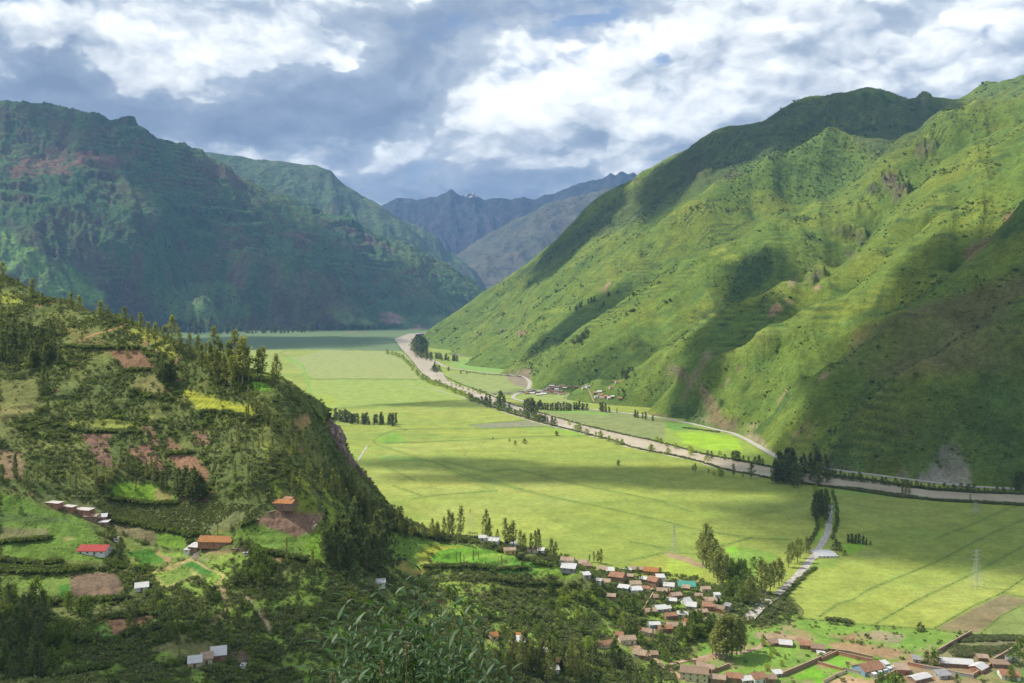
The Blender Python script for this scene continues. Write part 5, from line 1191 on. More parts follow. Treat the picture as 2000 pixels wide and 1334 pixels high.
def gable_roof(w_, d, ov, rise, th, one=False):
    """two pitched slabs (or one lean-to slab) with real thickness"""
    bm = bmesh.new(); x = w_ / 2 + ov; y = d / 2 + ov
    def slab(y0, z0, y1, z1):
        vs = [bm.verts.new(p) for p in ((-x, y0, z0), (x, y0, z0), (x, y1, z1), (-x, y1, z1), (-x, y0, z0 + th), (x, y0, z0 + th), (x, y1, z1 + th), (-x, y1, z1 + th))]
        for f in ((3, 2, 1, 0), (4, 5, 6, 7), (0, 1, 5, 4), (1, 2, 6, 5), (2, 3, 7, 6), (3, 0, 4, 7)): bm.faces.new([vs[i] for i in f])
    if one: slab(-y, -.02, y, rise)
    else:
        e = ov * rise / (d / 2)
        slab(-y, -e, 0, rise); slab(0.001, rise, y, -e)
    bmesh.ops.recalc_face_normals(bm, faces=bm.faces)
    return bm
def walls_bm(w_, d, h, rise, one, base=1.5):
    bm = bmesh.new(); x, y = w_ / 2, d / 2
    pr = [(-y, -base), (y, -base), (y, h + (rise if one else 0)), (0, h + rise) if not one else None, (-y, h)]
    pr = [p for p in pr if p]
    a = [bm.verts.new((-x, p, q - .01)) for p, q in pr]; b = [bm.verts.new((x, p, q - .01)) for p, q in pr]
    bm.faces.new(a[::-1]); bm.faces.new(b)
    for i in range(len(pr)):
        j = (i + 1) % len(pr); bm.faces.new((a[i], a[j], b[j], b[i]))
    bmesh.ops.recalc_face_normals(bm, faces=bm.faces)
    return bm
_unit = {}
def unit_box(name, mat):
    if name not in _unit:
        me = box_mesh(name, 1, 1, 1, -.5); me.materials.append(mat); _unit[name] = me
    return _unit[name]
def child_box(name, mat, parent, loc, size, rz=0.0):
    o = link(name, unit_box(name + mat.name, mat), None, parent); o.location = loc; o.scale = size; o.rotation_euler.z = rz
    return o
def house(px, py, wp, label, wall='adobe', roof='tan', rot=0, h=2.8, rise=1.3, dr=.62, one=False, name='house', cat='house', on=None, group=None, nw=None, z=None):
    p = hit(px, py, on)
    if p is None: return None
    X, Y, Z = p
    wp *= 1.12; dr = min(dr * 1.35, 1.2)
    h *= .84 if h < 4.2 else .92
    wm = wp * Y / F / (abs(math.cos(R(rot))) + dr * abs(math.sin(R(rot))))
    d = wm * dr; Y += d * .5
    Z = ground(X, Y) * .5 + p[2] * .5 if z is None else z
    e = empty(name, (X, Y, Z), R(rot), label=label, category=cat, group=group)
    bm_obj('wall', walls_bm(wm, d, h, rise, one), W[wall], e)
    ro = bm_obj('roof', gable_roof(wm, d, .45, rise, .16, one), RF[roof], e); ro.location.z = h
    n = nw if nw is not None else max(1, int(wm / 3.4))
    for fl_ in range(2 if h > 4.2 else 1):
        for k in range(n):
            x = (k + .5) / n * wm - wm / 2; zz_ = 1.4 + fl_ * 2.5
            if fl_ == 0 and k == n // 2 and wm > 4:
                child_box('door', M_door, e, (x, -d / 2 - .03, .92), (1.0, .1, 1.85)); continue
            wn = child_box('window', M_frame, e, (x, -d / 2 - .02, zz_), (1.15, .08, 1.05))
            pn = link('pane', unit_box('pane', M_win), None, wn); pn.location = (0, -.35, 0); pn.scale = (.8, .5, .8)
    for sx_ in (-1, 1):
        wn = child_box('window', M_frame, e, (sx_ * (wm / 2 + .02), 0, 1.6), (.08, 1.0, .95))
        pn = link('pane', unit_box('pane', M_win), None, wn); pn.location = (sx_ * .35, 0, 0); pn.scale = (.5, .8, .8)
    HOUSES.append((X, Y, wm)); return e
def wall_run(pts, label, h=2.2, mat='adobe', th=.45, name='boundary_wall', on=None, cap=True):
    P_ = [hit(x, y, on) for x, y in pts]; P_ = [p for p in P_ if p]
    e = empty(name, P_[0], 0, label=label, category='wall')
    for a, b in zip(P_[:-1], P_[1:]):
        a, b = Vector(a), Vector(b); n = max(1, int((b - a).length / 12))
        for i in range(n):
            p, q = a.lerp(b, i / n), a.lerp(b, (i + 1) / n); d = q - p; c = (p + q) / 2 - Vector(P_[0])
            ang = math.atan2(d.y, d.x); g = min(p.z, q.z) - P_[0][2]
            L = math.hypot(d.x, d.y)
            o = child_box('wall_section', W[mat], e, (c.x, c.y, g + h / 2 - .4), (L - .02, th, h + .8), ang)
            if cap: child_box('coping', RF['tan'], e, (c.x, c.y, g + h + .08), (L - .02, th + .3, .16), ang)
    return e
hh = house
# farms on the left hillside
hh(103, 991, 30, 'long brown brick shed, uppermost of the three stepped sheds', 'brick', 'flat', -18, 2.6, .25, .3, True, 'brick_shed', 'shed', nh, 'stepped brick sheds', 3)
hh(133, 998, 24, 'short brown brick shed, middle of the three stepped sheds', 'brick', 'flat', -18, 2.6, .25, .35, True, 'brick_shed', 'shed', nh, 'stepped brick sheds', 2)
hh(157, 1006, 40, 'long brown brick shed, lowest of the three stepped sheds', 'brick', 'flat', -14, 3.0, .25, .3, True, 'brick_shed', 'shed', nh, 'stepped brick sheds', 4)
hh(176, 1017, 22, 'small adobe house with tan roof beside the stepped sheds', 'adobe', 'tan', 0, 2.6, .9, .6, False, 'house', 'house', nh)
hh(196, 1018, 19, 'adobe house with bright white tin roof beside the stepped sheds', 'adobe', 'tin', 15, 2.5, 1.4, .9, False, 'house', 'house', nh)
hh(201, 1027, 14, 'tiny shed with white tin roof below the white roofed house', 'adobe', 'tin', 0, 2.2, .5, .7, True, 'shed', 'shed', nh)
hh(178, 1085, 50, 'white walled farmhouse with bright red tin roof', 'white', 'red', -2, 2.7, 2.2, .5, False, 'farmhouse', 'house', nh)
hh(419, 1074, 60, 'long brick farmhouse with orange tiled roof', 'brick', 'orange', -4, 3.2, 2.4, .33, False, 'farmhouse', 'house', nh)
hh(378, 1079, 22, 'small white tin roofed outbuilding by the long orange farmhouse', 'adobe', 'tin', -14, 2.5, .9, .8, True, 'shed', 'shed', nh)
hh(366, 1084, 13, 'smallest white tin roofed hut by the long orange farmhouse', 'white', 'tin', -14, 2.2, .6, .9, True, 'shed', 'shed', nh)
hh(227, 1059, 8, 'tiny white hut beside dark trees above the red roof', 'white', 'tin', 0, 2, .4, .8, True, 'hut', 'hut', nh)
hh(271, 1156, 29, 'white tin roofed farmhouse alone beside the ploughed plot', 'white', 'tin', 22, 2.4, 1.6, .95, False, 'farmhouse', 'house', nh)
hh(376, 1304, 28, 'white tin roofed end of the bottom farm row', 'cream', 'tin', 18, 2.6, 1.0, .8, True, 'house', 'house', nh)
hh(400, 1299, 24, 'tan roofed middle house of the bottom farm row', 'cream', 'tan', 18, 3.0, 1.2, .8, True, 'house', 'house', nh)
hh(422, 1291, 32, 'large white tin roofed house at the top of the bottom farm row', 'adobe', 'tin', 18, 2.8, 1.6, .8, True, 'house', 'house', nh)
hh(474, 1306, 7, 'tiny white hut right of the bottom farm row', 'white', 'tin', 0, 1.4, .3, .8, True, 'hut', 'hut', nh)
hh(553, 1001, 38, 'adobe farmhouse with orange roof above the brown yard', 'adobe', 'orange', -8, 3.8, 1.5, .6, False, 'farmhouse', 'house', nh)
hh(562, 985, 26, 'brown upper wing behind the adobe farmhouse', 'adobe', 'clay', -30, 2.8, 1.0, .5, False, 'farmhouse_wing', 'house', nh)
hh(479, 1086, 8, 'tiny white hut at the end of the farmyard', 'white', 'tin', 10, 1.8, .4, .8, True, 'hut', 'hut', nh)
hh(741, 1147, 20, 'white roofed hut half hidden behind the foreground bush', 'white', 'tin', 10, 2.4, .8, .8, True, 'hut', 'hut', nh)
wall_run(C2([(1425, 345), (1500, 300), (1540, 275)]), 'low adobe wall on the left side of the brown yard', 1.6, 'adobe', .4, on=nh)
wall_run(C2([(1740, 385), (1790, 330), (1838, 285)]), 'pale wall on the right side of the brown yard', 1.6, 'cream', .4, on=nh)
wall_run(C2([(1290, 500), (1340, 498), (1390, 505)]), 'low adobe wall beside the orange farmhouse yard', 1.4, 'adobe', .4, on=nh)
# the spur with the mast
hh(962, 1061, 26, 'low house with white tin roof behind the radio mast', 'white', 'tin', -12, 2.5, .8, .7, True, 'house', 'house')
hh(942, 1056, 12, 'small white walled shed next to the radio mast', 'white', 'tin', 0, 2.5, .6, .8, True, 'shed', 'shed')
hh(995, 1083, 22, 'ochre walled house with tan roof on the spur', 'yellow', 'tan', 8, 3.4, 1.0, .7, False, 'house', 'house')
hh(1002, 1068, 12, 'little white hut behind the ochre house', 'white', 'tin', 0, 2.4, .8, .9, True, 'hut', 'hut')
hh(1040, 1080, 18, 'white walled house with tan roof between eucalyptus trees on the spur', 'cream', 'tan', -8, 3.2, 1.0, .8, False, 'house', 'house')
hh(1056, 1081, 14, 'white tin roofed annex right of the spur house', 'white', 'tin', -8, 2.6, .8, .8, True, 'house', 'house')
# village
V = [
 (C3([(1455, 572)])[0], 26, 'tan roofed house at the upper end of the village', 'cream', 'tan', -12, 3.0, 1.4, .7),
 (C3([(1520, 592)])[0], 34, 'pink tan roofed house second from the upper end of the village', 'adobe', 'tan', -12, 3.4, 1.6, .6),
 (C3([(1565, 604)])[0], 20, 'small adobe house right of the pink tan roof', 'adobe', 'brown', -10, 3.2, 1.2, .7),
 (C3([(1467, 630)])[0], 32, 'wide white tin roofed house at the upper end of the village', 'grey', 'tin', -16, 2.6, 2.0, .9),
 (C3([(1650, 622)])[0], 16, 'small low adobe house behind the village path', 'adobe', 'tan', 0, 2.4, .9, .7),
 (C3([(1692, 626)])[0], 14, 'small white tin roofed hut left of the clay roof', 'grey', 'tin', 0, 2.2, .7, .8),
 (C3([(1790, 628)])[0], 18, 'pale blue grey tin roofed house at the back of the village', 'grey', 'tin', 40, 3, 1.0, .8),
 (C3([(1842, 624)])[0], 24, 'tan roofed long adobe house at the back of the village', 'adobe', 'tan', -4, 3, 1.4, .5),
 (C3([(1930, 640)])[0], 32, 'big orange tiled house at the back right of the village', 'brick', 'orange', -16, 3.8, 2.0, .6),
 (C3([(1738, 682)])[0], 34, 'two-storey adobe house with wide clay roof', 'adobe', 'clay', -24, 5.2, 2.2, .8),
 (C3([(1800, 660)])[0], 20, 'adobe house with tan lean-to roof right of the wide clay roof', 'adobe', 'tan', -20, 3.0, 1.2, .7),
 (C3([(1660, 694)])[0], 26, 'tan roofed house with yellow wall below the wide clay roof', 'cream', 'tan', -14, 2.8, 1.4, .7),
 (C3([(1628, 688)])[0], 10, 'white tin annex left of the yellow walled house', 'white', 'tin', -14, 2.4, .7, .8),
 (C3([(1768, 730)])[0], 22, 'grey walled shed with pale tin roof', 'grey', 'tin', -20, 3.0, .8, .6),
 (C3([(1834, 706)])[0], 20, 'yellow walled house with small tan roof', 'yellow', 'tan', 4, 2.8, 1.2, .8),
 (C3([(1834, 736)])[0], 24, 'low house with white tin roof below the yellow walled house', 'white', 'tin', 8, 2.2, 1.4, .8),
 (C3([(1942, 710)])[0], 26, 'two-storey adobe house with peaked clay roof', 'adobe', 'clay', -40, 5.6, 2.4, .8),
 (C3([(1975, 680)])[0], 14, 'white tin annex behind the peaked clay roof', 'white', 'tin', 0, 4.5, .8, .8),
 (C3([(1985, 748)])[0], 20, 'orange walled house with tan roof on the village path', 'brick', 'tan', -10, 3.4, 1.4, .7),
 (C3([(1962, 776)])[0], 18, 'low ruined brick shed below the orange walled house', 'brick', 'brown', -10, 1.8, .6, .7),
 (C3([(1918, 860)])[0], 22, 'tan roofed house left of the white roof in the middle village', 'adobe', 'tan', 12, 2.6, 1.2, .7),
 (C3([(1975, 846)])[0], 24, 'white tin roofed house in the middle village', 'grey', 'tin', 14, 2.6, 1.6, .8),
 (C4([(25, 716)])[0], 22, 'white tin roofed house left of the teal roof', 'white', 'tin', -14, 2.8, 1.6, .8),
 (C4([(127, 712)])[0], 32, 'house with bright teal tin roof', 'grey', 'teal', -6, 2.4, 2.0, .8),
 (C4([(118, 725)])[0], 16, 'low tan roofed house in front of the teal roof', 'adobe', 'tan', -20, 2.4, .9, .7),
 (C4([(228, 736)])[0], 15, 'small tan roofed house right of the teal roof', 'cream', 'tan', 0, 3.0, 1.0, .8),
 (C4([(8, 746)])[0], 16, 'small red brown house below the white roof', 'brick', 'clay', -20, 3.0, 1.2, .8),
 (C4([(120, 806)])[0], 20, 'white tin roofed cottage with steep roof', 'white', 'tin', 30, 2.6, 2.2, .9),
 (C4([(152, 834)])[0], 22, 'grey walled cottage with white tin roof in front', 'grey', 'tin', -18, 3.0, 2.0, .9),
 (C4([(246, 800)])[0], 28, 'tan roofed house beside the tall white wall', 'adobe', 'tan', -4, 2.8, 1.4, .6),
 (C4([(290, 792)])[0], 10, 'narrow tall white building in the village', 'white', 'tin', 0, 6.0, .6, .6),
 (C4([(246, 838)])[0], 22, 'unfinished orange brick house', 'brick', 'clay', -8, 3.4, .8, .7),
 (C4([(310, 852)])[0], 26, 'reddish brick house with brown roof by the village lane', 'brick', 'brown', -35, 3.6, 1.2, .7),
 (C4([(350, 842)])[0], 14, 'pale grey house at the right edge of the village', 'grey', 'greytin', -30, 4.2, .8, .8),
 (C4([(10, 840)])[0], 14, 'small white roof at the left of the steep cottage', 'white', 'tin', 10, 2.4, 1.0, .8),
 (C4([(150, 924)])[0], 28, 'orange tiled house behind the meadow clump', 'brick', 'orange', 6, 2.8, 1.6, .5),
 (C4([(60, 944)])[0], 34, 'long tan roofed house below the middle village', 'adobe', 'tan', 6, 2.8, 1.4, .45),
 (C4([(0, 960)])[0], 26, 'brown roofed house left of the long tan roof', 'adobe', 'clay', 8, 3.0, 1.4, .5),
 (C4([(-60, 936)])[0], 20, 'pale blue walled house in the lower village', 'blue', 'tin', 6, 3.0, 1.0, .6),
 (C4([(215, 916)])[0], 18, 'small tan roof right of the orange tiled house', 'adobe', 'tan', 0, 2.6, 1.0, .7),
 (C3([(1038, 1000)])[0], 18, 'small house with tan pyramid like roof alone in the wood', 'cream', 'orange', 20, 2.6, 1.6, .9),
 (C3([(1168, 1002)])[0], 16, 'little tan roofed house above the tall brick house', 'cream', 'orange', -10, 3, 1.2, .8),
 (C3([(1184, 1064)])[0], 24, 'tall brick house with white tin roof in the wood', 'brick', 'tin', -4, 5.8, .9, .7),
 (C3([(1146, 1040)])[0], 10, 'tiny white shed beside the tall brick house', 'white', 'tin', 0, 2.4, .5, .8),
 (C3([(1338, 1092)])[0], 16, 'small white tin roof at the wood edge', 'white', 'tin', 10, 2.4, .8, .8),
 (C3([(1350, 1140)])[0], 20, 'tan roofed house below the small white roof', 'adobe', 'tan', -30, 3.0, 1.6, .7),
 (C3([(1395, 1150)])[0], 18, 'clay roofed house next to the dark wood', 'brick', 'clay', -30, 3.0, 1.4, .7),
 (C3([(1378, 1186)])[0], 18, 'bright white roofed hut at the bottom of the wood', 'white', 'tin', 12, 2.2, 1.4, .9),
 (C3([(1665, 1046)])[0], 32, 'long clay tiled house left of the dirt track', 'cream', 'clay', 24, 2.8, 1.5, .4),
 (C3([(1745, 996)])[0], 16, 'small clay roofed house at the head of the dirt track', 'brick', 'clay', -14, 3.0, 1.3, .7),
 (C3([(1788, 1026)])[0], 30, 'cream walled house with tan roof at the head of the dirt track', 'cream', 'tan', 8, 3.4, 1.6, .5),
 (C3([(1865, 1104)])[0], 28, 'white walled cottage with tan roof right of the dirt track', 'white', 'tan', -26, 2.8, 1.8, .6),
 (C3([(1890, 970)])[0], 18, 'orange roofed house behind the yellow green trees', 'brick', 'clay', -20, 2.8, 1.3, .7),
 (C3([(1940, 1100)])[0], 12, 'tiny brown shed beside the white walled cottage', 'adobe', 'brown', 0, 2.2, .6, .8),
 (C4([(612, 1034)])[0], 20, 'ruined brown adobe hut on the meadow', 'adobe', 'brown', 14, 2.2, .8, .7),
 (C4([(680, 1042)])[0], 26, 'pale roofed open shed on the meadow', 'adobe', 'tin', -14, 2.2, 1.2, .8),
 (C4([(790, 1052)])[0], 24, 'brown adobe shed at the left of the paired sheds', 'adobe', 'clay', -14, 2.8, .8, .6),
 (C4([(862, 1072)])[0], 28, 'brown adobe shed at the right of the paired sheds', 'adobe', 'brown', -16, 3.2, 1.2, .7),
 (C4([(872, 1084)])[0], 12, 'tiny white tin hut below the paired adobe sheds', 'white', 'tin', 0, 1.6, .4, .8),
 (C4([(172, 1234)])[0], 54, 'two-storey cream house with brown tiled roof', 'cream', 'brown', -14, 5.4, 1.6, .5),
 (C4([(230, 1182)])[0], 34, 'pale tan roofed house behind the two-storey cream house', 'adobe', 'tan', -16, 3.2, 1.4, .5),
 (C4([(300, 1244)])[0], 30, 'tan roofed house right of the two-storey cream house', 'adobe', 'tan', -14, 3.2, 1.4, .6),
 (C4([(390, 1238)])[0], 34, 'clay roofed house in the bottom row', 'adobe', 'clay', -14, 3.2, 1.6, .6),
 (C4([(452, 1246)])[0], 20, 'white tin roofed hut in the bottom row', 'grey', 'tin', 10, 2.6, 1.0, .8),
 (C4([(520, 1244)])[0], 32, 'whitewashed house with orange tiled roof in the bottom row', 'white', 'clay', 20, 3.6, 1.9, .7),
 (C4([(592, 1240)])[0], 20, 'brown roofed hut right of the whitewashed house', 'adobe', 'brown', -4, 2.8, 1.0, .8),
 (C4([(632, 1206)])[0], 18, 'small pale tin shed at the compound corner', 'grey', 'tin', 14, 2.2, .6, .6),
 (C4([(1334, 1196)])[0], 24, 'square brick house with flat tan roof', 'brick', 'tan', -6, 3.6, .5, .9),
 (C4([(1430, 1236)])[0], 42, 'long shed with pale grey tin roof beside the stone wall', 'adobe', 'tin', 24, 2.6, 1.0, .35),
 (C4([(1410, 1130)])[0], 16, 'small grey tin hut behind the square brick house', 'grey', 'greytin', -20, 2.6, .8, .8),
 (C4([(1640, 1156)])[0], 56, 'long open fronted shed with pale tin roof', 'adobe', 'tin', -10, 3.0, 1.6, .35),
 (C4([(1765, 1184)])[0], 34, 'tin roofed wing at the right end of the long open shed', 'brick', 'tin', 38, 3.0, 1.4, .6),
 (C4([(1940, 1226)])[0], 36, 'brick cottage with hipped orange roof in the corner', 'white', 'clay', -14, 2.8, 2.0, .7),
 (C4([(1944, 1140)])[0], 22, 'grey tin roofed house near the right edge', 'grey', 'greytin', -20, 3.6, 1.0, .7),
 (C4([(1880, 1160)])[0], 30, 'low brown brick building left of the grey roof', 'adobe', 'brown', -6, 3.0, .4, .5),
 (C4([(902, 542)])[0], 38, 'wide white tin roofed field shed beside the stony stream', 'white', 'tin', 4, 1.8, 1.0, .8),
 (C3([(1700, 780)])[0], 18, 'small adobe house hidden in shrubs left of the village path', 'adobe', 'tan', -12, 2.6, 1.2, .8),
 (C3([(1560, 660)])[0], 14, 'small tin roofed hut below the pink tan roof', 'grey', 'tin', 10, 2.4, .9, .8),
 (C3([(1880, 676)])[0], 18, 'adobe house with pale roof between two clay roofs', 'adobe', 'tin', -24, 3.0, 1.2, .8),
 (C3([(1895, 730)])[0], 16, 'brown tiled small house above the village path', 'cream', 'clay', -20, 2.8, 1.2, .8),
 (C4([(60, 770)])[0], 22, 'tan roofed house left of the steep white cottage', 'adobe', 'tan', 16, 2.8, 1.3, .7),
 (C4([(40, 800)])[0], 18, 'white roofed small house below its tan roofed neighbour', 'grey', 'tin', -10, 2.8, 1.0, .8),
 (C4([(190, 770)])[0], 16, 'pale roofed hut beside the village fruit trees', 'cream', 'tan', -16, 2.6, 1.0, .8),
 (C4([(200, 866)])[0], 24, 'long adobe house with pale roof below the orange brick house', 'adobe', 'tan', 8, 2.8, 1.3, .5),
 (C4([(100, 880)])[0], 20, 'white roofed house below the steep cottage', 'white', 'tin', -8, 2.8, 1.2, .8),
 (C4([(30, 886)])[0], 22, 'clay roofed house below the middle village trees', 'adobe', 'clay', 10, 2.8, 1.3, .6),
 (C4([(-90, 980)])[0], 24, 'tan roofed house in the lower left of the village', 'cream', 'tan', -12, 3.0, 1.4, .6),
 (C4([(-120, 1110)])[0], 20, 'clay roofed cottage at the lower edge of the wood', 'adobe', 'clay', -20, 2.8, 1.3, .7),
 (C4([(1560, 1220)])[0], 26, 'low pale roofed store between the two long sheds', 'grey', 'greytin', 10, 2.6, .9, .6),
 (C4([(1780, 1120)])[0], 20, 'small adobe hut above the tin roofed wing', 'adobe', 'tan', -10, 2.6, 1.1, .8),
]
for (p, wp, lab, wl, rf, rot, h_, rise, dr) in V:
    hh(p[0], p[1], wp, lab, wl, rf, rot, h_, rise, dr, rise < 1.0)
# the school: blue walls, clay roof, white gable
sc_ = hh(*C4([(1150, 1196)])[0], 54, 'long blue walled school building with clay tiled roof', 'blue', 'clay', 24, 3.4, 2.6, .5, False, 'school', 'school')
hh(*C4([(1232, 1160)])[0], 14, 'white tin roofed annex behind the blue school', 'white', 'tin', 24, 3.2, .8, .8, True)
for i, p in enumerate(C4([(1172, 1212), (1200, 1200), (1228, 1190), (1256, 1180), (1282, 1172)])):
    q = hit(*p); e = empty('blue_hut', (q[0], q[1] + 1.5, q[2]), R(24), label=f'blue painted school hut with tin lid in the row, {ordinal(i + 1)} from the left', category='hut', group='blue school huts')
    child_box('wall', W['blue'], e, (0, 0, 1.1), (2.6, 2.4, 2.2)); child_box('roof', RF['tin'], e, (0, 0, 2.28), (3.0, 2.8, .14)); child_box('door', W['white'], e, (0, -1.23, .95), (.9, .08, 1.9))
wall_run(C4([(655, 1205), (760, 1160), (870, 1112), (925, 1086)]), 'long brown adobe wall climbing right to the compound corner', 2.6)
wall_run(C4([(850, 1134), (925, 1155), (1000, 1176)]), 'orange capped wall between the two green yards', 1.6, 'brick', .35)
wall_run(C4([(870, 1118), (955, 1080), (1060, 1106), (1160, 1128)]), 'orange capped brick wall behind the upper green yard', 2.2, 'brick', .35)
wall_run(C4([(880, 1242), (940, 1212), (1005, 1184)]), 'pale capped wall at the left of the sandy court', 1.8, 'cream', .35)
wall_run(C4([(1000, 1172), (1080, 1192), (1170, 1214)]), 'pale stone wall below the blue school', 1.8, 'grey', .4)
wall_run(C4([(1165, 1240), (1225, 1215), (1290, 1180)]), 'brick wall right of the sandy court', 2.0, 'brick', .35)
wall_run(C4([(905, 1062), (1020, 1076), (1160, 1108)]), 'brown adobe wall above the orange capped compound', 1.8)
wall_run(C4([(1515, 1078), (1610, 1022), (1708, 968)]), 'long dark adobe wall beside the vegetable garden', 2.6)
wall_run(C4([(1440, 1160), (1540, 1176), (1640, 1200), (1720, 1214)]), 'pale grey stone wall in front of the long open shed', 2.0, 'grey', .5)
wall_run(C4([(1350, 1140), (1440, 1160)]), 'orange topped wall left of the stone wall', 2.0, 'brick', .4)
wall_run(C4([(1820, 1130), (1900, 1084), (1990, 1030)]), 'dark adobe wall running to the right edge', 2.4)
wall_run(C4([(1710, 1210), (1830, 1140)]), 'brick wall right of the long open shed', 2.0, 'brick', .4)
wall_run(C4([(255, 1190), (355, 1152)]), 'adobe wall behind the tan roofed bottom houses', 2.4)
wall_run(C3([(1850, 870), (1890, 810), (1930, 750)]), 'brown wall along the village path', 1.8)
# far hamlet at the foot of the green spur
rr = random.Random(3)
ham = [(1196, 590), (1230, 600), (1245, 588), (1262, 582), (1280, 596), (1290, 608), (1300, 590), (1318, 604), (1322, 592), (1330, 580), (1340, 596), (1348, 572), (1362, 586), (1364, 562), (1378, 572), (1388, 600), (1394, 580), (1402, 566), (1414, 590), (1418, 604), (1422, 560), (1440, 572), (1460, 566), (1505, 566), (1545, 572), (1568, 564), (1612, 600), (1618, 622), (1632, 594), (1640, 612), (1652, 628), (1668, 620), (1688, 628), (1704, 622), (1700, 570), (1736, 538), (1748, 632), (1256, 600), (1376, 592)]
ham = sorted(ham)
for i, (x, y) in enumerate(ham):
    p = C5([(x, y)])[0]; rf = rr.choice(['tin', 'tan', 'clay', 'tan', 'clay', 'tin', 'greytin'])
    hh(p[0], p[1], rr.uniform(7, 12), f'tiny {dict(tin="white tin", tan="tan tiled", clay="clay tiled", greytin="grey tin")[rf]} roofed house of the far riverside hamlet, {ordinal(i + 1)} from left', rr.choice(['adobe', 'brick', 'cream', 'white']), rf, rr.uniform(-25, 25), 3.2, 1.8, .6, False, 'house', 'house', None, 'houses of the far riverside hamlet', 2)
far = sorted([(483, 650), (489, 649), (496, 649), (503, 650), (508, 651), (514, 650), (465, 652), (472, 651), (682, 650), (690, 650), (696, 649), (702, 650), (686, 651), (710, 650)])
for i, p in enumerate(far):
    hh(p[0], p[1], rr.uniform(4, 7), f'pale speck of a house at the foot of the left mountain, {ordinal(i + 1)} from left', 'cream', rr.choice(['tan', 'tin', 'clay']), rr.uniform(-20, 20), 4, 2, .6, False, 'house', 'house', None, 'houses at the foot of the left mountain', 1)

# ------------------------------------------------------------------ masts and pylons
M_steel = plain_mat('galvanised_steel', (.42, .43, .42), .5, .15, 1, None, .2)
M_redp = plain_mat('red_paint', (.62, .10, .05), .5); M_whitep = plain_mat('white_paint', (.8, .8, .78), .5)
def pylon(px, py, hp, label, base=7.0, mats=None, on=None):
    X, Y, Z = hit(px, py, on); H = hp * Y / F
    e = empty('power_pylon', (X, Y, Z), R(12), label=label, category='pylon', group=None)
    mat = M_steel; q = .085
    def wd(z): return base / 2 * (1 - .86 * min(1, z / (H * .8)))
    for sx_ in (-1, 1):
        for sy_ in (-1, 1):
            bm = bmesh.new(); zs = [0, H * .4, H * .8, H]
            for a, b in zip(zs[:-1], zs[1:]): beam(bm, (sx_ * wd(a), sy_ * wd(a), a), (sx_ * wd(b), sy_ * wd(b), b), q)
            bm_obj('leg', bm, mat, e)
    n = 9
    for k in range(n):
        z0_, z1_ = H * k / n, H * (k + 1) / n; bm = bmesh.new(); a, b = wd(z0_), wd(z1_)
        for s in (-1, 1):
            beam(bm, (-a, s * a, z0_), (b, s * b, z1_), q * .55); beam(bm, (a, s * a, z0_), (-b, s * b, z1_), q * .55)
            beam(bm, (s * a, -a, z0_), (s * b, b, z1_), q * .55); beam(bm, (s * a, a, z0_), (s * b, -b, z1_), q * .55)
        bm_obj('lattice_panel', bm, mat, e)
    for z_ in (H * .74, H * .85, H * .96):
        bm = bmesh.new(); L = base * .55
        beam(bm, (-L, 0, z_), (L, 0, z_), q * .8); beam(bm, (-L, 0, z_), (0, 0, z_ + H * .04), q * .5); beam(bm, (L, 0, z_), (0, 0, z_ + H * .04), q * .5)
        bm_obj('crossarm', bm, mat, e)
    return e
pylon(1317, 1080, 54, 'slim steel pylon standing in the maize above the village', 5.5)
pylon(1908, 1147, 74, 'tall steel pylon nearest the lower right maize fields', 8.5)
pylon(1906, 1002, 22, 'small distant steel pylon near the river at right', 6)
def mast():
    X, Y, Z = hit(918, 1046, None); H = 52 * Y / F
    e = empty('radio_mast', (X, Y, Z), 0, label='red and white radio mast on the wooded spur', category='mast')
    n = 6
    for k in range(n):
        a, b = H * k / n, H * (k + 1) / n; bm = bmesh.new()
        for j in range(3):
            c, s = .42 * math.cos(j * 2.094), .42 * math.sin(j * 2.094); c2_, s2 = .42 * math.cos((j + 1) * 2.094), .42 * math.sin((j + 1) * 2.094)
            beam(bm, (c, s, a), (c, s, b), .09); beam(bm, (c, s, a), (c2_, s2, b), .06)
        bm_obj('mast_section', bm, M_redp if k in (0, 5) else M_whitep, e)
    bm = bmesh.new(); beam(bm, (.5, -.6, H * .62), (.5, -.2, H * .62), .55, 10, .3); bm_obj('dish', bm, M_whitep, e)
    bm = bmesh.new(); beam(bm, (.3, -.5, H * .97), (.3, -.2, H * .97), .5, 10, .3); bm_obj('dish', bm, M_redp, e)
mast()
q = hit(922, 1050)
e = empty('equipment_frame', (q[0], q[1], q[2]), R(-8), label='dark open steel frame shed at the foot of the radio mast', category='shed')
wq = 19 * q[1] / F
for i in range(5):
    for s in (0, 3): child_box('post', W['grey'], e, ((i / 4 - .5) * wq, s, 1.6), (.22, .22, 3.2))
child_box('beam', W['dark'], e, (0, 0, 3.3), (wq + .3, .3, .25)); child_box('beam', W['dark'], e, (0, 3, 3.3), (wq + .3, .3, .25)); child_box('slab', W['grey'], e, (0, 1.5, .1), (wq, 3.4, .5))

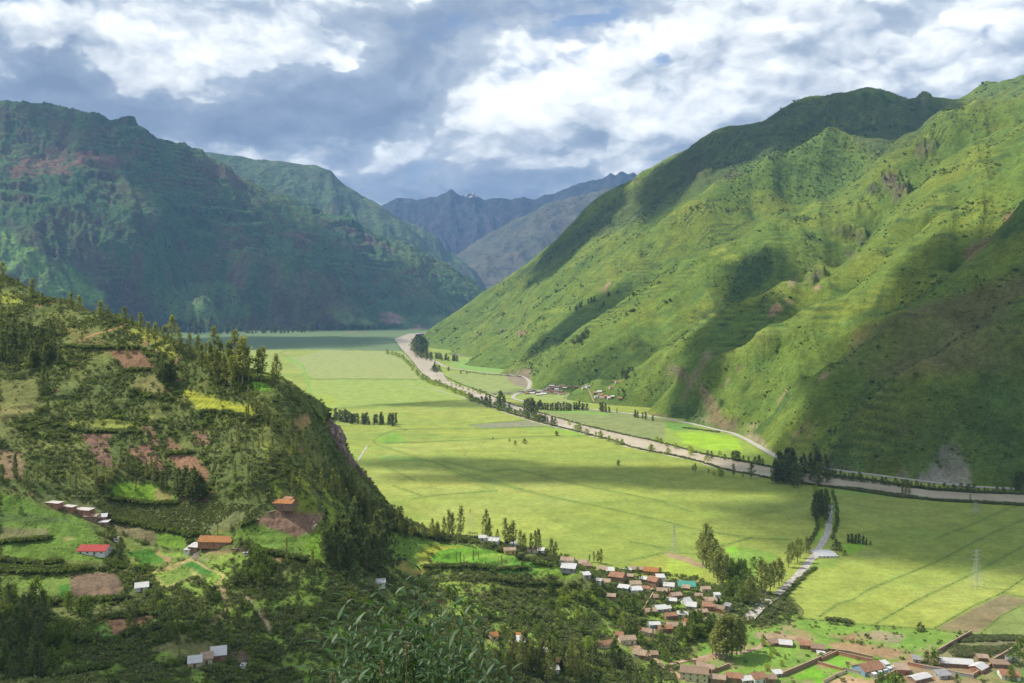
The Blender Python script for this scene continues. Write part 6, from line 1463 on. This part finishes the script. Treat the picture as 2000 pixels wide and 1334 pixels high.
# ------------------------------------------------------------------ scrub, hedges and ground cover (nobody could count these)
def bush_template(name, mat, n, seed, flatn=.7, size=.16):
    r = np.random.default_rng(seed)
    cs = [(r.normal() * .28, r.normal() * .28, .28 + .22 * r.random()) for _ in range(n)]
    v, f = leaf_cloud(cs, .34, 12, size, r, .3)
    v[:, 2] = np.maximum(v[:, 2], -.15)
    return bpy.data.objects.new(name, np_mesh(name, v, f, mat))
T_scrub = [bush_template('scrub_bush', m_, 5, 40 + i) for i, m_ in enumerate((L_scrub, L_mid, L_olive, L_scrub))]
T_hedge = [bush_template('hedge_bush', m_, 6, 50 + i) for i, m_ in enumerate((L_dark, L_mid, L_dark))]
T_far = [bush_template('slope_bush', m_, 3, 60 + i, size=.3) for i, m_ in enumerate((L_dark, L_mid, L_dark, L_scrub))]
def scatter(name, pts, sc, temps, clear=True, **pr):
    pts, sc = np.asarray(pts, float), np.broadcast_to(np.asarray(sc, float), (len(pts),))
    if clear:
        k = np.ones(len(pts), bool)
        for hx_, hy_, hw in HOUSES: k &= ~((np.abs(pts[:, 0] - hx_) < hw * .62 + 1.2) & (pts[:, 1] - hy_ > -hw * .8 - 5) & (pts[:, 1] - hy_ < hw * .5 + 1))
        pts, sc = pts[k], sc[k]
    n = len(pts); r = np.random.default_rng(n)
    me = bpy.data.meshes.new(name); me.vertices.add(n); me.vertices.foreach_set('co', np.asarray(pts, np.float32).ravel())
    for nm, tp, val in (('sc', 'FLOAT', np.asarray(sc, np.float32)), ('rz', 'FLOAT', (r.random(n) * 6.28).astype(np.float32)), ('vi', 'INT', r.integers(0, len(temps), n).astype(np.int32))):
        me.attributes.new(nm, tp, 'POINT').data.foreach_set('value', val)
    o = link(name, me, None, kind='stuff', **pr)
    g = bpy.data.node_groups.new(name, 'GeometryNodeTree')
    g.interface.new_socket('Geometry', in_out='INPUT', socket_type='NodeSocketGeometry'); g.interface.new_socket('Geometry', in_out='OUTPUT', socket_type='NodeSocketGeometry')
    N, Lk = g.nodes, g.links
    gi, go = N.new('NodeGroupInput'), N.new('NodeGroupOutput'); ip = N.new('GeometryNodeInstanceOnPoints'); jn = N.new('GeometryNodeJoinGeometry')
    for t_ in temps:
        oi = N.new('GeometryNodeObjectInfo'); oi.inputs['Object'].default_value = t_; oi.inputs['As Instance'].default_value = True
        Lk.new(oi.outputs['Geometry'], jn.inputs[0])
    Lk.new(gi.outputs[0], ip.inputs['Points']); Lk.new(jn.outputs[0], ip.inputs['Instance']); ip.inputs['Pick Instance'].default_value = True
    def attr(nm, tp):
        a = N.new('GeometryNodeInputNamedAttribute'); a.data_type = tp; a.inputs[0].default_value = nm
        return a.outputs[0]
    Lk.new(attr('vi', 'INT'), ip.inputs['Instance Index']); Lk.new(attr('sc', 'FLOAT'), ip.inputs['Scale'])
    cx_ = N.new('ShaderNodeCombineXYZ'); Lk.new(attr('rz', 'FLOAT'), cx_.inputs[2]); Lk.new(cx_.outputs[0], ip.inputs['Rotation'])
    Lk.new(ip.outputs[0], go.inputs[0])
    md = o.modifiers.new('scatter', 'NODES'); md.node_group = g
    return o
def sample_fan(f, dens, n, arrs, seed, y0=None, y1=None, p0=-60, p1=2060):
    """random places on a height field, uniform in plan, kept where dens allows; returns points and sampled arrays"""
    r = np.random.default_rng(seed)
    y0 = y0 or f.Ys[0]; y1 = y1 or f.Ys[-1]
    Yr = np.sqrt(r.random(n) * (y1 ** 2 - y0 ** 2) + y0 ** 2); Ur = (p0 - CX) / F + r.random(n) * (p1 - p0) / F
    c = (Ur - f.us[0]) / (f.us[-1] - f.us[0]) * (len(f.us) - 1); rw = np.interp(Yr, f.Ys, np.arange(len(f.Ys)))
    ok = (c > 0) & (c < len(f.us) - 2) & (rw > 0) & (rw < len(f.Ys) - 2); c, rw, Yr, Ur = c[ok], rw[ok], Yr[ok], Ur[ok]
    ci, ri = c.astype(int), rw.astype(int); fc, fr = c - ci, rw - ri
    def S_(A): return (A[ri, ci] * (1 - fc) + A[ri, ci + 1] * fc) * (1 - fr) + (A[ri + 1, ci] * (1 - fc) + A[ri + 1, ci + 1] * fc) * fr
    z = S_(f.Z); d = S_(dens)
    keep = r.random(len(d)) < d
    return np.stack([Ur * Yr, Yr, z], 1)[keep], [S_(a)[keep] for a in arrs], r
# visible part only: no point in planting what the crest hides
def visible(f):
    m = np.minimum.accumulate(f.PY, axis=0)
    return f.PY <= m + 25
vis_n = visible(nh) & (nh.PY < 1420) & (nh.PY > 480); vis_r = visible(rm)
dn = nopen * np.clip(.42 + 1.5 * fbm(nh.X / 26, nh.Y / 26, 4, .6) + .35 * (nh.PY > 1080), .03, 1) * vis_n * (nh.Z > .6)
pts, (zz,), r = sample_fan(nh, dn, 340000, [nh.Z], 5, 330, 900)
scatter('scrub', pts, np.exp(r.normal(size=len(pts)) * .38) * 1.35, T_scrub)
# small taller bushes between
dn2 = nopen * sstep(.05, .35, fbm(nh.X / 50 + 8, nh.Y / 50, 4, .6) + .12 * (nh.PY > 1080)) * vis_n * (nh.Z > .6)
pts, _, r = sample_fan(nh, dn2, 24000, [], 6, 330, 900)
scatter('bushes', pts, np.exp(r.normal(size=len(pts)) * .35) * 2.9, T_hedge)
# maize and other standing crops as low tufts
M_maize = leaf_mat('maize_leaves', (.13, .17, .05), (.22, .25, .09), .3)
T_maize = [bush_template('maize_plants', M_maize, 3, 70, size=.22)]
pts, _, r = sample_fan(nh, nh_crop_rows * vis_n, 260000, [], 9, 480, 680)
scatter('maize', pts, .9 + .5 * r.random(len(pts)), T_maize)
# mountain bushes
dr = rbush * vis_r * (rm.Z > 2) * np.clip(1.3 - rm.Y / 4600, .25, 1)
pts, (yy,), r = sample_fan(rm, dr, 240000, [rm.Y], 7, 1020, 4600)
scatter('mountain_scrub', pts, np.exp(r.normal(size=len(pts)) * .45) * (1.15 + yy / 1700), T_far, False)
# hedges on the hillside between the plots, given by pixel lines
def line_pts(lines_, step, jit, on=None, seed=3):
    r = random.Random(seed); out = []
    for ln in lines_:
        d = sum(math.hypot(b[0] - a[0], b[1] - a[1]) for a, b in zip(ln[:-1], ln[1:]))
        for x, y in resample(ln, max(3, int(d / step))):
            h = hit(x + r.uniform(-jit, jit), y + r.uniform(-jit, jit) * .6, on)
            if h: out.append(h)
    return out
hl = [C1([(360, 505), (480, 512), (620, 518), (790, 515), (830, 560)]), C1([(690, 640), (870, 640), (910, 700), (1000, 780)]), C1([(740, 760), (860, 790), (960, 810)]), C1([(330, 950), (480, 985), (640, 985), (780, 990)]), C1([(930, 1110), (1080, 1100)]), C1([(1130, 870), (1280, 880), (1440, 920)]),
      C2([(600, 330), (850, 375), (1040, 410), (1170, 415)]), C2([(1170, 410), (1300, 380), (1420, 340)]), C2([(0, 460), (150, 450), (280, 435)]), C2([(600, 215), (860, 245), (1000, 240)]), C2([(1390, 490), (1520, 520), (1640, 545), (1820, 595)]), C2([(0, 560), (200, 580), (440, 560), (680, 580)]), C2([(0, 600), (220, 610), (440, 605), (600, 610)]), C2([(0, 620), (250, 630), (500, 610)]),
      C2([(0, 780), (200, 790), (400, 790)]), C2([(455, 790), (620, 775), (720, 775)]), C2([(240, 870), (330, 900), (420, 930)]), C2([(180, 975), (400, 1000), (640, 1020), (720, 1060)]), C2([(700, 740), (830, 740), (930, 800), (900, 900)]), C2([(560, 880), (700, 870), (840, 850)]), C2([(650, 1000), (740, 960), (900, 1010)]), C2([(330, 1200), (600, 1150)]), C2([(1040, 400), (1060, 460)]),
      C3([(380, 370), (500, 390), (620, 420), (760, 440), (900, 450), (1060, 480)]), C3([(660, 600), (900, 590), (1060, 610), (1240, 600)]), C3([(1010, 660), (1200, 690), (1350, 690), (1500, 700)]), C3([(740, 590), (700, 620), (640, 660)]), C3([(1260, 575), (1360, 590)]), C3([(1060, 500), (1190, 550), (1260, 560)]), C3([(1490, 650), (1560, 690), (1760, 740)]), C3([(330, 330), (380, 380)])]
pts = line_pts(hl, 1.6, 2.2, nh); r = np.random.default_rng(1)
scatter('hedges', pts, 2.2 + 2.2 * r.random(len(pts)), T_hedge)
# hedges and weeds along the field boundaries of the valley floor
pts = line_pts([l for l in lines if len(l) > 1], .8, .25, None, 4); pts = [p for p in pts if p[2] < .5]; r = np.random.default_rng(2)
scatter('field_boundary_weeds', pts, (.15 + .9 * r.random(len(pts)) ** 3) * np.clip(np.array([p[1] for p in pts]) / 1500, .8, 2.0), T_hedge[1:2] + T_scrub[:1])
bl = [[(p[0] - 1, p[1] + 1.5) for p in riverL[:]], [(p[0] + 1, p[1] - 1.2) for p in riverR[9:]], C4([(920, 150), (1040, 155), (1260, 185), (1500, 222), (1700, 228), (2000, 246)]), C4([(930, 170), (955, 260), (960, 340), (930, 440)]), C4([(840, 300), (850, 380), (800, 470)]), C4([(600, 840), (680, 740), (780, 640), (840, 600)]), C4([(570, 880), (640, 800)]),
      C4([(900, 890), (960, 895), (1020, 905), (1040, 910)]), C5([(770, 500), (830, 535), (900, 560), (1000, 590)]), C5([(850, 470), (1000, 490), (1150, 500)]), C6([(100, 960), (300, 985)])] * 2
pts = line_pts(bl, 1.3, 1.4, None, 5); pts = [p for p in pts if p[2] < 3]; r = np.random.default_rng(3)
scatter('riverside_scrub', pts, (1.2 + 2.6 * r.random(len(pts))), T_scrub + T_hedge[:1])
# rough ground and weeds round the village
vpoly = soft(low & ~(fl.PY > 1500), 1) * np.clip(.35 + 1.6 * fbm(fl.X / 20 + 3, fl.Y / 20, 4, .6), 0, 1) * (fl.PX > 1150)
vill = inpoly(fl.PX, fl.PY, C4([(-300, 600), (190, 650), (450, 860), (440, 905), (200, 1000), (-300, 1000)]))
pts, _, r = sample_fan(fl, np.clip(vpoly * .06 + vill * .4, 0, 1), 60000, [], 10, 500, 760, 1100, 2060)
pts = np.array([(p[0], p[1], ground(p[0], p[1])) for p in pts])
scatter('village_bushes', pts, np.exp(r.normal(size=len(pts)) * .4) * 1.5, T_hedge + T_scrub[:2])
sw = [C4([(1640, 1000), (1900, 990), (2000, 1000)]), C4([(1600, 1050), (1850, 1060), (1950, 1040)]), C4([(1620, 1080), (1800, 1090)])] * 3
pts = line_pts(sw, .9, 9, None, 6); r = np.random.default_rng(4)
scatter('garden_crops', pts, 1.0 + 1.4 * r.random(len(pts)), [T_hedge[0], T_scrub[2]])
# rocks of the little cliff on the hill's edge and of the stream bed
M_rock = rough_mat('rock', (.14, .10, .08), (.32, .25, .2), .5, .6)
def rock_mesh(seed):
    bm = bmesh.new(); bmesh.ops.create_icosphere(bm, subdivisions=2, radius=1)
    r = np.random.default_rng(seed)
    for v in bm.verts:
        k = 1 + .35 * float(pnoise(np.array([v.co.x * 1.7 + seed * 9]), np.array([v.co.y * 1.7 + v.co.z * 2.3]))[0]) + .12 * r.normal()
        v.co *= k
    me = bpy.data.meshes.new('rock'); bm.to_mesh(me); bm.free(); me.materials.append(M_rock)
    return me
rocks = [rock_mesh(i) for i in range(3)]
r = random.Random(5)
for i, (px, py, s) in enumerate([(646, 826, 3.0), (650, 834, 4.0), (656, 842, 5.0), (660, 852, 5.5), (663, 864, 6.0), (665, 876, 4.5), (672, 886, 3.5), (680, 894, 3.0), (688, 902, 3.0), (698, 914, 2.6), (655, 860, 4.0), (648, 846, 3.6), (708, 926, 2.6), (720, 938, 2.4)]):
    h = hit(px, py, nh, True); o = link('crag', rocks[i % 3], None)
    o.location = (h[0], h[1], h[2] - s * .2); o.scale = (s * .8, s * .8, s * 1.25); o.rotation_euler = (r.uniform(-.3, .3), r.uniform(-.3, .3), r.uniform(0, 6))
    o['label'] = f'brown rock crag on the cliff edge of the left hill, {ordinal(i + 1)} of fourteen from left'; o['category'] = 'rock'; o['group'] = 'rock crags on the cliff edge'
crg = sorted([o for o in bpy.data.objects if o.name.startswith('crag')], key=lambda o: o.location.x / o.location.y)
for i, o in enumerate(crg): o['label'] = f'brown rock crag on the cliff edge of the left hill, {ordinal(i + 1)} from left'


# ------------------------------------------------------------------ the leafy bush right in front of the camera
L_leaf, t = new_mat('bush_leaf')
rnd = t.n('ShaderNodeObjectInfo').outputs['Random']; nz = t.noise(t.n('ShaderNodeNewGeometry').outputs['Position'], 6, 2, .6)
c = t.mix(t.math('ADD', t.math('MULTIPLY', rnd, .6), t.math('SUBTRACT', nz, .3), clamp=True), (.022, .055, .018), (.07, .14, .04))
d = t.n('ShaderNodeBsdfPrincipled', {'Base Color': c, 'Roughness': .5, 'Specular IOR Level': .35})
tr = t.n('ShaderNodeBsdfTranslucent', {0: t.mix(1.0, c, (1.4, 1.7, .6), 'MULTIPLY')})
t.n('ShaderNodeOutputMaterial', {0: t.n('ShaderNodeMixShader', {0: .3, 1: d.outputs[0], 2: tr.outputs[0]}).outputs[0]})
M_stem = plain_mat('green_stem', (.12, .15, .05), .7); M_dry = plain_mat('dry_seed_head', (.24, .19, .09), .9, .4, 40)
def leaf_geo(curl, wd):
    v, f = [], []; n = 6
    for i in range(n + 1):
        s = i / n; w_ = wd * (math.sin(math.pi * min(1, s ** .75)) ** .8 if 0 < s < 1 else 0.02); z_ = -curl * s * s
        v += [(-w_, s, z_ + w_ * .45), (0, s, z_), (w_, s, z_ + w_ * .45)]
    for i in range(n):
        for k in range(2): a = i * 3 + k; f.append((a, a + 1, a + 4, a + 3))
    return np.array(v), np.array(f)
leafs = [leaf_geo(c_, w_) for c_, w_ in ((.15, .15), (.3, .16), (.05, .15), (.4, .14))]
leaf_me = []
for v, f in leafs:
    me = np_mesh('leaf', v, f, L_leaf); me.polygons.foreach_set('use_smooth', [True] * len(me.polygons)); leaf_me.append(me)
bush_root = Vector((-.52, 4.7, 216.3))
bush = empty('leafy_shrub', bush_root, 0, label='dark green narrow leaved shrub in front of the camera', category='shrub')
r = random.Random(12); nr_ = np.random.default_rng(12)
tips = [(560, 1335), (600, 1300), (625, 1250), (640, 1205), (655, 1190), (672, 1160), (690, 1200), (700, 1172), (718, 1150), (735, 1135), (752, 1160), (770, 1140), (790, 1112), (806, 1118), (822, 1110), (838, 1128), (850, 1150), (862, 1180), (880, 1165), (895, 1150), (905, 1175), (925, 1200), (940, 1190), (950, 1215), (965, 1240), (985, 1262), (1005, 1290), (1000, 1330), (760, 1200), (720, 1230), (800, 1180), (840, 1210), (880, 1230), (680, 1260), (750, 1260), (920, 1260), (655, 1310), (700, 1310), (760, 1310), (820, 1270), (870, 1290), (930, 1320), (960, 1300), (790, 1330), (610, 1345), (735, 1180), (775, 1230), (850, 1330)]
tips += [(r.uniform(640, 960), r.uniform(1175, 1340)) for _ in range(34)]
bm = bmesh.new(); allleaf = []
for (px, py) in tips:
    Y = r.uniform(4.1, 5.6); tip = Vector(((px - CX) / F * Y, Y, CH + (HY - py) / F * Y))
    mid = bush_root.lerp(tip, .55) + Vector((0, 0, -.12)) + Vector((r.uniform(-.08, .08), r.uniform(-.1, .1), 0))
    pts_ = [bush_root + Vector((r.uniform(-.25, .25), r.uniform(-.25, .25), .1))]
    for k in range(1, 13):
        s = k / 12; pts_.append((1 - s) ** 2 * pts_[0] + 2 * s * (1 - s) * mid + s * s * tip)
    for k in range(12): beam(bm, pts_[k] - bush_root, pts_[k + 1] - bush_root, .0065 * (1 - k / 15), 4, .0065 * (1 - (k + 1) / 15))
    # leaves all round the stem, getting smaller to the tip; two short side shoots
    shoots = [(pts_, .35, 1.0, 36)]
    for b_ in range(6):
        s0 = r.choice([5, 6, 7, 8, 9]); o_ = pts_[s0]; dr_ = (pts_[-1] - pts_[s0]).normalized() + Vector((r.uniform(-.9, .9), r.uniform(-.7, .7), r.uniform(-.1, .6)))
        ln = r.uniform(.14, .30); sp = [o_ + dr_.normalized() * ln * k / 5 + Vector((0, 0, .05 * (k / 5) ** 2)) for k in range(6)]
        for k in range(5): beam(bm, sp[k] - bush_root, sp[k + 1] - bush_root, .0035, 3, .003)
        shoots.append((sp, .1, .85, 10))
    for sp, s0, q, cnt in shoots:
        n_ = len(sp) - 1
        for k in range(cnt):
            s = s0 + (1 - s0) * (k + .5) / cnt; i = min(int(s * n_), n_ - 1); fq = s * n_ - i
            P0 = sp[i].lerp(sp[i + 1], fq); T = (sp[i + 1] - sp[i]).normalized()
            a = k * 2.4 + r.uniform(-.4, .4); u_ = T.orthogonal().normalized(); v_ = T.cross(u_)
            out = (u_ * math.cos(a) + v_ * math.sin(a)); dirv = (T * r.uniform(.5, 1.1) + out).normalized()
            side = dirv.cross(Vector((0, 0, 1)) + out * .3).normalized(); up = side.cross(dirv)
            sz = q * r.uniform(.06, .12) * (1.1 - .35 * s)
            M_ = Matrix((side * sz, dirv * sz, up * sz)).transposed().to_4x4(); M_.translation = P0 - bush_root
            allleaf.append((P0.y, r.randrange(4), M_))
bm_obj('stem', bm, M_stem, bush)
allleaf = [l for l in allleaf if l[2].translation.z + bush_root.z > CH + (HY - 1360) / F * (l[0]) - .02]
allleaf.sort(key=lambda l: l[0])
for y_, k, M_ in allleaf[:300]:
    o = link('leaf', leaf_me[k], None, bush); o.matrix_local = M_
vs, fs, off = [], [], 0
for y_, k, M_ in allleaf[300:]:
    v, f = leafs[k]; A = np.array(M_)
    vs.append(v @ A[:3, :3].T + A[:3, 3]); fs.append(f + off); off += len(v)
me = np_mesh('foliage', np.concatenate(vs), np.concatenate(fs), L_leaf); link('foliage', me, None, bush, kind='stuff')
for (px, py, y2) in [(795, 1262, 4.4), (745, 1300, 4.2), (650, 1322, 4.3), (700, 1305, 4.5)]:
    Y = y2; tip = Vector(((px - CX) / F * Y, Y, CH + (HY - py) / F * Y)) - bush_root
    bm = bmesh.new(); base_ = Vector((tip.x * .9 - .02, tip.y * .9, tip.z - .55))
    beam(bm, base_, tip, .004, 5, .003)
    for k in range(60):
        a = Vector((r.gauss(0, 1), r.gauss(0, 1), r.gauss(0, 1))).normalized() * r.uniform(.004, .024); c_ = tip + Vector((0, 0, r.uniform(-.04, .02)))
        beam(bm, c_ + a * .3, c_ + a, .0035, 3, .001)
    bm_obj('seed_head', bm, M_dry, bush)
